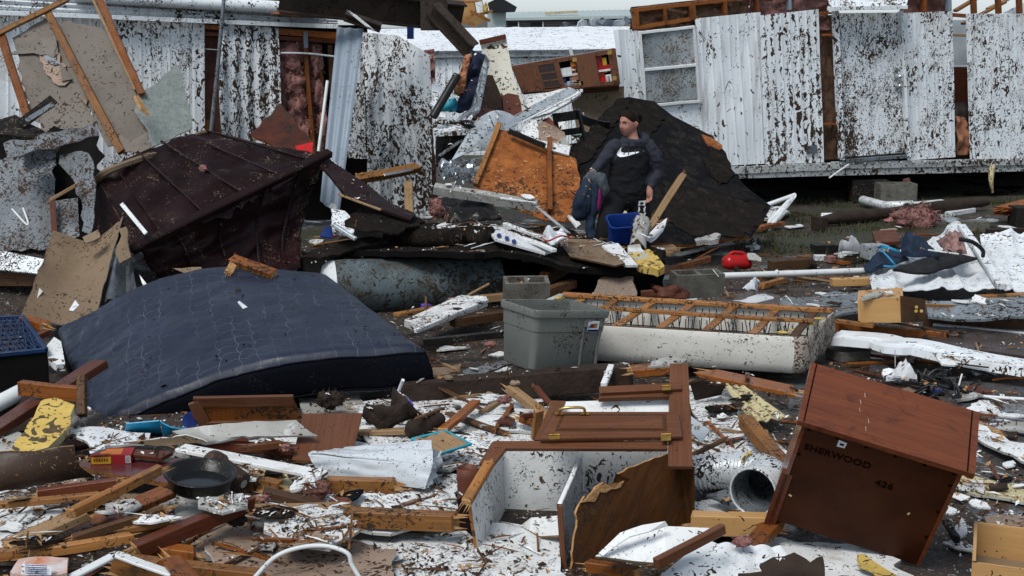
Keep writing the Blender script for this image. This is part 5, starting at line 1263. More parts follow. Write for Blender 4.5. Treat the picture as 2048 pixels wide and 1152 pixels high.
# things on the mound
sep("white_patterned_board", ((984, 448), (1000, 456), (1108, 500), (1090, 506), (990, 478), (978, 462)), [(984, 448, 12.3), (1108, 500, 11.7), (990, 478, 11.9)], "white board with blue floral print on the mound", "board", .02, "paper")
for i, (u, v) in enumerate(((998, 470), (1014, 476), (1028, 482))):
    sep("blue_motif", tuple((u + 5 * math.cos(k), v + 4 * math.sin(k)) for k in (0, 1, 2, 3, 4, 5)), [(984, 448, 12.24), (1108, 500, 11.64), (990, 478, 11.84)], "blue flower printed on the white board, %s from its left end" % ("first", "second", "third")[i], "print", .004, "deep_blue")
beam("white_lath", "long white spattered lath on top of the mound", "lath", G(985, 452, .66), G(1108, 502, .58), .05, .03, "board_3")
beam("cream_lath", "second long pale lath alongside the white spattered one", "lath", G(1010, 448, .66), G(1112, 486, .62), .05, .03, "board_4")
cloth("plastic_bag", "white plastic bag with red print crumpled on the mound", "bag", zv((1082, 470, .66), (1128, 464, .66), (1140, 478, .66), (1100, 490, .62)), 18, 14, "paper", .07, 8)
pipe("bag_drawstring", "thin red drawstring on the white plastic bag", "string", zv((1084, 476, .72), (1096, 482, .74), (1120, 472, .74), (1138, 474, .72)), .007, "red_plastic", k=4)
sep("white_pillow", ((874, 452), (886, 446), (912, 446), (914, 460), (884, 462)), [(874, 452, 12.5), (912, 446, 12.6), (884, 462, 12.3)], "small white cushion scrap beside the black roofing roll", "cushion", .06, "paper", res=.1, crumple=.05)
sep("hardboard", ((1112, 476), (1204, 480), (1250, 526), (1230, 531), (1140, 512)), [(1112, 476, 12.3), (1204, 480, 12.2), (1230, 531, 11.3)], "flat brown hardboard panel at the woman's feet", "panel", .015, ("tan_board", "lumber_dirty"))
sep("white_tile_board", ((1204, 490), (1236, 486), (1276, 530), (1250, 530)), [(1204, 490, 11.9), (1236, 486, 12), (1250, 530, 11.4)], "white speckled board beside the hardboard panel", "board", .02, "board_3")
sep("yellow_foam_slab", ((1252, 506), (1300, 498), (1330, 536), (1318, 542), (1276, 530)), [(1252, 506, 11.8), (1300, 498, 11.9), (1318, 542, 11.3)], "dirty yellow foam slab in front of the blue wastebasket", "foam", .06, "foam_yellow", jag=.02, res=.1, crumple=.03)
sep("pale_foam", ((1206, 455), (1245, 420), (1256, 424), (1250, 438), (1214, 462)), [(1206, 455, 13.5), (1245, 420, 13.8), (1214, 462, 13.4)], "pale foam strip behind the blue wastebasket", "foam", .05, "foam_pale", jag=.02)
sep("white_corner_board", ((1136, 430), (1150, 434), (1162, 448), (1154, 454)), [(1136, 430, 13.3), (1150, 434, 13.3), (1154, 454, 13.1)], "white triangular scrap beside the hanging jeans", "board", .02, "board_1")
beam("long_stake", "long slanting broken stake standing before the tar-papered slab", "lumber", P(1276, 490, 12.4), P(1364, 352, 12.9), .055, .06, "driftwood", splint=.04, up=V((0, -1, 0)))
patch("torn_tube", "torn white cardboard tube wrapped round the stake's foot", "cardboard", yv((1268, 440, 12.6), (1304, 446, 12.5), (1292, 500, 11.9), (1256, 500, 12.0)), 12, 10, .012, ("grey_board", "tan_board"), lambda s, t, p: .09 * math.sin(s * 3.1) + .04 * nz((s * 4, t * 4, 0), 1), jag=.04)
sep("crumpled_card", ((1258, 496), (1280, 490), (1300, 508), (1276, 516), (1256, 512)), [(1258, 496, 11.9), (1280, 490, 11.9), (1276, 516, 11.6)], "crumpled pale cardboard at the stake's foot", "cardboard", .01, "grey_board", res=.06, crumple=.09, jag=.02)
# blue wastebasket
def build_basket():
    O = P(1247, 492, 12.55)
    r = empty("wastebasket", O, "open bright blue plastic wastebasket tilted toward the camera by the woman", "wastebasket")
    M = Matrix.Translation(O) @ Matrix.Rotation(.22, 4, 'Z') @ Matrix.Rotation(.42, 4, 'X') @ Matrix.Rotation(-.06, 4, 'Y')
    def ring(z, w, d, rad=.05):
        out = []
        for sx, sy in ((-1, -1), (1, -1), (1, 1), (-1, 1)):
            a0 = {(-1, -1): math.pi, (1, -1): 1.5 * math.pi, (1, 1): 0, (-1, 1): .5 * math.pi}[(sx, sy)]
            for i in range(6): out.append(M @ V((sx * (w - rad) + rad * math.cos(a0 + i * math.pi / 10), sy * (d - rad) + rad * math.sin(a0 + i * math.pi / 10), z)))
        return out
    rows = [ring(0, .13, .08), ring(.25, .155, .105), ring(.252, .165, .115), ring(.275, .168, .118), ring(.275, .156, .106), ring(.25, .150, .10), ring(.01, .125, .075)]
    mb = MB(); mb.grid(rows, 0, close=True); mb.face(list(reversed(rows[0]))); mb.face(rows[-1])
    o = mb.build("basket", "blue_plastic", r, smooth=True); o.data.set_sharp_from_angle(angle=math.radians(35))
build_basket()
# ---- between box spring and mattress
sep("paint_board", ((808, 640), (920, 590), (972, 592), (975, 600), (838, 652)), [(808, 640, 10.4), (920, 590, 11.2), (838, 652, 10.2)], "white peeling trim board lying behind the mattress corner", "trim board", .05, ("board_5", "board_4"))
beam("lower_trim", "thin spattered moulding under the white peeling board", "moulding", P(830, 662, 10.1), P(975, 602, 11.0), .03, .03, "board_5")
beam("amber_lath", "amber slat beside the tank bottom", "lumber", P(792, 630, 10.7), P(868, 616, 11.0), .07, .03, "lumber")
pipe("pale_stick", "thin grey stick angled against the black hollow", "stick", [P(934, 592, 11.2), P(978, 568, 11.3)], .012, "driftwood")
tuft("purple_bag", "small purple bag under the tank", "bag", P(852, 612, 11.0), .06, .05, .03, "purple", seed=51, n=200)
tuft("pink_rag", "pink rag beside the white peeling board", "rag", P(905, 600, 11.2), .07, .05, .03, "insulation", seed=52, n=300)
beam("muddy_beam", "muddy beam lying behind the box spring's left end", "lumber", P(905, 645, 10.6), P(1010, 630, 10.9), .08, .07, "lumber_dirty")
beam("grey_post", "muddy grey post crossing the hollow behind the box spring", "lumber", P(940, 600, 11.5), P(1090, 585, 11.6), .08, .06, "driftwood")
beam("slanted_plank", "brown plank slanting under the collapsed roof", "lumber", P(1040, 605, 11.1), P(1146, 566, 11.6), .09, .07, "lumber_dirty")
def block(label, O, rz, rx=0.0, L=.40, W=.2, Hh=.2):
    r = empty("concrete_block", O, label, "concrete block", "hollow concrete blocks")
    M = Matrix.Translation(O) @ Matrix.Rotation(rz, 4, 'Z') @ Matrix.Rotation(rx, 4, 'X')
    mb = MB(); t = .032
    for y in (-1, 1): mb.box(M @ Matrix.Translation((0, y * (W / 2 - t / 2), Hh / 2)), L, t, Hh)
    for x in (-1, 0, 1): mb.box(M @ Matrix.Translation((x * (L / 2 - t / 2), 0, Hh / 2)), t, W - 2 * t, Hh - .002)
    mb.build("shell", "concrete", r, bevel=.004)
    mb = MB(); mb.box(M @ Matrix.Translation((0, 0, .01)), L - .05, W - .05, .02); mb.build("mud_fill", "dark_soot", r)
    return r
block("hollow concrete block behind the box spring's middle, cores up", P(1392, 590, 11.6), .22, .08, .42)
block("grey hollow concrete block half buried behind the grey tote", P(1052, 606, 11.1), .1, .15, .36)
sep("grey_slab", ((1008, 614), (1040, 606), (1052, 622), (1024, 636)), [(1008, 614, 10.9), (1040, 606, 11), (1024, 636, 10.5)], "tilted grey concrete scrap left of the box spring", "concrete", .05, "concrete", jag=.01)
sep("pebbled_slab", ((1196, 560), (1212, 544), (1262, 548), (1274, 592), (1186, 592)), [(1196, 560, 11.5), (1262, 548, 11.6), (1186, 592, 11.2)], "pebbled tan slab standing behind the box spring", "slab", .08, "aggregate", jag=.012)
tuft("red_soil", "reddish-brown clod heap beside the concrete block", "soil", P(1335, 588, 11.4), .22, .14, .09, "rust", seed=55, n=300)
beam("brick_scrap", "short red brick-like scrap behind the box spring", "brick", P(1282, 588, 11.1), P(1306, 586, 11.1), .06, .05, "rust")
pipe("long_white_pipe", "long thin white plastic pipe lying across the yard", "pipe", [G(1300, 556, .16), G(1500, 550, .14), G(1744, 541, .12)], .03, "white_plastic")
beam("white_channel", "flat white channel under the long white pipe", "trim", G(1302, 561, .08), G(1420, 564, .07), .09, .03, "board_3")
beam("orange_stud", "orange stud slanting right of the yellow foam", "lumber", G(1300, 549, .25), G(1418, 518, .2), .05, .06, "lumber_wet")
beam("rough_stud", "rough stud pile edge below the tar-papered slab", "lumber", G(1360, 492, .12), G(1500, 462, .12), .10, .11, "lumber_dirty", splint=.05)
beam("orange_scrap", "short orange stick poking out by the stake's foot", "lumber", P(1296, 452, 12.9), P(1336, 440, 13.1), .04, .03, "lumber_wet")
sep("white_bag_scrap", ((1290, 470), (1312, 452), (1334, 440), (1326, 462), (1300, 478)), [(1290, 470, 12.6), (1334, 440, 13), (1300, 478, 12.5)], "crumpled pale blue plastic scrap right of the stake", "plastic", .01, "paper", res=.06, crumple=.08)
sep("grey_rubble", ((1390, 466), (1410, 460), (1440, 468), (1436, 478), (1394, 480)), [(1390, 466, 14.3), (1440, 468, 14.3), (1394, 480, 14)], "pale grey rubble slab at the foot of the tar-papered slab", "rubble", .05, "grey_board", jag=.03, res=.1, crumple=.04)
sep("muddy_board", ((1300, 492), (1345, 488), (1360, 498), (1340, 506), (1306, 502)), [(1300, 492, 12.8), (1345, 488, 12.9), (1340, 506, 12.4)], "muddy flat board right of the crumpled cardboard", "board", .03, "driftwood", jag=.02)
def build_gascan():
    O = G(1474, 546, .0)
    r = empty("gas_can", O, "bright red plastic gas can lying in the yard", "gas can")
    M = Matrix.Translation(O + V((0, 0, .02))) @ Matrix.Rotation(.2, 4, 'Z')
    mb = MB()
    rows = []
    for x, sy, sz in ((-.15, .03, .03), (-.14, .07, .06), (-.08, .08, .085), (0, .075, .075), (.08, .08, .085), (.13, .07, .07), (.145, .03, .03)):
        rows.append([M @ V((x, sy * math.cos(a), .08 + sz * math.sin(a) * (1.15 if math.sin(a) > 0 else .8))) for a in [k * math.pi / 8 for k in range(16)]])
    mb.grid(rows, 0, close=True); mb.face(list(reversed(rows[0]))); mb.face(rows[-1]); mb.build("body", "red_plastic", r, smooth=True)
    mb = MB(); mb.tube(catmull([M @ V(p) for p in ((-.10, -.01, .15), (-.06, -.01, .19), (.05, -.01, .18), (.09, -.01, .14))], 4), .017, 8); mb.build("handle", "red_plastic", r, smooth=True)
    mb = MB(); mb.tube([M @ V((-.05, -.08, .05)), M @ V((-.02, -.13, .0))], .028, 10); mb.build("spout", "dark_soot", r, smooth=True)
build_gascan()
cloth("white_rag", "crumpled grey-white rag behind the box spring's right half", "rag", zv((1486, 578, .22), (1512, 552, .25), (1518, 560, .2), (1498, 584, .1)), 14, 14, "paper", .08, 9)
sep("white_sheet_scrap", ((1466, 600), (1530, 588), (1548, 598), (1500, 606)), [(1466, 600, 10.9), (1530, 588, 11.2), (1500, 606, 10.7)], "torn white paper sheet on dark board behind the box spring", "paper", .008, "paper", jag=.02, res=.1, crumple=.02)
sep("dark_mat_board", ((1430, 598), (1500, 582), (1560, 590), (1556, 612), (1440, 606)), [(1430, 598, 11), (1560, 590, 11.1), (1440, 606, 10.8)], "dark flat board behind the box spring's right half", "board", .03, "mud_tile")
for i, a in enumerate(((1520, 558, 1578, 544, "lumber", "short amber stick pointing at the white corrugated sheets"), (1524, 572, 1568, 560, "lumber", "second amber stick below the first, splintered"), (1536, 548, 1560, 552, "splinter", "chewed amber block beside the short amber sticks"))):
    beam("amber_stick", a[5], "lumber", G(a[0], a[1], .1), G(a[2], a[3], .1), .05, .05, a[4], splint=.04)
# ---- right: clothes on corrugated sheets
csheet = lambda nm, lab, c, n, amp, den: patch(nm, lab, "metal sheet", c, n * 8, 16, .006, "siding_%d" % den, lambda s, t, p: amp * max(0, math.sin(s * n * 6.283 + .8 * nz((s * 3, t, 0), 1))) ** 2 * (.6 + .5 * nz((s * 4, t * 3, 5), 1)) + .07 * nz((s * 2.5, t * 2.5, n), 1) + .03 * nz((s * 7, t * 6, n), 1))
csheet("corrugated_sheet", "crumpled white corrugated sheet with clothes heaped on it", zv((1734, 540, .14), (1916, 448, .42), (2004, 578, .20), (1746, 586, .10)), 6, .035, 2)
csheet("corrugated_sheet", "white corrugated sheet running out of frame at right", zv((1960, 470, .34), (2120, 450, .40), (2120, 590, .10), (2000, 585, .14)), 6, .03, 2)
beam("corrugated_fold", "folded white ridge between the two corrugated sheets", "flashing", G(1922, 452, .46), G(2006, 574, .24), .08, .04, "siding_2")
cloth("black_shirt", "black shirt spread over the corrugated sheet", "shirt", zv((1780, 540, .30), (1890, 500, .42), (1958, 515, .40), (1860, 550, .26)), 34, 20, "charcoal_cloth", .09, 5, th=.02)
cloth("denim_jacket", "blue denim bundle behind the black shirt", "clothing", zv((1798, 480, .38), (1850, 478, .42), (1880, 512, .42), (1800, 512, .34)), 24, 18, "denim", .13, 6, th=.02)
cloth("blue_jeans", "dark blue jeans trailing left from the heap", "clothing", zv((1722, 532, .16), (1796, 500, .32), (1820, 516, .30), (1730, 546, .14)), 24, 12, "denim", .06, 6, th=.02)
cloth("patterned_scarf", "patterned pink and brown scarf on top of the clothes heap", "scarf", zv((1872, 480, .44), (1930, 476, .48), (1935, 505, .44), (1890, 508, .42)), 22, 18, "pattern_cloth", .12, 9, th=.015)
pipe("dark_strap", "dark strap looping right of the patterned scarf", "strap", zv((1918, 478, .62), (1945, 484, .6), (1965, 500, .5), (1966, 512, .42)), .018, "charcoal_cloth", k=5)
beam("coat_hanger_bar", "thin white stick lying on the black shirt", "stick", G(1856, 500, .52), G(1918, 508, .52), .014, .014, "white_plastic")
pipe("blue_hanger", "bent bright blue plastic hanger left of the clothes heap", "hanger", zv((1756, 494, .34), (1770, 492, .42), (1800, 504, .36), (1760, 494, .36), (1782, 520, .34), (1790, 532, .28), (1768, 532, .26)), .008, "sky_blue", k=4)
def crate(name, label, cat, O, sx, sy, sz, mat, rz=0.0, bev=.01, lid=None):
    mb = MB(); M = Matrix.Translation(O + V((0, 0, sz / 2))) @ Matrix.Rotation(rz, 4, 'Z'); mb.box(M, sx, sy, sz)
    o = mb.build(name, mat, bevel=bev); tag(o, label, cat); return o
crate("metal_tin", "grey metal tin lying left of the denim bundle", "tin", G(1748, 516, .06), .22, .2, .14, "pale_metal", .2)
crate("black_recorder", "flat black electronic box lying in the grass", "electronics", G(1648, 503, .02), .26, .16, .08, "black_plastic", .15)
cloth("white_bundle", "white cloth bundle beside the black electronic box", "cloth", zv((1674, 502, .05), (1706, 488, .12), (1726, 500, .08), (1690, 508, .03)), 16, 14, "paper", .16, 7)
sep("brown_tile", ((1744, 462), (1790, 459), (1806, 482), (1752, 486)), [(1744, 462, 16), (1790, 459, 16.1), (1752, 486, 15.2)], "square brown board lying in the grass", "board", .04, ("rust", "lumber_red"))
sep("blue_scrap", ((1730, 500), (1748, 496), (1746, 506), (1732, 512)), [(1730, 500, 14.8), (1748, 496, 14.9), (1732, 512, 14.4)], "small pale box lid near the blue hanger", "box", .03, "pale_metal")
for i, (u, v, w, h, m, lab) in enumerate(((1640, 520, .12, .05, "paper", "small white carton in the litter row"), (1662, 524, .10, .06, "insulation", "pinkish scrap in the litter row"), (1690, 514, .16, .05, "white_plastic", "white plastic tray in the litter row"), (1716, 505, .14, .07, "driftwood", "brown wicker scrap beside the grey tin"), (1680, 526, .22, .03, "lumber_wet", "thin orange lath in the litter row"), (1700, 524, .1, .06, "tan_board", "tan carton in the litter row"))):
    crate("litter_piece", lab, "litter", G(u, v, .02), w, .1, h, m, i * .5)
beam("dark_sleeper", "dark wooden sleeper lying left of the litter row", "lumber", G(1540, 536, .08), G(1616, 530, .08), .10, .14, "lumber_dirty")
tuft("brown_clod", "brown fibrous clod at the sleeper's end", "debris", G(1618, 530, .08), .1, .1, .1, "bark", seed=61, n=500)
beam("yellow_block_beam", "short yellow pine offcut left of the corrugated sheet", "lumber", G(1662, 564, .10), G(1742, 562, .10), .09, .07, ("pine", "splinter"))
beam("yellow_offcut", "second yellow pine offcut below the first", "lumber", G(1680, 600, .10), G(1750, 600, .10), .09, .08, ("pine", "splinter"))
# drawer on its side
def build_drawer():
    O = G(1760, 645, .12)
    r = empty("wooden_drawer", O, "pale pine drawer with dark brown front standing on its side", "drawer")
    a, b, c, d = P(1718, 600, 10.3), P(1806, 594, 10.1), P(1808, 642, 10.1), P(1720, 642, 10.3)
    sheet("side", None, None, [a, b, c, d], .015, "pine", r)
    bk = V((.10, .38, 0))
    for p, q in ((a, b), (d, c), (a, d)): sheet("panel", None, None, [p, q, q + bk, p + bk], .012, "pine", r)
    f = [P(1804, 592, 10.08), P(1850, 598, 10.2), P(1851, 643, 10.2), P(1806, 645, 10.08)]
    sheet("front", None, None, f, .02, "lumber_dirty", r)
    for u, v in ((1832, 622), (1843, 622), (1833, 614)):
        mb = MB(); mb.tube([P(u, v, 10.12), P(u, v, 10.08)], .012, 10); mb.build("knob", "brass", r)
build_drawer()
# gutter and beams on the right
def build_gutter():
    r = empty("white_gutter", G(1850, 700), "long dented white gutter running out of frame at right", "gutter")
    pts = [G(1672, 672, .16), G(1766, 680, .17), G(1788, 690, .17), G(1830, 690, .17), G(1950, 716, .15), G(2070, 736, .13)]
    prof = [(-.15, -.04), (-.145, .012), (-.10, .016), (-.097, .009), (-.075, .016), (-.072, .009), (-.05, .016), (.03, .02), (.035, .012), (.135, .014), (.15, -.04)]
    rows = []
    cm = catmull(pts, 6)
    for i, p in enumerate(cm):
        t = (cm[min(i + 1, len(cm) - 1)] - cm[max(i - 1, 0)]).normalized(); sd = V((0, 0, 1)).cross(t).normalized()
        k = 1 - .5 * math.exp(-((i - 9) / 2.5) ** 2)
        rows.append([p + sd * y + V((0, 0, z * k)) + V((0, 0, .003 * nz(p, 6, y * 9))) for y, z in prof])
    mb = MB(); mb.grid(rows, 0, uvs=.05); o = mb.build("trough", "siding_1", r, smooth=False)
    s = o.modifiers.new("thickness", 'SOLIDIFY'); s.thickness = .006
build_gutter()
beam("amber_beam", "long amber beam lying above the white gutter, end charred", "lumber", G(1668, 652, .16), G(1892, 674, .14), .09, .08, ("lumber_wet", "dark_soot"), splint=.03)
beam("amber_lath", "thin amber lath on the long amber beam", "lumber", G(1672, 642, .22), G(1748, 652, .22), .05, .03, "lumber")
sep("wet_metal_sheet", ((1850, 600), (2070, 590), (2080, 634), (1856, 636)), [(1850, 600, 10.8), (2070, 590, 11.0), (1856, 636, 10.3)], "long wet grey metal sheet under the corrugated sheets", "metal sheet", .02, "wet_metal", res=.3, crumple=.04)
sep("flat_wet_sheet", ((1548, 592), (1745, 588), (1722, 626), (1600, 634), (1560, 612)), [(1548, 592, 11.5), (1745, 588, 11.8), (1600, 634, 10.6)], "wet pale metal sheet lying behind the box spring corner", "metal sheet", .02, "wet_metal", res=.3, crumple=.04, jag=.03)
beam("brown_sill", "dark brown beam under the wet grey metal sheet", "lumber", G(1852, 646, .12), G(2070, 640, .12), .12, .14, "lumber_dirty")
beam("yellow_joist", "yellow joist edge under the right corrugated sheet", "lumber", G(1960, 598, .12), G(2080, 592, .12), .08, .06, "lumber")
sep("brown_sheet", ((1800, 652), (2080, 660), (2080, 716), (1890, 690)), [(1800, 652, 10.6), (2080, 660, 10.6), (1890, 690, 9.9)], "dull brown roofing sheet behind the white gutter", "roofing", .02, "mud_tile")
beam("white_strip", "thin white trim strip on the brown roofing sheet", "trim", G(1866, 650, .12), G(2070, 668, .12), .04, .02, "board_3")
beam("narrow_white_strip", "second narrower white strip crossing toward the right edge", "trim", G(1960, 662, .1), G(2070, 680, .1), .025, .015, "white_plastic")
crate("flat_paver", "grey flat concrete paver beside the box spring corner", "paver", G(1695, 716, .0), .26, .2, .07, "concrete", .4)
beam("orange_splint", "thin orange splinter lying below the white gutter", "lumber", G(1702, 728, .03), G(1790, 724, .03), .04, .02, "lumber_wet", splint=.05)
sep("torn_paper_strip", ((1762, 706), (1800, 706), (1840, 718), (1824, 724), (1790, 714)), [(1762, 706, 10.2), (1840, 718, 10), (1790, 714, 10.1)], "torn white strip lying below the gutter", "paper", .01, "paper", jag=.02)
# ---- yard by the right home
rough_log("fallen_log", "long dark fallen log lying along the right home", "log", G(1632, 442, .1), G(1975, 404, .1), .075, "bark", 7)
tuft("pink_heap", "heap of pink insulation on the fallen log", "insulation", G(1832, 436, .12), .36, .22, .2, "insulation", seed=71, n=2600)
tuft("pink_strip", "thin pink insulation trailing left of the heap", "insulation", G(1790, 440, .04), .2, .1, .05, "insulation", seed=72, n=900)
sep("white_carton", ((1643, 426), (1696, 425), (1693, 448), (1643, 446)), [(1643, 426, 17.8), (1696, 425, 17.9), (1643, 446, 17.6)], "white carton standing against the fallen log", "carton", .25, "board_2")
beam("carton_end", "dark block end behind the white carton", "block", G(1632, 447, .1), G(1645, 446, .1), .2, .16, "bark")
fr_ = [P(1534, 410, 17.2), P(1590, 390, 17.5), P(1584, 398, 17.4), P(1534, 462, 16.6), P(1540, 442, 16.9), P(1578, 402, 17.3)]
pipe("folding_frame", "bent white tubular chair frame sticking up from the grass", "frame", fr_, .028, "white_plastic")
sep("spattered_skirting", ((1500, 416), (1560, 414), (1580, 424), (1560, 436), (1502, 438)), [(1500, 416, 17.8), (1560, 414, 18), (1502, 438, 17.2)], "spattered skirting scrap near the bent white frame", "skirting", .03, "siding_6", res=.2, crumple=.05)
beam("orange_plank", "small orange plank below the bent white frame", "lumber", G(1512, 458, .06), G(1562, 446, .06), .10, .05, "osb")
block("grey concrete pier block standing under the right home", P(1790, 404, 19.0), .05, 0, .5, .3, .26)
crate("dark_pier", "dark block beside the concrete pier under the home", "block", P(1735, 402, 19.3), .5, .3, .3, "dark_soot")
pipe("corrugated_hose", "white corrugated hose lying before the concrete pier", "hose", [G(1725, 400, .1), G(1770, 412, .1), G(1826, 410, .12)], [.06] * 3, "duct_white")
beam("white_bracket", "white bracket at the corrugated hose end", "bracket", G(1822, 410, .12), G(1886, 404, .14), .1, .06, "white_plastic")
sep("blue_grey_flashing", ((1866, 436), (1880, 424), (1920, 434), (1910, 450)), [(1866, 436, 17.7), (1880, 424, 18), (1910, 450, 17)], "bent grey flashing right of the pink heap", "flashing", .05, "pale_metal", res=.15, crumple=.06)
beam("grey_flat_bar", "pale flat bar lying right of the bent grey flashing", "bar", G(1905, 446, .1), G(1990, 440, .1), .12, .03, "pale_metal")
crate("grey_brick", "long grey brick in the grass behind the corrugated sheet", "brick", G(1946, 462, .0), .34, .18, .12, "concrete", -.1)
beam("dark_rail", "dark rail lying at the right edge of the yard", "rail", G(1974, 464, .05), G(2070, 462, .05), .1, .07, "bark")
crate("black_bin", "black box at the right edge of the yard", "box", G(2052, 452, .0), .36, .3, .24, "dark_soot")
for i, (a, lab) in enumerate((((2006, 418, .2, 2070, 402, .2), "upper orange splintered plank at the right edge"), ((2005, 426, .14, 2075, 418, .14), "lower orange splintered plank at the right edge"))):
    beam("orange_plank", lab, "lumber", G(*a[:3]), G(*a[3:]), .22, .05, "osb", splint=.1)
beam("white_litter_strip", "white strip lying in the grass at far right", "trim", G(1896, 428, .02), G(1944, 420, .02), .12, .06, "board_1")
sep("white_grass_scrap", ((1566, 452), (1600, 448), (1606, 452), (1580, 456)), [(1566, 452, 16.9), (1600, 448, 17), (1580, 456, 16.7)], "flat white scrap in the grass below the bent frame", "paper", .01, "paper", jag=.02)
sep("foil_scrap", ((1490, 490), (1512, 482), (1520, 496), (1500, 500)), [(1490, 490, 15.3), (1512, 482, 15.5), (1500, 500, 15)], "torn white plastic scrap in the grass beyond the slab", "plastic", .01, "paper", jag=.02, res=.1, crumple=.05)
sep("chassis_junk", ((1700, 372), (1725, 376), (1735, 396), (1700, 398)), [(1700, 372, 19.4), (1725, 376, 19.4), (1700, 398, 19.2)], "dark hanging scrap under the right home", "debris", .05, "bark", jag=.04)
wisp = [P(1984, 330, 19.9), P(1982, 360, 19.85), P(1985, 385, 19.9)]
pipe("hanging_wool", "tan fibre strand hanging from the right home's sill", "insulation", wisp, [.05, .035, .015], "foam_pale", k=4)
pipe("hanging_bracket_wool", "small tan wool clump under the door threshold", "insulation", [P(1812, 358, 19.3), P(1820, 385, 19.3), P(1832, 400, 19.3)], [.05, .06, .02], "insulation_dirty", k=4)

# ================================================================== FOREGROUND
def flat(name, label, cat, uv, z, mat, th=.014, jag=.03, crumple=.015, res=.18, **kw):
    """sheet lying on the debris; z one height or one per corner"""
    zs = z if isinstance(z, (list, tuple)) else [z] * len(uv)
    pts = [G(u, v, a) for (u, v), a in zip(uv, zs)]
    return sheet(name, label, cat, pts, th, mat, jag=jag, crumple=crumple, res=res, **kw)
# --- white ceiling boards trodden flat
for uv, z, m, lab in (
    (((-40, 1040), (60, 1000), (150, 1005), (150, 1080), (40, 1108), (-40, 1105)), .07, "board_2", "white wallboard flat at the lower left corner"),
    (((700, 800), (880, 790), (1060, 800), (1100, 850), (1070, 880), (920, 900), (740, 880)), .06, "board_5", "mud-flecked white wallboard behind the turquoise-edged pot holder"),
    (((900, 800), (1010, 786), (1110, 820), (1090, 862), (960, 850)), .10, "board_4", "white wallboard scrap behind the fallen kitchen cabinet"),
    (((700, 850), (860, 868), (980, 880), (990, 925), (900, 945), (760, 905)), .09, "board_5", "muddy white wallboard around the pot holder"),
    (((520, 1000), (700, 985), (915, 990), (915, 1040), (780, 1060), (560, 1048)), .12, "board_3", "white wallboard left of the rusty rolled sheet"),
    (((520, 1030), (690, 1010), (720, 1060), (660, 1090), (560, 1075)), .20, "board_2", "torn bulging white wallboard over a cracked timber"),
    (((620, 1060), (930, 1062), (985, 1170), (660, 1175)), .05, "board_3", "large white wallboard at the bottom centre"),
    (((1372, 770), (1470, 760), (1520, 800), (1500, 880), (1400, 905)), .06, "board_5", "mud-flecked white wallboard right of the cabinet doors"),
    (((1390, 860), (1500, 850), (1580, 900), (1540, 960), (1400, 960)), .09, "board_4", "white wallboard under the flexible duct"),
    (((1380, 1000), (1560, 990), (1560, 1060), (1390, 1070)), .06, "board_4", "white wallboard below the flexible duct's mouth"),
    (((1530, 1070), (1700, 1090), (1800, 1120), (1780, 1180), (1500, 1170)), .04, "board_2", "white wallboard under the upended dresser"),
    (((960, 1050), (1120, 1055), (1130, 1180), (950, 1180)), .05, "board_2", "white cabinet back lying inside the fallen cabinet"),
    (((330, 960), (520, 1000), (520, 1040), (400, 1060), (330, 1010)), .07, "grey_board", "grey wallboard beneath the wet planks"),
    (((120, 862), (210, 858), (300, 868), (290, 888), (180, 892)), .16, "paper", "crumpled white printed paper right of the yellow foam"),
    (((0, 950), (120, 1000), (110, 1030), (-40, 1010)), .04, "board_5", "muddy white scrap below the dark linoleum"),
    (((860, 772), (990, 764), (1030, 792), (920, 812)), .05, "board_5", "muddy white wallboard in front of the wet joist"),
    (((560, 868), (720, 884), (760, 905), (640, 930), (540, 905)), .07, "board_4", "white wallboard sliver under the plain brown door"),
    (((720, 930), (905, 925), (915, 1000), (780, 998)), .07, "board_3", "white wallboard behind the rusty rolled sheet"),
    (((360, 1065), (470, 1050), (530, 1075), (510, 1120), (380, 1125)), .06, "drywall_back", "muddy brown wallboard beside the red-brown two-by-four's end"),
    (((180, 1000), (320, 985), (330, 1050), (200, 1060)), .04, "tan_board", "tan wallboard under the crossing planks"),
    (((1440, 900), (1540, 890), (1575, 985), (1470, 1010)), .05, "board_3", "white wallboard behind the duct's mouth"),
    (((1080, 880), (1010, 800), (1080, 790), (1110, 830)), .04, "board_4", "white wallboard left of the cabinet door"),
    (((600, 800), (720, 792), (740, 850), (640, 860)), .05, "grey_board", "grey wallboard under the mattress's front edge"),
    (((1640, 1130), (1760, 1120), (1860, 1180), (1640, 1190)), .03, "board_4", "white wallboard at the dresser's lower corner"),
    (((1955, 848), (2080, 900), (2080, 940), (1990, 900), (1955, 880)), .06, "board_3", "white split clapboards right of the dresser"),
    (((1900, 930), (2000, 955), (2080, 985), (2080, 1000), (1950, 985), (1900, 958)), .05, "foam_pale", "pale yellow foam board in the puddle right of the dresser"),
    ): flat("wallboard", lab, "wallboard", uv, z, (m, "grey_board"), crumple=.03, group="trampled wallboards")
struct(flat("puddle", None, None, ((1850, 760), (2120, 770), (2150, 1010), (1960, 1040), (1860, 940)), .012, "wet_slab", th=.002, jag=.07, step=.45, crumple=0))
struct(flat("puddle", None, None, ((1560, 760), (1640, 750), (1600, 850), (1560, 840)), .012, "wet_slab", th=.002, jag=.07, step=.4, crumple=0))

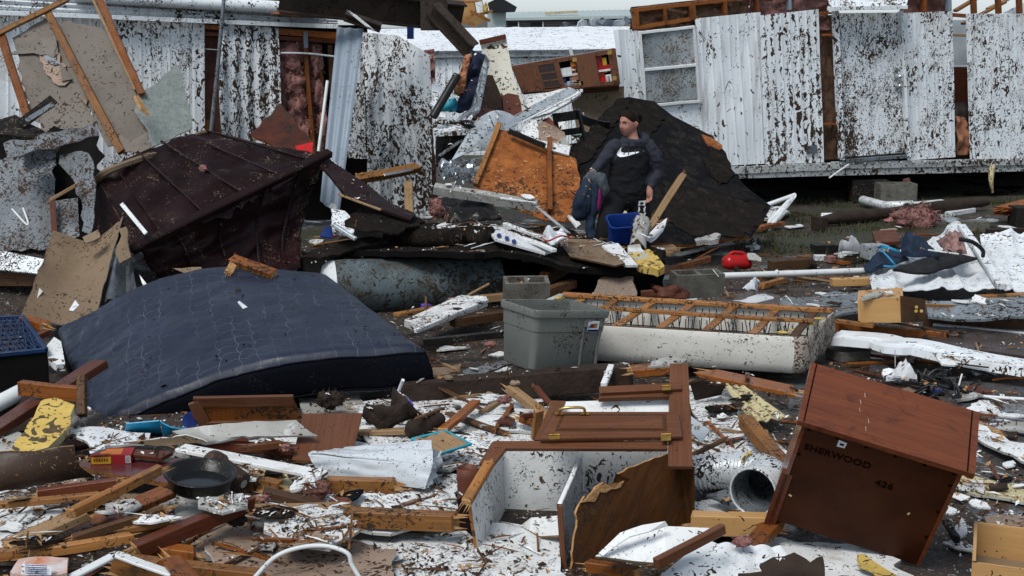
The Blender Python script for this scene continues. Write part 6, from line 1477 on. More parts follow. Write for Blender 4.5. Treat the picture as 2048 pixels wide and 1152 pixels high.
# --- upended dresser
def build_dresser():
    A, B, C = P(1608, 845, 5.9), P(1926, 942, 5.75), P(1563, 1064, 6.2)
    ex = (B - A).normalized(); ez = (A - C); ez = (ez - ex * ez.dot(ex)).normalized(); ey = ez.cross(ex)
    if ey.y < 0: ey = -ey
    M = Matrix((ex, ey, ez)).transposed().to_4x4(); M.translation = A
    W, D, Hh = (B - A).length, .36, .62
    r = empty("dresser", C, "brown wooden dresser tipped forward showing its stencilled back panel", "dresser")
    def bx(nm, x0, x1, y0, y1, z0, z1, mat, bev=.004):
        mb = MB(); mb.box(M @ Matrix.Translation(((x0 + x1) / 2, (y0 + y1) / 2, (z0 + z1) / 2)), x1 - x0, y1 - y0, z1 - z0); return mb.build(nm, mat, r, bevel=bev)
    bx("back_panel", .008, W - .008, .0, .006, -Hh, 0, "dresser_back")
    bx("side_panel", -.004, .014, -.004, D, -Hh - .02, 0, "dresser_top"); bx("side_panel", W - .014, W + .004, -.004, D, -Hh, 0, "dresser_top")
    bx("front_panel", .014, W - .014, D - .02, D, -Hh, 0, "dresser_top"); bx("base_panel", .014, W - .014, .01, D - .02, -Hh + .02, -Hh + .035, "dresser_back")
    top = bx("top_board", -.03, W + .045, -.03, D + .03, .001, .026, "dresser_top", .008)
    for x in (-.004, W + .012):
        mb = MB(); mb.box(M @ Matrix.Translation((x, D / 2, .0262)), .006, D + .05, .004); mb.build("edge_groove", "stencil_ink", top)
    bx("leg", -.02, .03, -.004, .03, -Hh - .10, -Hh + .30, "lumber_red")
    bx("edge_strip", W + .02, W + .05, .0, D + .02, -.03, .002, "osb")
    # nails along the rim
    q = random.Random(2)
    for i in range(12):
        x, z = (.03 + (W - .06) * i / 5, -.03) if i < 6 else ((.025 if i % 2 else W - .025), -.1 - .5 * ((i - 6) / 6))
        mb = MB(); mb.tube([M @ V((x, .001, z)), M @ V((x, -.003, z))], .008, 8); mb.build("nail_head", "stencil_ink", r)
    def text(body, x, z, size, rot=0.0):
        cu = bpy.data.curves.new("stencil", 'FONT'); cu.body = body; cu.size = size; cu.extrude = .0005; cu.offset = .0016; cu.space_character = 1.1
        t = bpy.data.objects.new("stencil", cu); COL.objects.link(t)
        dg = bpy.context.evaluated_depsgraph_get(); me = bpy.data.meshes.new_from_object(t.evaluated_get(dg))
        bpy.data.objects.remove(t)
        T = M @ Matrix.Translation((x, -.0016, z)) @ Matrix.Rotation(rot, 4, 'Y') @ Matrix.Rotation(math.pi / 2, 4, 'X')
        me.transform(T); me.materials.clear(); me.materials.append(MATS["stencil_ink"])
        o = bpy.data.objects.new("lettering", me); COL.objects.link(o); o.parent = r
    text("SHERWOOD", .035, -.145, .049); text("426", .375, -.225, .05)
    mb = MB(); p = [M @ V((x, -.002, z)) for x, z in ((.165, -.075), (.20, -.072), (.203, -.04), (.165, -.035))]; mb.face(p); mb.build("price_tag", "white_print", r)
    mb = MB(); mb.face([M @ V((x, -.003, z)) for x, z in ((.175, -.062), (.193, -.062), (.193, -.05), (.175, -.05))]); mb.build("tag_print", "stencil_ink", r)
    for i in range(5):
        mb = MB(); y = .05 + i * .055; x = .26 + .02 * math.sin(i * 2) - i * .012
        mb.box(M @ Matrix.Translation((x, y, .0275)) @ Matrix.Rotation(.2, 4, 'Z'), .003, .03, .001); mb.build("scratch", "scratch_pale", top)
    for x, z in ((.05, -.44), (.56, -.33)):
        mb = MB(); mb.box(M @ Matrix.Translation((x, -.002, z)) @ Matrix.Rotation(x * 9, 4, 'Y'), .014, .003, .008); mb.build("paint_chip", "foam_pale", r)
build_dresser()
# --- fallen kitchen cabinet
def build_cabinet():
    r = empty("kitchen_cabinet", P(1160, 1150, 6.2), "broken kitchen cabinet on its back with brass-hinged doors and white insides", "cabinet")
    sheet("end_panel", None, None, yv((1000, 893, 6.78), (1340, 893, 6.78), (1340, 1060, 6.78), (1000, 1060, 6.78)), .012, "board_3", r)
    sheet("side_panel", None, None, yv((1004, 897, 6.76), (942, 1006, 6.12), (966, 1172, 6.12), (1012, 1060, 6.76)), .016, ("board_3", "lumber"), r, jag=.004)
    sheet("partition", None, None, yv((1164, 905, 6.74), (1120, 1008, 6.06), (1131, 1172, 6.06), (1167, 1060, 6.74)), .016, ("board_5", "cabinet"), r)
    beam("partition_edge", None, None, P(1121, 1010, 6.05), P(1132, 1172, 6.04), .02, .02, "cabinet", r, up=V((0, -1, 0)))
    beam("partition_cap", None, None, P(1163, 903, 6.73), P(1120, 1007, 6.05), .022, .008, "board_2", r)
    sheet("broken_panel", None, None, flatten(((1156, 1014), (1170, 992), (1182, 994), (1192, 974), (1208, 966), (1214, 980), (1238, 972), (1262, 960), (1236, 948), (1290, 924), (1338, 908), (1384, 930), (1384, 1048), (1300, 1082), (1142, 1152), (1148, 1080)), yv((1384, 930, 6.55), (1384, 1048, 6.5), (1142, 1152, 6.02))), .014, ("plywood_back", "splinter"), r, jag=.006, step=.03)
    sheet("splintered_core", None, None, flatten(((1160, 1006), (1186, 981), (1212, 966), (1228, 974), (1250, 962), (1232, 978), (1200, 988), (1178, 1004)), yv((1384, 930, 6.54), (1384, 1048, 6.49), (1142, 1152, 6.01))), .012, "splinter", r, jag=.02, step=.03)
    FA = yv((1340, 725, 7.0), (1386, 932, 6.34), (965, 925, 6.34)); fn_ = (FA[1] - FA[0]).cross(FA[2] - FA[0]).normalized(); fn_ = fn_ if fn_.z > 0 else -fn_
    def fp(uv, o=0.0): return [Pl(u, v, (FA[0] + fn_ * o, fn_)) for u, v in uv]
    def fs(nm, uv, o, th, mat, par=r, bev=.003):
        ob_ = sheet(nm, None, None, fp(uv, o), th, mat, par)
        b = ob_.modifiers.new("bevel", 'BEVEL'); b.width = bev; b.segments = 1; b.limit_method = 'ANGLE'
        return ob_
    fs("stile", ((1340, 726), (1376, 726), (1386, 932), (1336, 932)), .0, .024, ("cabinet", "cabinet"))
    fs("rail", ((986, 881), (1335, 881), (1335, 897), (1004, 896)), .0, .024, "cabinet")
    fs("stile", ((985, 882), (1012, 897), (986, 930), (958, 926)), -.002, .024, "cabinet")
    fs("stile", ((1104, 800), (1132, 801), (1094, 879), (1068, 879)), .001, .022, "cabinet")
    fs("rail", ((1200, 786), (1338, 783), (1338, 793), (1197, 797)), .0, .024, "cabinet")
    fs("drawer_front", ((1198, 773), (1362, 765), (1364, 778), (1200, 786)), .02, .02, "cabinet")
    fs("inner_board", ((1128, 803), (1338, 797), (1338, 826), (1116, 830)), -.06, .01, "board_1")
    d = fs("cabinet_door", ((1078, 878), (1365, 873), (1357, 823), (1112, 823)), .03, .022, "cabinet", bev=.006)
    fs("raised_panel", ((1118, 857), (1326, 857), (1324, 832), (1130, 832)), .036, .008, "cabinet", d, .005)
    fs("panel_groove", ((1110, 862), (1334, 862), (1332, 828), (1124, 828)), .0312, .002, "plywood_back", d, .0)
    fs("panel_groove", ((1117.5, 857.5), (1327, 857.5), (1325, 831.5), (1129.5, 831.5)), .0325, .002, "cabinet", d, .0)
    a, b = fp(((1118, 826), (1170, 826)), .045)
    pipe("handle", None, None, [a, a + fn_ * .03 + (b - a) * .12, a + fn_ * .035 + (b - a) * .88, b], .007, "brass", d, k=4)
    for p in (a, b): mb = MB(); mb.box(frame(p - fn_ * .006, b - a, fn_), .04, .014, .006); mb.build("handle_plate", "brass", d)
    for uv in (((1322, 869), (1342, 868), (1342, 880), (1322, 881)), ((1098, 870), (1120, 869), (1120, 877), (1098, 878)), ((1324, 772), (1342, 771), (1342, 779), (1324, 780))):
        h = fs("hinge", uv, .034, .006, "brass", r, .001)
        e = fp((uv[0], uv[1]), .036); mb = MB(); mb.tube(e, .005, 6); mb.build("pin", "brass", h)
    # back strip behind right stile
    sheet("side_panel", None, None, yv((1362, 934, 6.5), (1386, 934, 6.38), (1386, 1046, 6.45), (1362, 1046, 6.52)), .01, "plywood_back", r)
    beam("front_edge", None, None, P(978, 928, 6.3), P(932, 1006, 6.08), .05, .03, ("lumber", "splinter"), r, splint=.02)
build_cabinet()
flat("broken_shelf", "small white broken shelf lying inside the fallen cabinet", "shelf", ((1040, 1052), (1062, 1036), (1120, 1030), (1120, 1070), (1080, 1072)), [.06, .12, .14, .1, .07], ("board_3", "splinter"), jag=.01, crumple=0)
# --- white door panel with trim, in front
wp = empty("white_door_panel", P(1310, 1110, 5.9), "white hardboard panel with brown wooden edge strip lying bottom centre right", "panel")
WPp = zv((1190, 1112, .20), (1252, 1070, .24), (1328, 1052, .28), (1420, 1056, .26), (1312, 1126, .19))
sheet("panel", None, None, WPp, .012, ("board_1", "tan_board"), wp, jag=.005)
beam("edge_strip", None, None, G(1312, 1128, .20), G(1446, 1056, .27), .035, .045, "cabinet", wp)
sheet("loose_lip", None, None, zv((1198, 1104, .23), (1240, 1066, .29), (1330, 1042, .33), (1336, 1050, .31), (1260, 1074, .28), (1206, 1110, .22)), .01, "board_2", wp, jag=.006, res=.1, crumple=.02)
patch("ribbed_sheet", "white ribbed vinyl sheet lying at the bottom right of centre", "vinyl sheet", zv((1400, 1086, .12), (1560, 1096, .10), (1620, 1180, .04), (1310, 1160, .06)), 48, 10, .005, "siding_1", lambda s, t, p: .014 * abs(math.sin(s * 14)))
flat("burnt_cloth", "black torn felt lying on the ribbed vinyl sheet", "felt", ((1480, 1140), (1520, 1128), (1640, 1140), (1700, 1170), (1480, 1175)), .12, "bark", jag=.07, step=.05, crumple=.09, res=.06)
flat("yellow_foam_scrap", "yellow foam scrap under the dresser's lower edge", "foam", ((1715, 1106), (1730, 1108), (1790, 1150), (1760, 1160)), .10, "foam_yellow", th=.03, jag=.02)
# --- pine drawer with can
dr = empty("pine_drawer", P(2000, 1150, 6), "pale pine drawer with a silver can inside at the lower right corner", "drawer")
z0, z1 = .04, .22
a, b, c, d = G(1952, 1044, z1), G(2110, 1064, z1), G(2110, 1146, z1), G(1948, 1124, z1)
dn = V((0, 0, z1 - z0))
for p, q_, nm in ((a, b, "panel"), (d, c, "front"), (a, d, "side"), (b, c, "side")):
    M = frame((p + q_) / 2 - dn / 2, q_ - p, V((0, 0, 1))); mb = MB(); mb.box(M, (q_ - p).length + (.014 if nm != "side" else -.002), .014, z1 - z0); mb.build(nm, "pine", dr, bevel=.002)
sheet("bottom", None, None, [p - dn * .85 for p in (a, b, c, d)], .006, "tan_board", dr)
pipe("drink_can", "silver can lying inside the pine drawer", "can", [P(1978, 1114, 6.05), P(2068, 1120, 6.05)], .022, "aluminium", n=16)
# --- flexible duct
def flex(name, label, pts, r):
    R0 = empty(name, pts[0], label, "duct")
    cm = catmull(pts, 26); n = len(cm)
    rad = [r * (1 + .055 * math.sin(i * 1.9)) for i in range(n)]; rad = [x * (1 + .28 * (i / n) ** 3) for i, x in enumerate(rad)]
    mb = MB(); mb.tube(cm, rad, 26, cap=False); o = mb.build("hose", "duct_white", R0, smooth=True)
    mb = MB(); mb.tube(cm, [x * .95 for x in rad], 26, cap=False); mb.f = [f[::-1] for f in mb.f]; mb.build("lining", "dull_metal", R0, smooth=True)
    t = (cm[-1] - cm[-2]).normalized(); ax = t.orthogonal().normalized(); bx_ = t.cross(ax)
    ring = [cm[-1] + (ax * math.cos(k * .2513) + bx_ * math.sin(k * .2513)) * r * 1.28 for k in range(26)]
    mb = MB(); mb.tube(ring, .006, 6, cap=False); mb.build("rim", "duct_white", R0, smooth=True)
flex("flexible_duct", "white corrugated flexible duct coiled beside the fallen cabinet", yv((1350, 950, 6.95), (1400, 946, 6.9), (1462, 940, 6.85), (1520, 946, 6.75), (1536, 962, 6.6), (1506, 984, 6.42)), .09)
pipe("yellow_band", "yellow band round the flexible duct", "band", [P(1484, 925, 6.72), P(1490, 912, 6.74), P(1502, 906, 6.78)], .008, "foam_yellow", k=4)
# --- rusty rolled sheet
def build_roll():
    r = empty("rolled_sheet", P(935, 1088, 6.3), "rust-brown rolled sheet standing upright left of the cabinet", "rolled sheet")
    b, t = P(938, 1088, 6.42), P(934, 935, 6.42); ax = (t - b)
    mb = MB(); rows = []
    for k in range(9):
        c_ = b + ax * (k / 8); rows.append([c_ + V((math.cos(a), math.sin(a), 0)) * (.046 + .007 * a / 6.283) for a in [i * .262 - 2.4 for i in range(40)]])
    mb.grid(rows); o = mb.build("sheet", "rust", r, smooth=True); s = o.modifiers.new("thickness", 'SOLIDIFY'); s.thickness = .003
    sheet("torn_tongue", None, None, yv((915, 1000, 6.36), (950, 985, 6.36), (948, 1050, 6.35), (956, 1130, 6.35), (936, 1100, 6.35), (918, 1040, 6.36)), .004, "maroon", r, jag=.02)
build_roll()
# --- brown cabinet door leaning, folded white metal
sep("loose_cabinet_door", ((606, 827), (724, 826), (706, 898), (700, 925), (584, 920)), [(606, 827, 7.75), (724, 826, 7.75), (584, 920, 7.32)], "plain brown cabinet door leaning behind the folded white metal", "cabinet door", .018, ("cabinet", "lumber"))
def build_fold():
    r = empty("folded_metal", P(740, 970, 7), "crumpled white appliance panel with folded flap, flecked with dirt", "appliance panel")
    A = yv((614, 906, 7.0), (866, 928, 6.85), (850, 978, 6.82), (642, 954, 6.98))
    patch("front_face", None, None, A, 24, 10, .008, "fridge_white", lambda s, t, p: .012 * nz((s * 5, t * 4, 0), 1) - .02 * (t < .08), r)
    B = yv((620, 904, 7.0), (690, 896, 7.3), (862, 900, 7.2), (866, 927, 6.86))
    patch("top_flap", None, None, B, 24, 10, .008, "fridge_white", lambda s, t, p: .05 * abs(math.sin(s * 5)) * t + .014 * nz((s * 5, t * 4, 3), 1) + .03 * max(0, s - .8), r)
    C = yv((866, 928, 6.85), (884, 902, 7.15), (874, 945, 7.05), (850, 978, 6.83))
    patch("crushed_end", None, None, C, 12, 10, .008, "fridge_white", lambda s, t, p: .05 * nz((s * 4, t * 5, 8), 1), r)
    beam("bracket", None, None, P(866, 905, 7.2), P(880, 935, 7.1), .03, .03, "aluminium", r)
build_fold()
ph = empty("pot_holder", P(885, 890, 7.8), "dirty quilted pot holder with turquoise binding lying on white wallboard", "pot holder")
PH = zv((824, 878, .20), (892, 862, .22), (942, 888, .20), (878, 908, .17))
cl = patch("pad", None, None, PH, 14, 14, .012, "driftwood", lambda s, t, p: .014 * nz((s * 4, t * 4, 0), 1), ph)
pipe("binding", None, None, PH + [PH[0]], .008, "turquoise", ph)
# --- boards beneath the mattress
fp_ = empty("framed_door", P(500, 850, 8.2), "brown framed cabinet door lying under the mattress edge", "cabinet door")
FD = zv((388, 806, .30), (588, 803, .30), (610, 850, .14), (414, 856, .14))
patch("panel", None, None, FD, 2, 2, .014, "lumber_wet", None, fp_)
for i, (p, q_) in enumerate(((FD[0], FD[1]), (FD[0], FD[3]), (FD[3], FD[2]))): beam("frame_strip", None, None, p + V((0, -.01, .01)), q_ + V((0, -.01, .01)), .07, .022, "cabinet", fp_, up=newell(FD) if newell(FD).z > 0 else -newell(FD))
patch("long_grey_board", "long curved grey wallboard in front of the framed door", "wallboard", zv((338, 862, .22), (600, 838, .26), (640, 872, .20), (400, 890, .15)), 24, 6, .016, ("grey_board", "board_2"), lambda s, t, p: .03 * math.sin(s * 3.1), jag=.02)
patch("tan_long_board", "thin tan board with ragged edge below the grey wallboard", "wallboard", zv((230, 886, .20), (380, 866, .24), (420, 884, .18), (340, 896, .16)), 12, 4, .014, ("tan_board", "board_2"), None, jag=.03)
beam("white_edged_shelf", "long white-topped shelf board pointing at the folded metal", "shelf", G(360, 896, .22), G(648, 950, .17), .10, .022, ("board_1", "cabinet"))
flat("mustard_board", "stained cream board under the white-topped shelf", "board", ((495, 925), (560, 940), (600, 975), (540, 980), (490, 950)), .08, "foam_pale", jag=.02)
beam("dark_strip", "dark reddish strip under the long grey wallboard", "lumber", G(380, 888, .13), G(600, 900, .12), .06, .05, "lumber_red")
beam("short_brown_strip", "short brown strip beside the plain brown door", "lumber", G(495, 896, .16), G(566, 888, .16), .05, .04, "cabinet", splint=.03)
bx1 = empty("blue_carton", G(290, 868, .1), "bright sky-blue flattened carton in front of the mattress", "carton")
BC = zv((252, 848, .22), (318, 842, .24), (326, 868, .12), (248, 866, .12))
patch("front_flap", None, None, BC, 4, 4, .006, "sky_blue", lambda s, t, p: .012 * math.sin(t * 3), bx1)
patch("top_flap", None, None, zv((320, 843, .24), (372, 856, .20), (340, 868, .14), (326, 866, .13)), 6, 4, .006, "sky_blue", lambda s, t, p: .02 * math.sin(s * 3), bx1)
sheet("label_patch", None, None, [bil(BC, s, t) + V((0, -.012, .012)) for s, t in ((.12, .25), (.34, .25), (.34, .45), (.12, .45))], .001, "box_yellow", bx1)
sheet("label_patch", None, None, [bil(BC, s, t) + V((0, -.012, .012)) for s, t in ((.70, .65), (.95, .65), (.95, .8), (.70, .8))], .001, "red_plastic", bx1)
beam("flap_edge", None, None, BC[3] + V((0, -.01, 0)), BC[2] + V((0, -.01, 0)), .008, .03, "black_paint", bx1)
sep("navy_carton", ((370, 828), (394, 816), (408, 826), (396, 852), (376, 856)), [(370, 828, 8.3), (394, 816, 8.5), (376, 856, 8.1)], "dark blue printed carton beside the framed door", "carton", .05, "deep_blue")
sep("navy_carton_print", ((388, 836), (396, 824), (400, 827), (393, 840)), [(370, 828, 8.27), (394, 816, 8.47), (376, 856, 8.07)], "red and white print on the dark blue carton", "print", .002, "box_red")
def build_redbox():
    O = G(222, 926, .16); ex = V((1, .12, 0)).normalized()
    r = empty("food_box", O, "small red and yellow food box lying on the maroon laminate", "food box")
    M = frame(O + V((0, .04, .025)), ex, V((0, 0, 1)))
    mb = MB(); mb.box(M, .21, .13, .05); mb.build("carton", "box_red", r, bevel=.002)
    def pq(x0, x1, z0_, z1_, y, m, nm): mb = MB(); mb.face([M @ V((x0, y, z0_)), M @ V((x1, y, z0_)), M @ V((x1, y, z1_)), M @ V((x0, y, z1_))]); mb.build(nm, m, r)
    pq(-.10, .0, -.02, .018, -.0665, "box_yellow", "printed_panel"); pq(.075, .1, -.02, .02, -.0665, "white_print", "barcode")
    for i in range(6): pq(-.088 + i * .013, -.080 + i * .013, -.008, .008, -.0675, "box_red", "print_mark")
    for i in range(5): pq(.078 + i * .004, .0795 + i * .004, -.018, .018, -.0675, "stencil_ink", "barcode_bar")
    mb = MB(); mb.face([M @ V((x, y, .0257)) for x, y in ((-.06, -.05), (.05, -.05), (.05, .05), (-.06, .05))]); mb.build("printed_panel", "orange", r)
build_redbox()
patch("dark_linoleum", "dark brown curled linoleum sheet at the left edge", "linoleum", zv((-40, 905, .30), (150, 890, .34), (192, 950, .14), (-40, 985, .10)), 20, 14, .006, ("brown_lino", "driftwood"), lambda s, t, p: .08 * math.sin(t * 2.6) * (1 - .4 * s), jag=.02)
flat("maroon_tabletop", "wet maroon laminate tabletop under the red food box", "tabletop", ((150, 928), (260, 915), (402, 916), (424, 938), (340, 966), (205, 944)), .16, ("maroon_laminate", "lumber"), th=.025, jag=.006, crumple=0)
flat("orange_shelf_edge", "thin reddish wooden shelf above the maroon tabletop", "shelf", ((212, 898), (300, 900), (345, 904), (322, 916), (250, 908)), .20, "lumber_red", th=.02, jag=.01, crumple=0)
patch("roll_of_paper", "small roll of white paper above the red food box", "paper roll", zv((178, 902, .24), (208, 888, .27), (214, 900, .24), (186, 908, .22)), 8, 8, .004, "paper", lambda s, t, p: .03 * math.sin(t * 3.1))
# pan
def build_pan():
    O = G(390, 992, .19)
    r = empty("roasting_pan", O, "round black enamel pan holding a little water among the planks", "pan")
    M = Matrix.Translation(O + V((0, .10, 0))) @ Matrix.Scale(1.06, 4) @ Matrix.Rotation(.10, 4, 'X') @ Matrix.Rotation(.10, 4, 'Y')
    mb = MB(); revolve(mb, [(.001, 0), (.115, 0), (.140, .02), (.155, .078), (.168, .082), (.168, .087), (.150, .085), (.132, .022), (.11, .008), (.001, .006)], M, 40)
    mb.build("shell", "black_plastic", r, smooth=True)
    mb = MB(); revolve(mb, [(.001, .035), (.133, .035)], M, 32, flip=False); w = mb.build("water", "pan_water", r)
build_pan()
def build_vase():
    a, b = G(424, 930, .22), G(484, 966, .16)
    r = empty("flower_pot", a, "tipped brown ribbed flower pot behind the black pan", "flower pot")
    M = frame(a, b - a, V((0, 0, 1))) @ Matrix.Rotation(math.pi / 2, 4, 'Y'); L = (b - a).length
    mb = MB(); revolve(mb, [(.075, -.02), (.08, .0), (.08, .04), (.068, .045), (.058, L), (.05, L + .01), (.001, L + .01)], M, 28); revolve(mb, [(.075, -.02), (.066, .0), (.05, L - .02)], M, 28, flip=True); mb.build("pot", "clay_brown", r, smooth=True)
    mb = MB(); revolve(mb, [(.001, L + .014), (.022, L + .014), (.022, L + .01)], M, 14, flip=True); mb.build("drain_disc", "grey_board", r)
    mb = MB(); revolve(mb, [(.001, -.06), (.035, -.05), (.045, -.02), (.04, .0)], M, 16, flip=True); mb.build("root_ball", "foam_pale", r, smooth=True)
build_vase()
# --- left pile details
def build_crate():
    r = empty("milk_crate", P(20, 730, 9.3), "dark blue plastic milk crate at the left edge", "crate")
    A = yv((-90, 640, 9.9), (44, 634, 9.9), (92, 700, 9.1), (-60, 716, 9.0))
    def q(s, t, o=0.0): return bil(A, s, t) + V((0, -.2, .98)) * o
    for k in range(9):
        s = k / 8
        beam("lattice_bar", None, None, q(s, 0), q(s, 1), .012, .012, "crate_blue", r, bev=0); 
        t = k / 8
        beam("lattice_bar", None, None, q(0, t), q(1, t), .012, .014, "crate_blue", r, bev=0)
        if k < 8: beam("lattice_bar", None, None, q(s, 0, .002), q(min(1, s + .35), 1, .002), .008, .01, "crate_blue", r, bev=0); beam("lattice_bar", None, None, q(s, 1, .003), q(min(1, s + .35), 0, .003), .008, .01, "crate_blue", r, bev=0)
    for p, q_ in ((q(0, 0), q(1, 0)), (q(1, 0), q(1, 1)), (q(1, 1), q(0, 1))): beam("rim", None, None, p, q_, .03, .03, "crate_blue", r)
    for (p, q_) in ((q(1, 0), q(1, 1)), (q(1, 1), q(0, 1))):
        sheet("side", None, None, [p, q_, q_ - V((0, 0, .25)), p - V((0, 0, .25))], .008, "shade_dark", r)
        for k in range(7): beam("lattice_bar", None, None, p.lerp(q_, k / 6) + V((0, -.012, 0)), p.lerp(q_, k / 6) + V((0, -.012, -.25)), .012, .012, "crate_blue", r, bev=0)
build_crate()
sep("white_basin", ((92, 690), (108, 672), (122, 680), (130, 726), (112, 728), (94, 712)), [(92, 690, 9.3), (122, 680, 9.4), (112, 728, 9.0)], "half-hidden white enamel basin left of the mattress", "basin", .05, "board_2", res=.1, crumple=.02)
beam("amber_chunk", "amber broken timber chunk between milk crate and mattress", "lumber", P(48, 640, 9.9), P(90, 652, 9.8), .10, .06, ("lumber_wet", "splinter"), splint=.04)
beam("rusty_lath", "red-brown lath below the milk crate", "lumber", P(70, 676, 9.5), P(96, 664, 9.6), .05, .04, "lumber_red")
beam("red_brown_plank", "long red-brown plank slanting up against the mattress's front corner", "lumber", P(-20, 868, 7.6), P(200, 728, 8.5), .13, .05, "lumber_red", up=V((-.3, -.5, .8)))
ob2 = empty("timber_corner", P(120, 820, 8), "orange finger-jointed timber corner lying at the mattress's left front", "timber frame")
beam("rail", None, None, P(40, 776, 8.0), P(160, 788, 7.9), .06, .085, ("lumber_wet", "splinter"), ob2)
beam("post", None, None, P(164, 752, 7.95), P(164, 832, 7.8), .05, .05, "lumber_dirty", ob2, up=V((0, -1, 0)))
pipe("white_downpipe", "white pipe at the left edge beside the orange timber corner", "pipe", [P(-20, 816, 8.0), P(46, 782, 8.2)], .05, "white_plastic")
sep("yellow_foam_board", ((84, 800), (112, 796), (148, 812), (140, 850), (96, 898), (62, 906), (20, 904), (48, 862)), [(84, 800, 7.7), (148, 812, 7.7), (20, 904, 7.2)], "large mud-stained yellow foam board at the left", "foam", .06, ("foam_yellow", "foam_pale"), jag=.012, res=.12, crumple=.02)
tuft("white_stuffing", "white stuffing clump beside the yellow foam board", "stuffing", P(156, 842, 8.0), .07, .06, .10, "grey_board", seed=81, n=700)
tuft("mauve_stuffing", "mauve wool beside the yellow foam board's lower edge", "insulation", P(128, 866, 7.9), .09, .06, .05, "insulation_dirty", seed=82, n=500)
flat("brown_rag", "muddy rags and boards under the red-brown plank", "debris", ((-30, 800), (60, 790), (60, 850), (-30, 870)), [.2, .25, .1, .1], "bark", jag=.05, crumple=.06)
flat("grey_flake", "pale grey wallboard piece left of the yellow foam", "wallboard", ((-10, 880), (30, 860), (44, 870), (20, 906), (-10, 905)), .14, "grey_board", jag=.01)
# --- foreground timbers:  A(u,v,z) B(u,v,z) w h mat label
for a, b, w, h, m, lab, sp in (
    ((142, 1026, .26), (322, 938, .34), .045, .045, "lumber", "slim amber stick crossing above the other planks at left", .02),
    ((268, 1100, .16), (500, 1004, .24), .075, .065, "lumber_red", "long red-brown two-by-four left of bottom centre", .03),
    ((12, 1096, .12), (168, 1026, .20), .12, .04, "lumber", "broad amber board ending below the slim stick", .02),
    ((70, 1092, .08), (338, 984, .17), .14, .03, "lumber_wet", "wide brown plank under the black pan", .03),
    ((60, 1108, .14), (262, 1076, .18), .05, .045, "lumber", "yellowish strip under the wide brown plank", .02),
    ((152, 1076, .17), (330, 1022, .22), .04, .04, "lumber_dirty", "muddy lath above the yellowish strip", .04),
    ((236, 1072, .15), (326, 1052, .17), .05, .05, "lumber_dirty", "short muddy block beside the red-brown two-by-four", .04),
    ((255, 1060, .20), (325, 1048, .21), .03, .03, "lumber", "thin amber lath beside the short muddy block", .02),
    ((80, 988, .16), (240, 966, .20), .05, .05, "lumber_red", "dark red strip behind the slim amber stick", .02),
    ((-20, 1012, .14), (200, 990, .18), .05, .03, "lumber", "pale lath at the left edge below the dark linoleum", .02),
    ((-20, 1112, .10), (52, 1104, .12), .06, .05, "lumber", "amber block end at the left edge", .0),
    ((-20, 1080, .03), (60, 1084, .03), .05, .04, "lumber_dirty", "dirty strip at the left edge", .0),
    ((232, 1130, .12), (520, 1162, .10), .07, .09, "lumber", "amber beam along the bottom edge", .0),
    ((340, 1122, .18), (380, 1166, .15), .09, .05, "lumber_wet", "broken orange stub on the bottom amber beam", .06),
    ((300, 1108, .10), (384, 1118, .10), .08, .10, "lumber_wet", "orange block under the red-brown two-by-four", .0),
    ((500, 1030, .11), (690, 1026, .13), .08, .09, "lumber", "amber timber under the torn wallboard", .0),
    ((700, 1034, .16), (912, 1044, .16), .08, .08, "lumber", "amber timber with peeling white paint left of the rusty roll", .0),
    ((655, 972, .11), (790, 976, .11), .07, .09, "lumber", "amber timber under the crumpled white panel", .02),
    ((528, 984, .16), (662, 1018, .13), .06, .04, "lumber_dirty", "dark brown plank crossing beside wool tuft", .03),
    ((495, 965, .12), (560, 975, .12), .06, .07, "lumber", "short amber timber right of the brown flower pot", .0),
    ((1490, 840, .20), (1592, 962, .10), .075, .08, "lumber", "thick amber two-by-four left of the dresser", .0),
    ((1384, 1046, .12), (1548, 1050, .12), .08, .10, "pine", "pale pine timber below the flexible duct", .0),
    ((1488, 1118, .06), (1552, 1040, .14), .09, .05, "lumber_wet", "twisted orange timber at the dresser's left foot", .05),
    ((1180, 1132, .10), (1270, 1146, .10), .05, .05, "lumber_wet", "orange stick under the white hardboard panel", .03),
    ((1020, 778, .20), (1092, 832, .12), .06, .05, "lumber", "amber stick behind the cabinet door's left corner", .03),
    ((1078, 820, .28), (1072, 876, .10), .05, .04, "lumber", "short upright amber offcut left of the cabinet door", .02),
    ((1040, 834, .16), (1080, 850, .14), .05, .05, "lumber_wet", "orange offcut beside the upright amber one", .04),
    ((1072, 775, .24), (1100, 808, .20), .03, .03, "lumber_red", "dark red splinter behind the cabinet door", .04),
    ((884, 862, .12), (952, 804, .18), .06, .03, "lumber_wet", "brown lath behind the pot holder", .02),
    ((896, 826, .10), (1012, 868, .08), .05, .02, "lumber_dirty", "dirty lath crossing behind the brown one", .03),
    ((1380, 912, .16), (1440, 884, .20), .03, .02, "lumber_dirty", "splintered lath bundle right of the cabinet stile", .08),
    ((1270, 742, .24), (1345, 736, .26), .16, .05, "lumber_wet", "rotten orange plank under the box spring's front", .05),
    ((1420, 748, .20), (1580, 782, .16), .18, .03, "lumber_wet", "wide brown splintered board before the box spring corner", .08),
    ((620, 868, .10), (840, 862, .12), .05, .03, "driftwood", "weathered grey slat behind the folded white metal", .05),
    ((-10, 930, .06), (120, 952, .06), .04, .03, "lumber_dirty", "buried dirty slat under the dark linoleum", .0),
    ((1936, 838, .06), (1990, 862, .05), .05, .02, "lumber", "amber chip strip right of the dresser top", .04),
    ):
    if m == "lumber" and len(lab) % 4 == 1: m = "driftwood"
    beam("timber", lab.replace("amber", "weathered") if m == "driftwood" else lab, "lumber", G(*a), G(*b), w, h, (m, "splinter"), splint=max(sp, .03))
mb_ = None
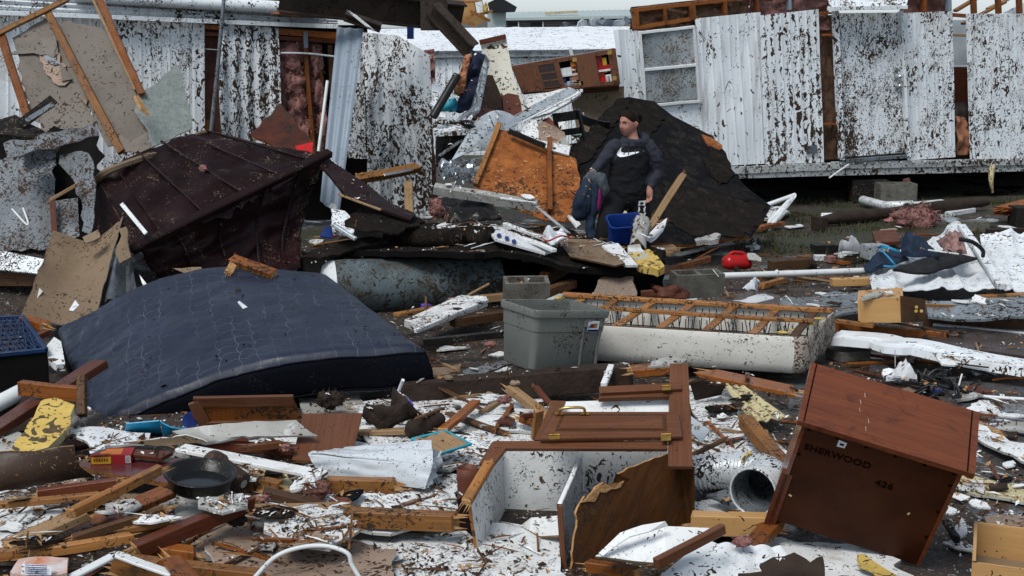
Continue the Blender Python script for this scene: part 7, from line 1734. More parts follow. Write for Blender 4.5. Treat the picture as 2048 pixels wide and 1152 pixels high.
flat("brown_wallboard", "large tan-brown wallboard lying at the bottom left of centre", "wallboard", ((400, 1062), (450, 1040), (600, 1060), (790, 1098), (780, 1160), (620, 1180), (440, 1140)), .10, ("drywall_back", "board_2"), th=.016, jag=.03, crumple=.03)
beam("wood_panel_offcut", "brown wooden cabinet panel standing at the bottom edge", "panel", P(822, 1084, 6.35), P(818, 1175, 6.1), .19, .02, "cabinet", up=V((0, -1, .3)))
pipe("white_cable", "white cable arching over the tan-brown wallboard", "cable", zv((505, 1160, .13), (548, 1116, .18), (596, 1096, .22), (650, 1092, .24), (694, 1106, .22), (704, 1130, .17), (722, 1160, .11)), .010, "white_plastic", n=8, k=8)
vt = empty("vinyl_trim", G(290, 1130, .1), "bent white vinyl trim at the lower left", "trim")
beam("length", None, None, G(140, 1156, .16), G(226, 1112, .20), .05, .015, "white_plastic", vt)
beam("length", None, None, G(230, 1108, .21), G(346, 1150, .16), .05, .015, "white_plastic", vt)
flat("plastic_wrapper", "orange and white printed plastic food wrapper at the lower left corner", "wrapper", ((22, 1140), (40, 1116), (100, 1118), (138, 1122), (136, 1150), (60, 1165)), .18, "wrapper_print", th=.02, jag=.02, crumple=.05, res=.06)
wr_o = bpy.data.objects["plastic_wrapper"]
sheet("nutrition_label", None, None, zv((44, 1126, .235), (104, 1130, .235), (102, 1150, .215), (42, 1150, .215)), .002, "paper", wr_o, res=.06, crumple=.01)
for i in range(5): beam("printed_line", None, None, G(50, 1130 + i * 4, .245 - i * .004), G(94, 1132 + i * 4, .245 - i * .004), .004, .002, "deep_blue", wr_o, bev=0)
def build_can():
    a, b = P(340, 1004, 6.75), P(346, 1044, 6.65)
    r = empty("tin_can", b, "crushed white printed tin can standing among the planks", "can")
    mb = MB(); mb.tube([b, b + (a - b) * .3, b + (a - b) * .6, a], [.03, .032, .029, .031], 18); mb.build("body", "white_plastic", r, smooth=True)
    for k, m in ((.25, "box_red"), (.45, "mint")):
        c_ = b + (a - b) * k; mb = MB(); mb.tube([c_, c_ + (a - b) * .10], .0327, 18, cap=False); mb.build("label_band", m, r, smooth=True)
build_can()
sep("tan_tube_scrap", ((338, 1048), (378, 1008), (440, 990), (500, 988), (430, 1030), (380, 1060)), [(338, 1048, 6.6), (378, 1008, 6.9), (430, 1030, 6.7)], "muddy tan board scrap right of the tin can", "wallboard", .02, "drywall_back", jag=.03, res=.1, crumple=.03)
flat("blue_towel", "scrap of dark blue cloth beneath the flexible duct", "cloth", ((1412, 990), (1450, 984), (1478, 994), (1450, 1008)), .12, "dull_metal", jag=.02, crumple=.02)
sep("lilac_card", ((1382, 832), (1420, 860), (1402, 884), (1384, 866)), [(1382, 832, 7.4), (1420, 860, 7.2), (1402, 884, 7.1)], "pale lilac card standing right of the cabinet stile", "card", .006, "interior_wall")
patch("cream_siding", "cream ribbed siding strips below the box spring corner", "siding", zv((1432, 752, .18), (1470, 760, .18), (1578, 838, .10), (1508, 848, .08)), 24, 6, .006, "foam_pale", lambda s, t, p: .02 * abs(math.sin(s * 9)))
flat("dark_shingle", "black shingle square right of the cabinet", "shingle", ((1410, 812), (1470, 806), (1478, 818), (1420, 822)), .10, "shingle", jag=.02)
flat("dark_felt", "crumpled dark felt under the box spring's front edge", "felt", ((1378, 770), (1450, 766), (1440, 784), (1390, 796)), [.2, .2, .1, .1], "bark", jag=.03, crumple=.05)
rough_log("muddy_roll", "muddy grey roll behind the plain brown door", "roll", G(815, 862, .14), G(884, 836, .16), .055, "bark", 12)
cloth("brown_paper_heap", "crumpled brown paper heap behind the plain brown door", "paper", zv((720, 840, .16), (800, 800, .24), (850, 830, .2), (760, 868, .1)), 24, 18, "bark", .18, 5, jag=.05)
flat("purple_scrap", "small violet-blue scrap in front of the dark joist", "scrap", ((800, 803), (822, 799), (826, 808), (806, 814)), .24, "purple", jag=.01, crumple=.02, res=.05)
flat("blue_tray", "long pale blue metal tray behind the dark joist", "tray", ((925, 742), (1030, 714), (1036, 724), (940, 756)), .1, "wet_metal", jag=.01)
flat("tan_roll_board", "muddy tan curled board beyond the mattress's right corner", "board", ((806, 756), (880, 730), (922, 722), (920, 734), (840, 764)), .16, "tan_board", jag=.02, crumple=.05)
pipe("white_stick", "thin white stick behind the dark joist", "stick", zv((790, 800, .22), (802, 770, .32), (806, 760, .36)), .010, "white_plastic")
beam("white_baluster", "white tapered leg standing right of the grey tote", "leg piece", P(1208, 770, 8.6), P(1222, 732, 8.9), .04, .03, "board_1")
for u, v, rx, m, lab, i in ((632, 982, .10, "insulation_dirty", "dark mauve wool tuft right of the brown plank", 91), (628, 972, .05, "insulation_dirty", "smaller mauve wool clump on the dark tuft", 92), (232, 1034, .06, "insulation", "pink wool tuft on the wide brown plank", 93), (524, 998, .05, "insulation", "pink wool bit beside the black pan", 94),
                            (1010, 800, .06, "insulation", "pink wool bit behind the fallen cabinet", 95), (1484, 1084, .06, "insulation", "pink wool curl beside the twisted timber", 96), (575, 896, .05, "insulation", "pinkish wool bit beside the plain brown door", 97), (980, 690, .06, "insulation", "pink clump on mud beside the grey tote", 98),
                            (470, 1038, .07, "bark", "dark leaf clump right of the red-brown two-by-four", 99), (660, 800, .12, "bark", "muddy clump under the mattress's front edge", 100)):
    tuft("wool_tuft", lab, "insulation", G(u, v, .16), rx, rx * .8, rx * .6, m, seed=i, n=900)
cl_ = empty("wire_tangle", G(1890, 770, .1), "tangle of black wires and blue plug right of the dresser top", "wires")
q = random.Random(8)
for i in range(14):
    b0 = G(q.uniform(1850, 1945), q.uniform(755, 805), .05)
    pts = [b0 + V((q.uniform(-.14, .14), q.uniform(-.12, .12), q.uniform(0, .10))) for _ in range(5)]
    pipe("wire", None, None, pts, q.choice((.006, .009, .012)), "black_plastic", cl_, n=6, k=5)
pipe("plug", None, None, [G(1868, 785, .12), G(1880, 782, .12)], .022, "deep_blue", cl_)
for u, v, s_, m, lab in ((1800, 755, .13, "paper", "crumpled white plastic bag above the dresser top"), (1985, 742, .07, "sky_blue", "small sky-blue plastic lid near the white gutter"), (1968, 745, .09, "paper", "white paper scrap by the sky-blue lid")):
    p = G(u, v, .05); cloth("plastic_scrap", lab, "litter", [p + V((-s_, -s_ * .6, 0)), p + V((s_, -s_ * .5, 0)), p + V((s_, s_ * .6, 0)), p + V((-s_, s_ * .6, 0))], 14, 12, m, .09 if s_ > .1 else .04, 10)
pipe("orange_string", "thin orange cord near the right edge", "cord", zv((1985, 760, .03), (2020, 756, .03), (2070, 758, .03)), .008, "orange", k=4)
pipe("white_string", "long white cord lying in the puddle", "cord", zv((1915, 785, .03), (1960, 792, .03), (2010, 796, .03), (2080, 800, .03)), .011, "white_plastic", k=4)
beam("black_stick", "black charred stick right of the dresser", "stick", G(1892, 1045, .06), G(1912, 1078, .05), .03, .03, "dark_soot", splint=.03)
flat("white_shard_pair", "white plastic shard right of the dresser's foot", "litter", ((1905, 1058), (1925, 1040), (1936, 1064), (1922, 1072)), .05, "paper", jag=.02, crumple=.02, res=.08)

# ================================================================== LOOSE SCRAPS, dropped onto whatever lies below
bpy.context.view_layer.update()
DG = bpy.context.evaluated_depsgraph_get()
KEEP_CLEAN = {"mattress", "dresser", "storage_tote", "kitchen_cabinet", "box_spring", "mobile_home", "sunken_mobile_home", "wrecked_mobile_home", "wastebasket", "pine_drawer", "roof_slab", "orange_board", "maroon_shell", "wall_cabinet", "folded_metal", "loose_cabinet_door", "roasting_pan", "flower_pot", "maroon_tabletop", "food_box", "wood_panel_offcut", "framed_door", "long_grey_board", "dark_linoleum", "flexible_duct", "pot_holder", "white_door_panel", "ribbed_sheet", "water_tank", "yellow_foam_board", "milk_crate", "blue_carton", "white_gutter", "black_shirt", "corrugated_sheet"}
def root(o):
    while o.parent: o = o.parent
    return o
def drop(u, v, top=2.2):
    p = G(u, v, .08)
    ok, loc, nor, idx, ob, mtx = scene.ray_cast(DG, V((p.x, p.y, top)), V((0, 0, -1)))
    return (loc, nor, root(ob)) if ok else (None, None, None)
COLOUR = {"lumber": "amber", "lumber_wet": "orange", "lumber_dirty": "muddy", "lumber_red": "red-brown", "driftwood": "weathered", "board_2": "white", "board_3": "speckled", "board_4": "mud-flecked", "grey_board": "grey",
          "tan_board": "tan", "drywall_back": "pinkish-brown", "bark": "dark brown", "rust": "rusty", "shingle": "gritty", "tar_paper": "smooth", "paper": "crumpled", "board_1": "clean"}
MARKS = [("roasting_pan", "near the black pan"), ("dresser", "near the upended dresser"), ("storage_tote", "near the grey tote"), ("kitchen_cabinet", "near the fallen kitchen cabinet"), ("flexible_duct", "near the flexible duct"), ("pine_drawer", "near the pine drawer at lower right"),
         ("folded_metal", "near the crumpled white appliance panel"), ("food_box", "near the red and yellow food box"), ("yellow_foam_board", "near the large yellow foam board"), ("milk_crate", "near the blue milk crate"), ("gas_can", "near the red gas can"), ("wastebasket", "near the blue wastebasket"),
         ("wooden_drawer", "near the drawer with dark front"), ("black_shirt", "near the black shirt"), ("white_gutter", "near the long white gutter"), ("wire_tangle", "near the tangle of black wires"), ("pink_heap", "near the pink insulation heap"), ("orange_board", "near the orange sheathing board"),
         ("water_tank", "near the grimy tank"), ("pot_holder", "near the turquoise-edged pot holder"), ("brown_wallboard", "near the large tan-brown wallboard"), ("tin_can", "near the printed tin can"), ("plastic_wrapper", "near the printed plastic wrapper"), ("loose_cabinet_door", "near the plain brown cabinet door"),
         ("blue_carton", "near the sky-blue carton"), ("collapsed_roof", "on the collapsed black roof"), ("rolled_sheet", "near the rusty rolled sheet"), ("folding_frame", "near the bent white frame"), ("box_spring", "near the box spring"), ("white_door_panel", "near the white hardboard panel"), ("wood_panel_offcut", "near the wooden panel at bottom edge"), ("framed_door", "near the framed door under the mattress")]
def centre(o):
    ms = [x for x in [o] + list(o.children) + [g for k in o.children for g in k.children] if x.type == 'MESH']
    return sum((sum((V(c) for c in x.bound_box), V()) / 8 for x in ms), V()) / len(ms)
MARKP = [(centre(bpy.data.objects[n]), t) for n, t in MARKS if n in bpy.data.objects]
def near(p): return min(MARKP, key=lambda m: (m[0].xy - p.xy).length)[1]
def variants(kind, n, rs):
    out = []
    for i in range(n):
        if kind == "stick":
            L = rs.uniform(.10, .48); o = beam("loose_stick", None, None, V((-L / 2, 0, .0)), V((L / 2, 0, .0)), rs.uniform(.010, .032), rs.uniform(.006, .02), rs.choice(["lumber", "lumber_wet", "lumber_dirty", "lumber_red", "driftwood"]), splint=rs.uniform(.01, .06), bev=0)
        else:
            k = rs.randint(4, 7); R_ = rs.uniform(.04, .15); a0 = rs.uniform(0, 6)
            pts = [V((R_ * rs.uniform(.5, 1.2) * math.cos(a0 + j * 6.283 / k), R_ * rs.uniform(.35, .9) * math.sin(a0 + j * 6.283 / k), 0)) for j in range(k)]
            m, th = {"shard": (rs.choice(["board_2", "board_3", "board_4", "grey_board"]), .012), "chunk": (rs.choice(["tan_board", "drywall_back", "bark", "rust"]), .012), "felt": (rs.choice(["shingle", "tar_paper"]), .008), "paper": (rs.choice(["paper", "board_1"]), .003)}[kind]
            if kind == "paper": pts = [p * .6 for p in pts]
            o = sheet("x", None, None, [p + V((0, 0, .01)) for p in pts], th, m, jag=.012, step=.03, res=.05, crumple=.02 if kind != "paper" else .05)
            # sheets face the camera from the origin; keep them level
        mt_ = o.data.materials[0].name; ln = max(o.dimensions)
        out.append((o.data, COLOUR.get(mt_, ""), ln)); bpy.data.objects.remove(o)
    return out
rs = random.Random(21)
SPEC = (("stick", "loose_stick", "loose splintered stick lying on the trampled debris", "lumber", "loose splintered sticks", 18, 150),
        ("shard", "wallboard_shard", "small loose shard of pale wallboard on the debris", "wallboard", "loose wallboard shards", 14, 110),
        ("chunk", "board_chunk", "small loose scrap of brown board on the debris", "board", "loose brown board scraps", 10, 85),
        ("felt", "felt_scrap", "small loose scrap of black roofing on the debris", "roofing", "loose black roofing scraps", 6, 30),
        ("paper", "paper_scrap", "small loose crumpled white paper scrap on the debris", "paper", "loose white paper scraps", 8, 85))
ZONES = (((0, 870, 1000, 1150), 2), ((0, 2040, 790, 900), 2), ((870, 1600, 760, 900), 2), ((850, 1010, 600, 760), 1), ((1300, 1740, 480, 600), 2), ((620, 1320, 440, 560), 2), ((1660, 2040, 650, 1000), 4), ((1300, 1760, 520, 660), 2), ((1560, 2040, 950, 1150), 1), ((860, 1300, 330, 470), 1), ((1480, 2040, 410, 470), 1), ((20, 560, 850, 1000), 1))
bag = [z for z, w in ZONES for _ in range(w)]
jobs = []; PAN = G(390, 975, .2)
for kind, nm, lab, cat, grp, nvar, count in SPEC:
    vs = variants(kind, nvar, rs); made = 0; tries = 0
    while made < count and tries < count * 6:
        tries += 1
        z = rs.choice(bag); u, v = rs.uniform(z[0], z[1]), rs.uniform(z[2], z[3])
        loc, nor, ob = drop(u, v)
        if loc is None or nor is None or ob.name.split(".")[0] in KEEP_CLEAN or loc.z > 1.1 or abs(nor.z) < .35: continue
        if nor.z < 0: nor = -nor
        if (loc.xy - PAN.xy).length < .30: continue
        made += 1; me_, cw, ln = rs.choice(vs)
        lab_ = " ".join(("short" if ln < .16 else "long" if ln > .30 else "loose", cw, {"stick": "splintered stick", "shard": "wallboard shard", "chunk": "board scrap", "felt": "black roofing scrap", "paper": "white paper scrap"}[kind], near(loc))).replace("  ", " ")
        jobs.append((nm, lab_, cat, grp, me_, loc + nor * rs.uniform(.008, .02), nor.lerp(V((rs.gauss(0, .18), rs.gauss(0, .18), 1)), .5).normalized(), rs.uniform(0, 6.283), rs.uniform(.7, 1.25)))
for nm, lab, cat, grp, me, loc, nor, yaw, sc in jobs:
    o = bpy.data.objects.new(nm, me); COL.objects.link(o)
    o.matrix_world = Matrix.Translation(loc) @ V((0, 0, 1)).rotation_difference(nor).to_matrix().to_4x4() @ Matrix.Rotation(yaw, 4, 'Z') @ Matrix.Diagonal((sc, sc, sc, 1))
    o["_placed"] = 1; tag(o, lab, cat, grp)
# leaf litter on everything that lies flat
bpy.context.view_layer.update(); DG = bpy.context.evaluated_depsgraph_get()
def litter(name, mat, count, size, zones, seed, clean=()):
    q = random.Random(seed); mb = MB()
    for _ in range(count):
        z = q.choice(zones); u, v = q.uniform(z[0], z[1]), q.uniform(z[2], z[3])
        loc, nor, ob = drop(u, v)
        if loc is None or abs(nor.z) < .3 or ob.name.split(".")[0] in clean: continue
        if nor.z < 0: nor = -nor
        for _k in range(q.randint(1, 4)):
            c = loc + V((q.gauss(0, .02), q.gauss(0, .02), 0)) + nor * .004
            n = (nor + V((q.gauss(0, .5), q.gauss(0, .5), 0))).normalized()
            e1 = n.orthogonal().normalized(); e1 = Matrix.Rotation(q.uniform(0, 6.28), 3, n) @ e1; e2 = n.cross(e1)
            s = size * q.lognormvariate(0, .5)
            c = c + n * .002
            mb.face([c - e1 * s, c - e2 * s * .45 + n * s * .15, c + e1 * s * .9, c + e2 * s * .5 + n * s * .1])
    o = mb.build(name, mat); o["kind"] = "stuff"; o["label"] = "brown leaf litter and chips strewn over the debris"
    return o
CLEAN = KEEP_CLEAN | {"timber", "brown_wallboard", "red_brown_plank", "timber_corner", "white_edged_shelf"}
FZ = [(0, 2048, 780, 1152), (0, 2048, 780, 1152), (0, 1000, 900, 1152), (600, 2048, 480, 790), (860, 1320, 440, 600)]
litter("leaf_litter", "leaf_litter", 4200, .010, FZ, 4, CLEAN)
litter("wood_chips", "splinter", 1600, .011, FZ, 5, CLEAN)
litter("pale_crumbs", "board_1", 3200, .009, FZ, 6, CLEAN)
litter("mattress_litter", "leaf_litter", 220, .008, [(250, 830, 600, 830)], 7)
def slivers():
    q = random.Random(12); mbs = {"lumber": MB(), "lumber_dirty": MB(), "board_1": MB()}
    for _ in range(1900):
        z = q.choice(FZ + [(1300, 2048, 480, 1000)]); loc, nor, ob = drop(q.uniform(z[0], z[1]), q.uniform(z[2], z[3]))
        if loc is None or abs(nor.z) < .3 or ob.name.split(".")[0] in CLEAN: continue
        if nor.z < 0: nor = -nor
        d = (nor.orthogonal().normalized()); d = Matrix.Rotation(q.uniform(0, 6.28), 3, nor) @ d; d = (d + nor * q.gauss(.05, .15)).normalized(); s_ = d.cross(nor).normalized()
        L = q.lognormvariate(-2.9, .5); w = q.uniform(.0025, .008); c = loc + nor * .012; mb = mbs[q.choice(("lumber", "lumber", "lumber_dirty", "lumber_dirty", "board_1"))]
        a, b = c - d * L, c + d * L
        mb.face([a - s_ * w * .3, b - s_ * w, b + s_ * w * .4, a + s_ * w]); mb.face([a - s_ * w * .3, b - s_ * w, c + nor * w * 1.4]); mb.face([a + s_ * w, b + s_ * w * .4, c + nor * w * 1.4])
    for k, mb in mbs.items():
        o = mb.build("wood_slivers" if k != "board_1" else "paint_slivers", k); o["kind"] = "stuff"; o["label"] = "fine slivers strewn over the debris"
slivers()
def turf():
    q = random.Random(9); mb = MB()
    for _ in range(3600):
        u, v = q.uniform(1470, 2060), q.uniform(400, 530)
        p = G(u, v, 0); 
        if nz((p.x, p.y, 0), .9, 3.0) < -.05: continue
        for k in range(3):
            b = p + V((q.gauss(0, .05), q.gauss(0, .05), 0)); b.z = ground_h(b.x, b.y)
            h = q.uniform(.025, .075); w = q.uniform(.004, .009); a = q.uniform(0, 6.28)
            e = V((math.cos(a), math.sin(a), 0)) * w; t = V((q.gauss(0, .02), q.gauss(0, .02), h))
            mb.face([b - e, b + e, b + t])
    o = mb.build("grass", "grass"); o["kind"] = "stuff"; o["label"] = "patchy green grass beside the right home"
turf()

# ================================================================== THE WOMAN
def fuse(name, mb, voxel, mats, parent=None, smooth=6, pick=None):
    """weld closed tubes into one continuous skin"""
    t = mb.build("tmp_" + name, mats if isinstance(mats, str) else mats[0])
    m = t.modifiers.new("r", 'REMESH'); m.mode = 'VOXEL'; m.voxel_size = voxel; m.use_smooth_shade = True
    s = t.modifiers.new("s", 'SMOOTH'); s.factor = .5; s.iterations = smooth
    bpy.context.view_layer.update(); dg = bpy.context.evaluated_depsgraph_get()
    me = bpy.data.meshes.new_from_object(t.evaluated_get(dg)); bpy.data.objects.remove(t)
    me.name = name; me.materials.clear()
    for k in ([mats] if isinstance(mats, str) else mats): me.materials.append(MATS[k])
    me.polygons.foreach_set("use_smooth", [True] * len(me.polygons))
    if pick:
        me.polygons.foreach_set("material_index", [pick(p.center) for p in me.polygons])
    o = bpy.data.objects.new(name, me); COL.objects.link(o)
    if parent: o.parent = parent
    return o
def limb(mb, pts, rad, n=14, k=5):
    """closed tapered tube with rounded ends"""
    cm = catmull(pts, k); m = len(pts) - 1
    rr = []
    for i in range(len(cm)):
        x = i / k; a = min(int(x), m - 1); f = x - a; rr.append(rad[a] * (1 - f) + rad[a + 1] * f)
    t0 = (cm[1] - cm[0]).normalized(); t1 = (cm[-1] - cm[-2]).normalized()
    pre = [cm[0] - t0 * rr[0] * a for a in (.95, .7, .4)]; post = [cm[-1] + t1 * rr[-1] * a for a in (.4, .7, .95)]
    mb.tube(pre + cm + post, [rr[0] * a for a in (.25, .7, .92)] + rr + [rr[-1] * a for a in (.92, .7, .25)], n)
def loft(mb, rings, n=28):
    rows = [[c + V((rx * math.cos(a), 0, 0)) + V((0, ry * math.sin(a), 0)) for a in [2 * math.pi * k / n for k in range(n)]] for c, rx, ry in rings]
    mb.grid(rows, 0, close=True); mb.face(list(reversed(rows[0]))); mb.face(rows[-1])
def build_woman():
    Y = 13.1
    root_ = empty("person", P(1250, 575, Y), "woman in black and grey hoodie carrying a bundle of clothes through the wreckage", "person")
    def q(u, v, dy=0.0): return P(u, v, Y + dy)
    hc = q(1258, 247)                                   # head centre
    f = V((-.74, -.66, -.12)).normalized(); up_ = V((.03, 0, 1)); up_ = (up_ - f * up_.dot(f)).normalized(); sd = f.cross(up_)
    def H(x, y, z): return hc + (sd * x + f * y + up_ * z) * 1.05     # x to her right of view, y forward, z up
    mb = MB()
    # head
    rows = []
    for a in range(1, 30):
        th = math.pi * a / 30; row = []
        for b in range(40):
            ph = 2 * math.pi * b / 40
            x, y, z = math.sin(th) * math.cos(ph), math.sin(th) * math.sin(ph), math.cos(th)
            X, Yf, Z = x * .074, y * .092, z * .118
            if z < 0:                                   # jaw narrows, chin comes forward
                k = -z; X *= 1 - .28 * k ** 1.6; Yf = Yf * (1 - .20 * k) + .022 * k * (1 if y > -.2 else .2)
            if y > 0:
                g = lambda cx, cz, sx, sz: math.exp(-((x - cx) / sx) ** 2 - ((z - cz) / sz) ** 2)
                Yf += .026 * g(0, -.16, .16, .17) + .012 * g(0, .05, .12, .16)        # nose
                Yf += .006 * g(0, .22, .7, .10)                                         # brow
                Yf -= .010 * (g(.38, .06, .22, .11) + g(-.38, .06, .22, .11))           # sockets
                Yf += .007 * g(0, -.46, .30, .09) + .006 * g(0, -.80, .3, .16)          # lips, chin
                Yf += .006 * (g(.52, -.22, .25, .2) + g(-.52, -.22, .25, .2))           # cheeks
            row.append(H(X, Yf, Z))
        rows.append(row)
    mb.grid(rows, 0, close=True); mb.face(list(reversed(rows[0]))); mb.face(rows[-1])
    for sx in (-1, 1): limb(mb, [H(sx * .072, -.012, .012), H(sx * .079, -.02, -.002), H(sx * .074, -.016, -.026)], [.013, .015, .010], 10)
    nb = q(1268, 288)
    limb(mb, [H(0, -.015, -.07), (H(0, -.02, -.10) + nb) / 2, nb], [.056, .058, .068])
    # trunk
    tr_ = [(q(1251, 412), .13, .11), (q(1251, 398), .17, .12), (q(1253, 380), .17, .12), (q(1258, 352), .15, .115), (q(1261, 325), .15, .115), (q(1263, 302), .14, .085), (q(1266, 290), .085, .065), (q(1268, 281), .06, .06)]
    loft(mb, tr_)
    RA_ = [q(1226, 294, -.02), q(1203, 325, -.10), q(1184, 345, -.22)]        # her right arm: shoulder, elbow, wrist
    LA_ = [q(1301, 296), q(1313, 338, .02), q(1299, 374, -.08)]
    for A_ in (RA_, LA_): limb(mb, A_, [.048, .038, .027])
    RL = [q(1232, 398), q(1213, 452, -.28), q(1206, 520, -.25), q(1203, 556, -.20)]; LL = [q(1274, 398), q(1284, 470, -.02), q(1284, 530, .05), q(1284, 562, .05)]
    for A_ in (RL, LL): limb(mb, A_, [.095, .075, .056, .042])
    for A_ in (RL, LL): limb(mb, [A_[-1] + V((0, 0, -.03)), A_[-1] + V((-.03, -.16, -.055))], [.045, .035])
    # hands
    def hand(W, d, palm_n, curl_, spread):
        d = d.normalized(); s_ = d.cross(palm_n).normalized(); pn = s_.cross(d).normalized()
        limb(mb, [W, W + d * .045, W + d * .075], [.026, .033, .030], 10, 4)
        limb(mb, [W + d * .03 + s_ * .018, W + d * .075 + s_ * .02], [.018, .017], 8, 3); limb(mb, [W + d * .03 - s_ * .018, W + d * .075 - s_ * .02], [.018, .017], 8, 3)
        for i, (off, L) in enumerate(((.028, .072), (.010, .082), (-.009, .076), (-.027, .060))):
            b0 = W + d * .078 + s_ * off
            d1 = (d * math.cos(curl_ * .5) + pn * math.sin(curl_ * .5) + s_ * off * spread).normalized(); d2 = (d * math.cos(curl_ * 1.3) + pn * math.sin(curl_ * 1.3)).normalized(); d3 = (d * math.cos(curl_ * 2) + pn * math.sin(curl_ * 2)).normalized()
            limb(mb, [b0, b0 + d1 * L * .45, b0 + d1 * L * .45 + d2 * L * .32, b0 + d1 * L * .45 + d2 * L * .32 + d3 * L * .23], [.0098, .009, .0085, .0075], 8, 3)
        b0 = W + d * .02 + s_ * .028; dt = (d * .6 + s_ * .65 + pn * .45).normalized()
        limb(mb, [b0, b0 + dt * .04, b0 + dt * .04 + (d * .8 + pn * .5).normalized() * .032], [.0125, .011, .009], 8, 3)
    hand(RA_[2], RA_[2] - RA_[1] + V((-.03, -.03, -.05)), V((.3, -.2, -1)), .9, 2)
    hand(LA_[2], V((.02, -.10, -1)), V((-.6, -.6, 0)), .45, 4)
    fuse("body", mb, .0075, "skin", root_, 4)
    # hoodie: trunk and sleeves
    mb = MB()
    hood = [(q(1250, 404), .205, .150), (q(1251, 396), .214, .160), (q(1253, 378), .216, .165), (q(1257, 352), .196, .158), (q(1261, 325), .192, .155), (q(1263, 304), .182, .135), (q(1265, 292), .150, .108), (q(1267, 283), .088, .085)]
    loft(mb, hood)
    SR = [q(1230, 294, -.02), q(1216, 308, -.05), q(1201, 327, -.11), q(1192, 338, -.18)]; SL_ = [q(1298, 296), q(1310, 316), q(1316, 342, .02), q(1304, 366, -.05)]
    limb(mb, SR, [.080, .070, .058, .045]); limb(mb, SL_, [.080, .072, .062, .047])
    # hood collar: a thick roll round the neck, hanging at the back
    ring = [q(1268, 284) + V((.098 * math.cos(a) + .008, .088 * math.sin(a) + .01, .028 * math.sin(a) + .02)) for a in [k * 2 * math.pi / 20 for k in range(20)]]
    mb.tube(ring + [ring[0], ring[1]], .036, 10)
    limb(mb, [q(1278, 282, .09), q(1288, 276, .12), q(1276, 288, .16)], [.05, .06, .06], 12)
    for i in range(26):                                 # cloth folds
        pass
    nk = q(1268, 283)
    def pick(c):
        def dseg(P_, pts):
            best = 9
            for a, b in zip(pts, pts[1:]):
                e = b - a; t = max(0, min(1, (P_ - a).dot(e) / e.length_squared)); best = min(best, (P_ - a - e * t).length)
            return best
        dr_ = dseg(c, SR[1:]); dl = dseg(c, SL_[1:])
        if min(dr_, dl) < .088 and abs(c.x - q(1261, 325).x) > .10: return 1
        if c.z > nk.z - .035: return 1
        if abs(c.x - nk.x) > .075 + (nk.z - c.z) * .62 and c.z > q(0, 318).z: return 1
        return 0
    hd = fuse("hoodie", mb, .012, ["black_cloth", "heather"], root_, 5, pick)
    for v in hd.data.vertices:
        c = v.co; v.co = c + v.normal * (.013 * nz((c.x * 9, c.y * 7, c.z * 16), 1.0, 2.0) + .009 * nz((c.x * 22, c.y * 9, c.z * 34), 1.0, 5.0))
    # cuffs, drawstrings
    for A_, r_ in ((SR, .043), (SL_, .045)):
        mb = MB(); d = (A_[-1] - A_[-2]).normalized(); mb.tube([A_[-1] + d * .01, A_[-1] + d * .055], [r_, r_ * .9], 16, cap=False); mb.build("cuff", "heather", root_, smooth=True)
    # logo and drawcords lie on the cloth
    from mathutils.bvhtree import BVHTree
    bv = BVHTree.FromPolygons([v.co for v in hd.data.vertices], [list(p.vertices) for p in hd.data.polygons])
    def stick(u, v, o=.003):
        d = ray(u, v).normalized(); loc, n, i, ds = bv.ray_cast(CAM, d)
        return (loc + n * o) if loc else P(u, v, Y - .15)
    top = [(1243.6, 294.6), (1241.5, 299.5), (1242.4, 303.2), (1246.5, 305.2), (1254, 305.6), (1266, 304.6), (1276, 303.6), (1287.5, 301.8)]
    bot = [(1236.5, 300.5), (1233.6, 306.5), (1234.6, 311), (1240, 314.2), (1248, 313.8), (1260, 310.8), (1274, 306.8), (1287.5, 301.9)]
    mb = MB(); rows = []
    for t in range(5):
        rows.append([stick(*(V(a).lerp(V(b), t / 4))) for a, b in zip([V(p) for p in [tuple(x) for x in top]], [V(p) for p in [tuple(x) for x in bot]])])
    mb.grid(rows); o = mb.build("logo", "white_print", hd)
    for u in (1257.5, 1270.5): pipe("drawcord", None, None, [stick(u, v, .005) for v in (283, 288, 294, 300, 306, 310)], .004, "black_paint", hd, n=6)
    # leggings and shoes
    mb = MB()
    loft(mb, [(q(1250, 414), .15, .12), (q(1250, 402), .215, .155), (q(1252, 384), .215, .158), (q(1254, 372), .19, .14)])
    for A_ in (RL, LL): limb(mb, A_, [.122, .094, .074, .056])
    pt = fuse("leggings", mb, .014, "black_cloth", root_, 5)
    for A_ in (RL, LL):
        mb = MB(); a = A_[-1] + V((.0, .03, -.045)); limb(mb, [a, a + V((-.03, -.12, -.01)), a + V((-.045, -.20, -.02))], [.055, .052, .042]); fuse("shoe", mb, .012, "charcoal_cloth", root_, 3)
    bv2 = BVHTree.FromPolygons([v.co for v in pt.data.vertices], [list(p.vertices) for p in pt.data.polygons])
    def stick2(u, v, o=.003):
        d = ray(u, v).normalized(); loc, n, i, ds = bv2.ray_cast(CAM, d)
        return (loc + n * o) if loc else None
    def glyph(poly):
        pts = [stick2(u, v) for u, v in poly]
        if any(p is None for p in pts): return
        mb = MB(); mb.face(pts); mb.build("printed_letter", "white_print", pt)
    # block lettering running down the outer leg
    for v0 in (402, 414, 426):
        for poly in (((1277, v0), (1291, v0 - 1), (1291, v0 + 2), (1277, v0 + 3)), ((1276, v0 + 7), (1290, v0 + 6), (1290, v0 + 9), (1276, v0 + 10)), ((1277, v0 + 3), (1280, v0 + 3), (1280, v0 + 7), (1277, v0 + 7)), ((1287, v0 + 2), (1290, v0 + 2), (1290, v0 + 6), (1287, v0 + 6))):
            glyph(poly)
    glyph(((1254, 403), (1256, 403), (1257, 421), (1255, 421)))
    # hair: cap, hairline, bun
    mb = MB(); rows = []
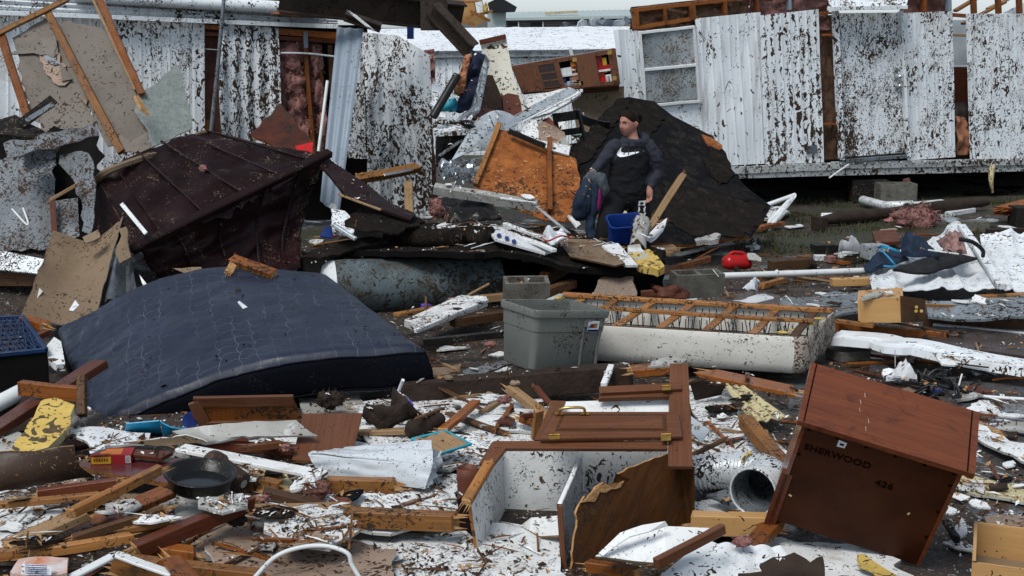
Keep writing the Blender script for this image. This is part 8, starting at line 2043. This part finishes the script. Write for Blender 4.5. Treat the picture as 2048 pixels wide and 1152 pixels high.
    for a in range(0, 21):
        row = []
        for b in range(48):
            ph = 2 * math.pi * b / 48; cy_ = math.sin(ph); cx_ = abs(math.cos(ph))
            # hairline: high on the brow, round the ear, low on the nape
            hz = (.62 - .50 * cx_ ** 3) if cy_ > 0 else (.12 - .75 * (-cy_) ** .8)
            th = math.acos(hz) * a / 20
            x, y, z = math.sin(th) * math.cos(ph), math.sin(th) * math.sin(ph), math.cos(th)
            k = 1.0 + .075 * min(1, (20 - a) / 5) ** .6 + .016 * nz((ph * 6, a * .12, 0), 1.0)
            row.append(H(x * .074 * k, y * .092 * k, z * .118 * k))
        rows.append(row)
    mb.grid(rows, 0, close=True); hr = mb.build("hair", "hair", root_, smooth=True)
    mb = MB(); limb(mb, [H(-.005, -.075, .045), H(-.008, -.115, .055), H(-.004, -.125, .02), H(0, -.09, -.005)], [.034, .038, .034, .03], 14)
    bo = fuse("bun", mb, .008, "hair", hr, 2)
    # face
    def face_bit(nm, pts, mat, par=root_):
        mb = MB(); mb.face(pts); mb.build(nm, mat, par)
    def surf(x, z, o=.0015):      # point on the face in head units
        y = math.sqrt(max(0, 1 - x * x - z * z)); X, Yf, Z = x * .074, y * .092, z * .118
        if z < 0: k = -z; X *= 1 - .28 * k ** 1.6; Yf = Yf * (1 - .20 * k) + .022 * k
        g = lambda cx, cz, sx, sz: math.exp(-((x - cx) / sx) ** 2 - ((z - cz) / sz) ** 2)
        Yf += .026 * g(0, -.16, .16, .17) + .012 * g(0, .05, .12, .16) + .006 * g(0, .22, .7, .10) - .010 * (g(.38, .06, .22, .11) + g(-.38, .06, .22, .11)) + .007 * g(0, -.46, .30, .09) + .006 * g(0, -.80, .3, .16) + .006 * (g(.52, -.22, .25, .2) + g(-.52, -.22, .25, .2))
        return H(X, Yf + o, Z)
    for s_ in (-1, 1):
        face_bit("eye", [surf(s_ * (.37 + .16 * math.cos(a)), .06 + .055 * math.sin(a), .003) for a in [k * .785 for k in range(8)]], "eye_white")
        face_bit("iris", [surf(s_ * .37 + .085 * math.cos(a) - .03, .06 + .055 * math.sin(a), .0042) for a in [k * .785 for k in range(8)]], "hair")
        face_bit("eyelid", [surf(s_ * x, z, .005) for x, z in ((.19, .07), (.37, .14), (.56, .08), (.37, .095))], "hair")
        face_bit("eyebrow", [surf(s_ * x, z, .003) for x, z in ((.13, .17), (.35, .25), (.62, .20), (.62, .245), (.35, .32), (.13, .26))], "hair")
    face_bit("lips", [surf(x, z, .003) for x, z in ((-.26, -.465), (-.1, -.42), (0, -.435), (.1, -.42), (.26, -.465), (.12, -.52), (-.12, -.52))], "lip")
    face_bit("mouth_line", [surf(x, z, .0042) for x, z in ((-.25, -.462), (0, -.458), (.25, -.462), (0, -.472))], "hair")
    # wristband
    mb = MB(); d = (RA_[2] - RA_[1]).normalized(); mb.tube([RA_[2] - d * .03, RA_[2] - d * .005], .037, 14, cap=False); mb.build("wristband", "white_print", root_, smooth=True)
    # bundle of clothes in her right hand
    bd = empty("clothes_bundle", q(1180, 475, -.3), "bundle of jeans and grey sweater hanging from the woman's hand", "clothes")
    def drape(nm, pts, rad, mat, seed, amp=.02, flat_=.6):
        mb = MB(); limb(mb, pts, rad, 18); o = fuse(nm, mb, .011, mat, bd, 2)
        cc = sum(pts, V()) / len(pts)
        for v in o.data.vertices:
            c = v.co; v.co = c + v.normal * (amp * nz((c.x * 14, c.y * 8, c.z * 6), 1.0, seed) + amp * .6 * nz((c.x * 30, c.y * 12, c.z * 14), 1.0, seed + 3))
        return o
    D = -.27
    drape("sweater", [q(1174, 358, D), q(1184, 354, D), q(1200, 360, D), q(1208, 378, D), q(1205, 388, D)], [.045, .06, .07, .05, .03], "grey_cloth", 1)
    drape("jeans", [q(1176, 366, D), q(1172, 385, D), q(1166, 405, D), q(1160, 425, D)], [.06, .09, .10, .08], "denim", 2)
    drape("jeans_leg", [q(1184, 385, D), q(1184, 420, D), q(1180, 450, D), q(1184, 480, D)], [.06, .055, .05, .045], "denim", 3)
    drape("jeans_fold", [q(1190, 372, D - .02), q(1192, 395, D), q(1188, 412, D)], [.05, .06, .03], "denim", 4)
    drape("magenta_top", [q(1198, 378, D - .04), q(1199, 398, D - .04), q(1196, 420, D - .03)], [.018, .022, .016], "magenta_cloth", 5, .008)
    for u, v in ((1172, 372), (1168, 388), (1176, 392), (1180, 378)): 
        mb = MB(); p = q(u, v, D - .12); mb.tube([p, p + V((0, -.006, 0))], .008, 8); mb.build("rivet", "brass", bd)
    bpy.context.view_layer.update()
build_woman()

# ------------------------------------------------------------------ origins: each thing's own origin sits at its base
def settle():
    bpy.context.view_layer.update()
    for o in list(COL.objects):
        if o.parent or o.type not in ('MESH', 'EMPTY') or o.get("kind") in ("structure", "stuff"): continue
        if o.get("_placed"): del o["_placed"]; continue
        kids = list(o.children); sub = [g for k in kids for g in k.children]
        ms = [x for x in [o] + kids + sub if x.type == 'MESH']
        if not ms: continue
        lo = V((1e9,) * 3); hi = V((-1e9,) * 3)
        for x in ms:
            for c in x.bound_box:
                lo = V(map(min, lo, c)); hi = V(map(max, hi, c))
        c = V(((lo.x + hi.x) / 2, (lo.y + hi.y) / 2, lo.z))
        T = Matrix.Translation(-c)
        done = set()
        for x in ms:
            if x.data.name in done: continue
            done.add(x.data.name); x.data.transform(T)
        o.location = c
        if "_base" in o: del o["_base"]
settle()
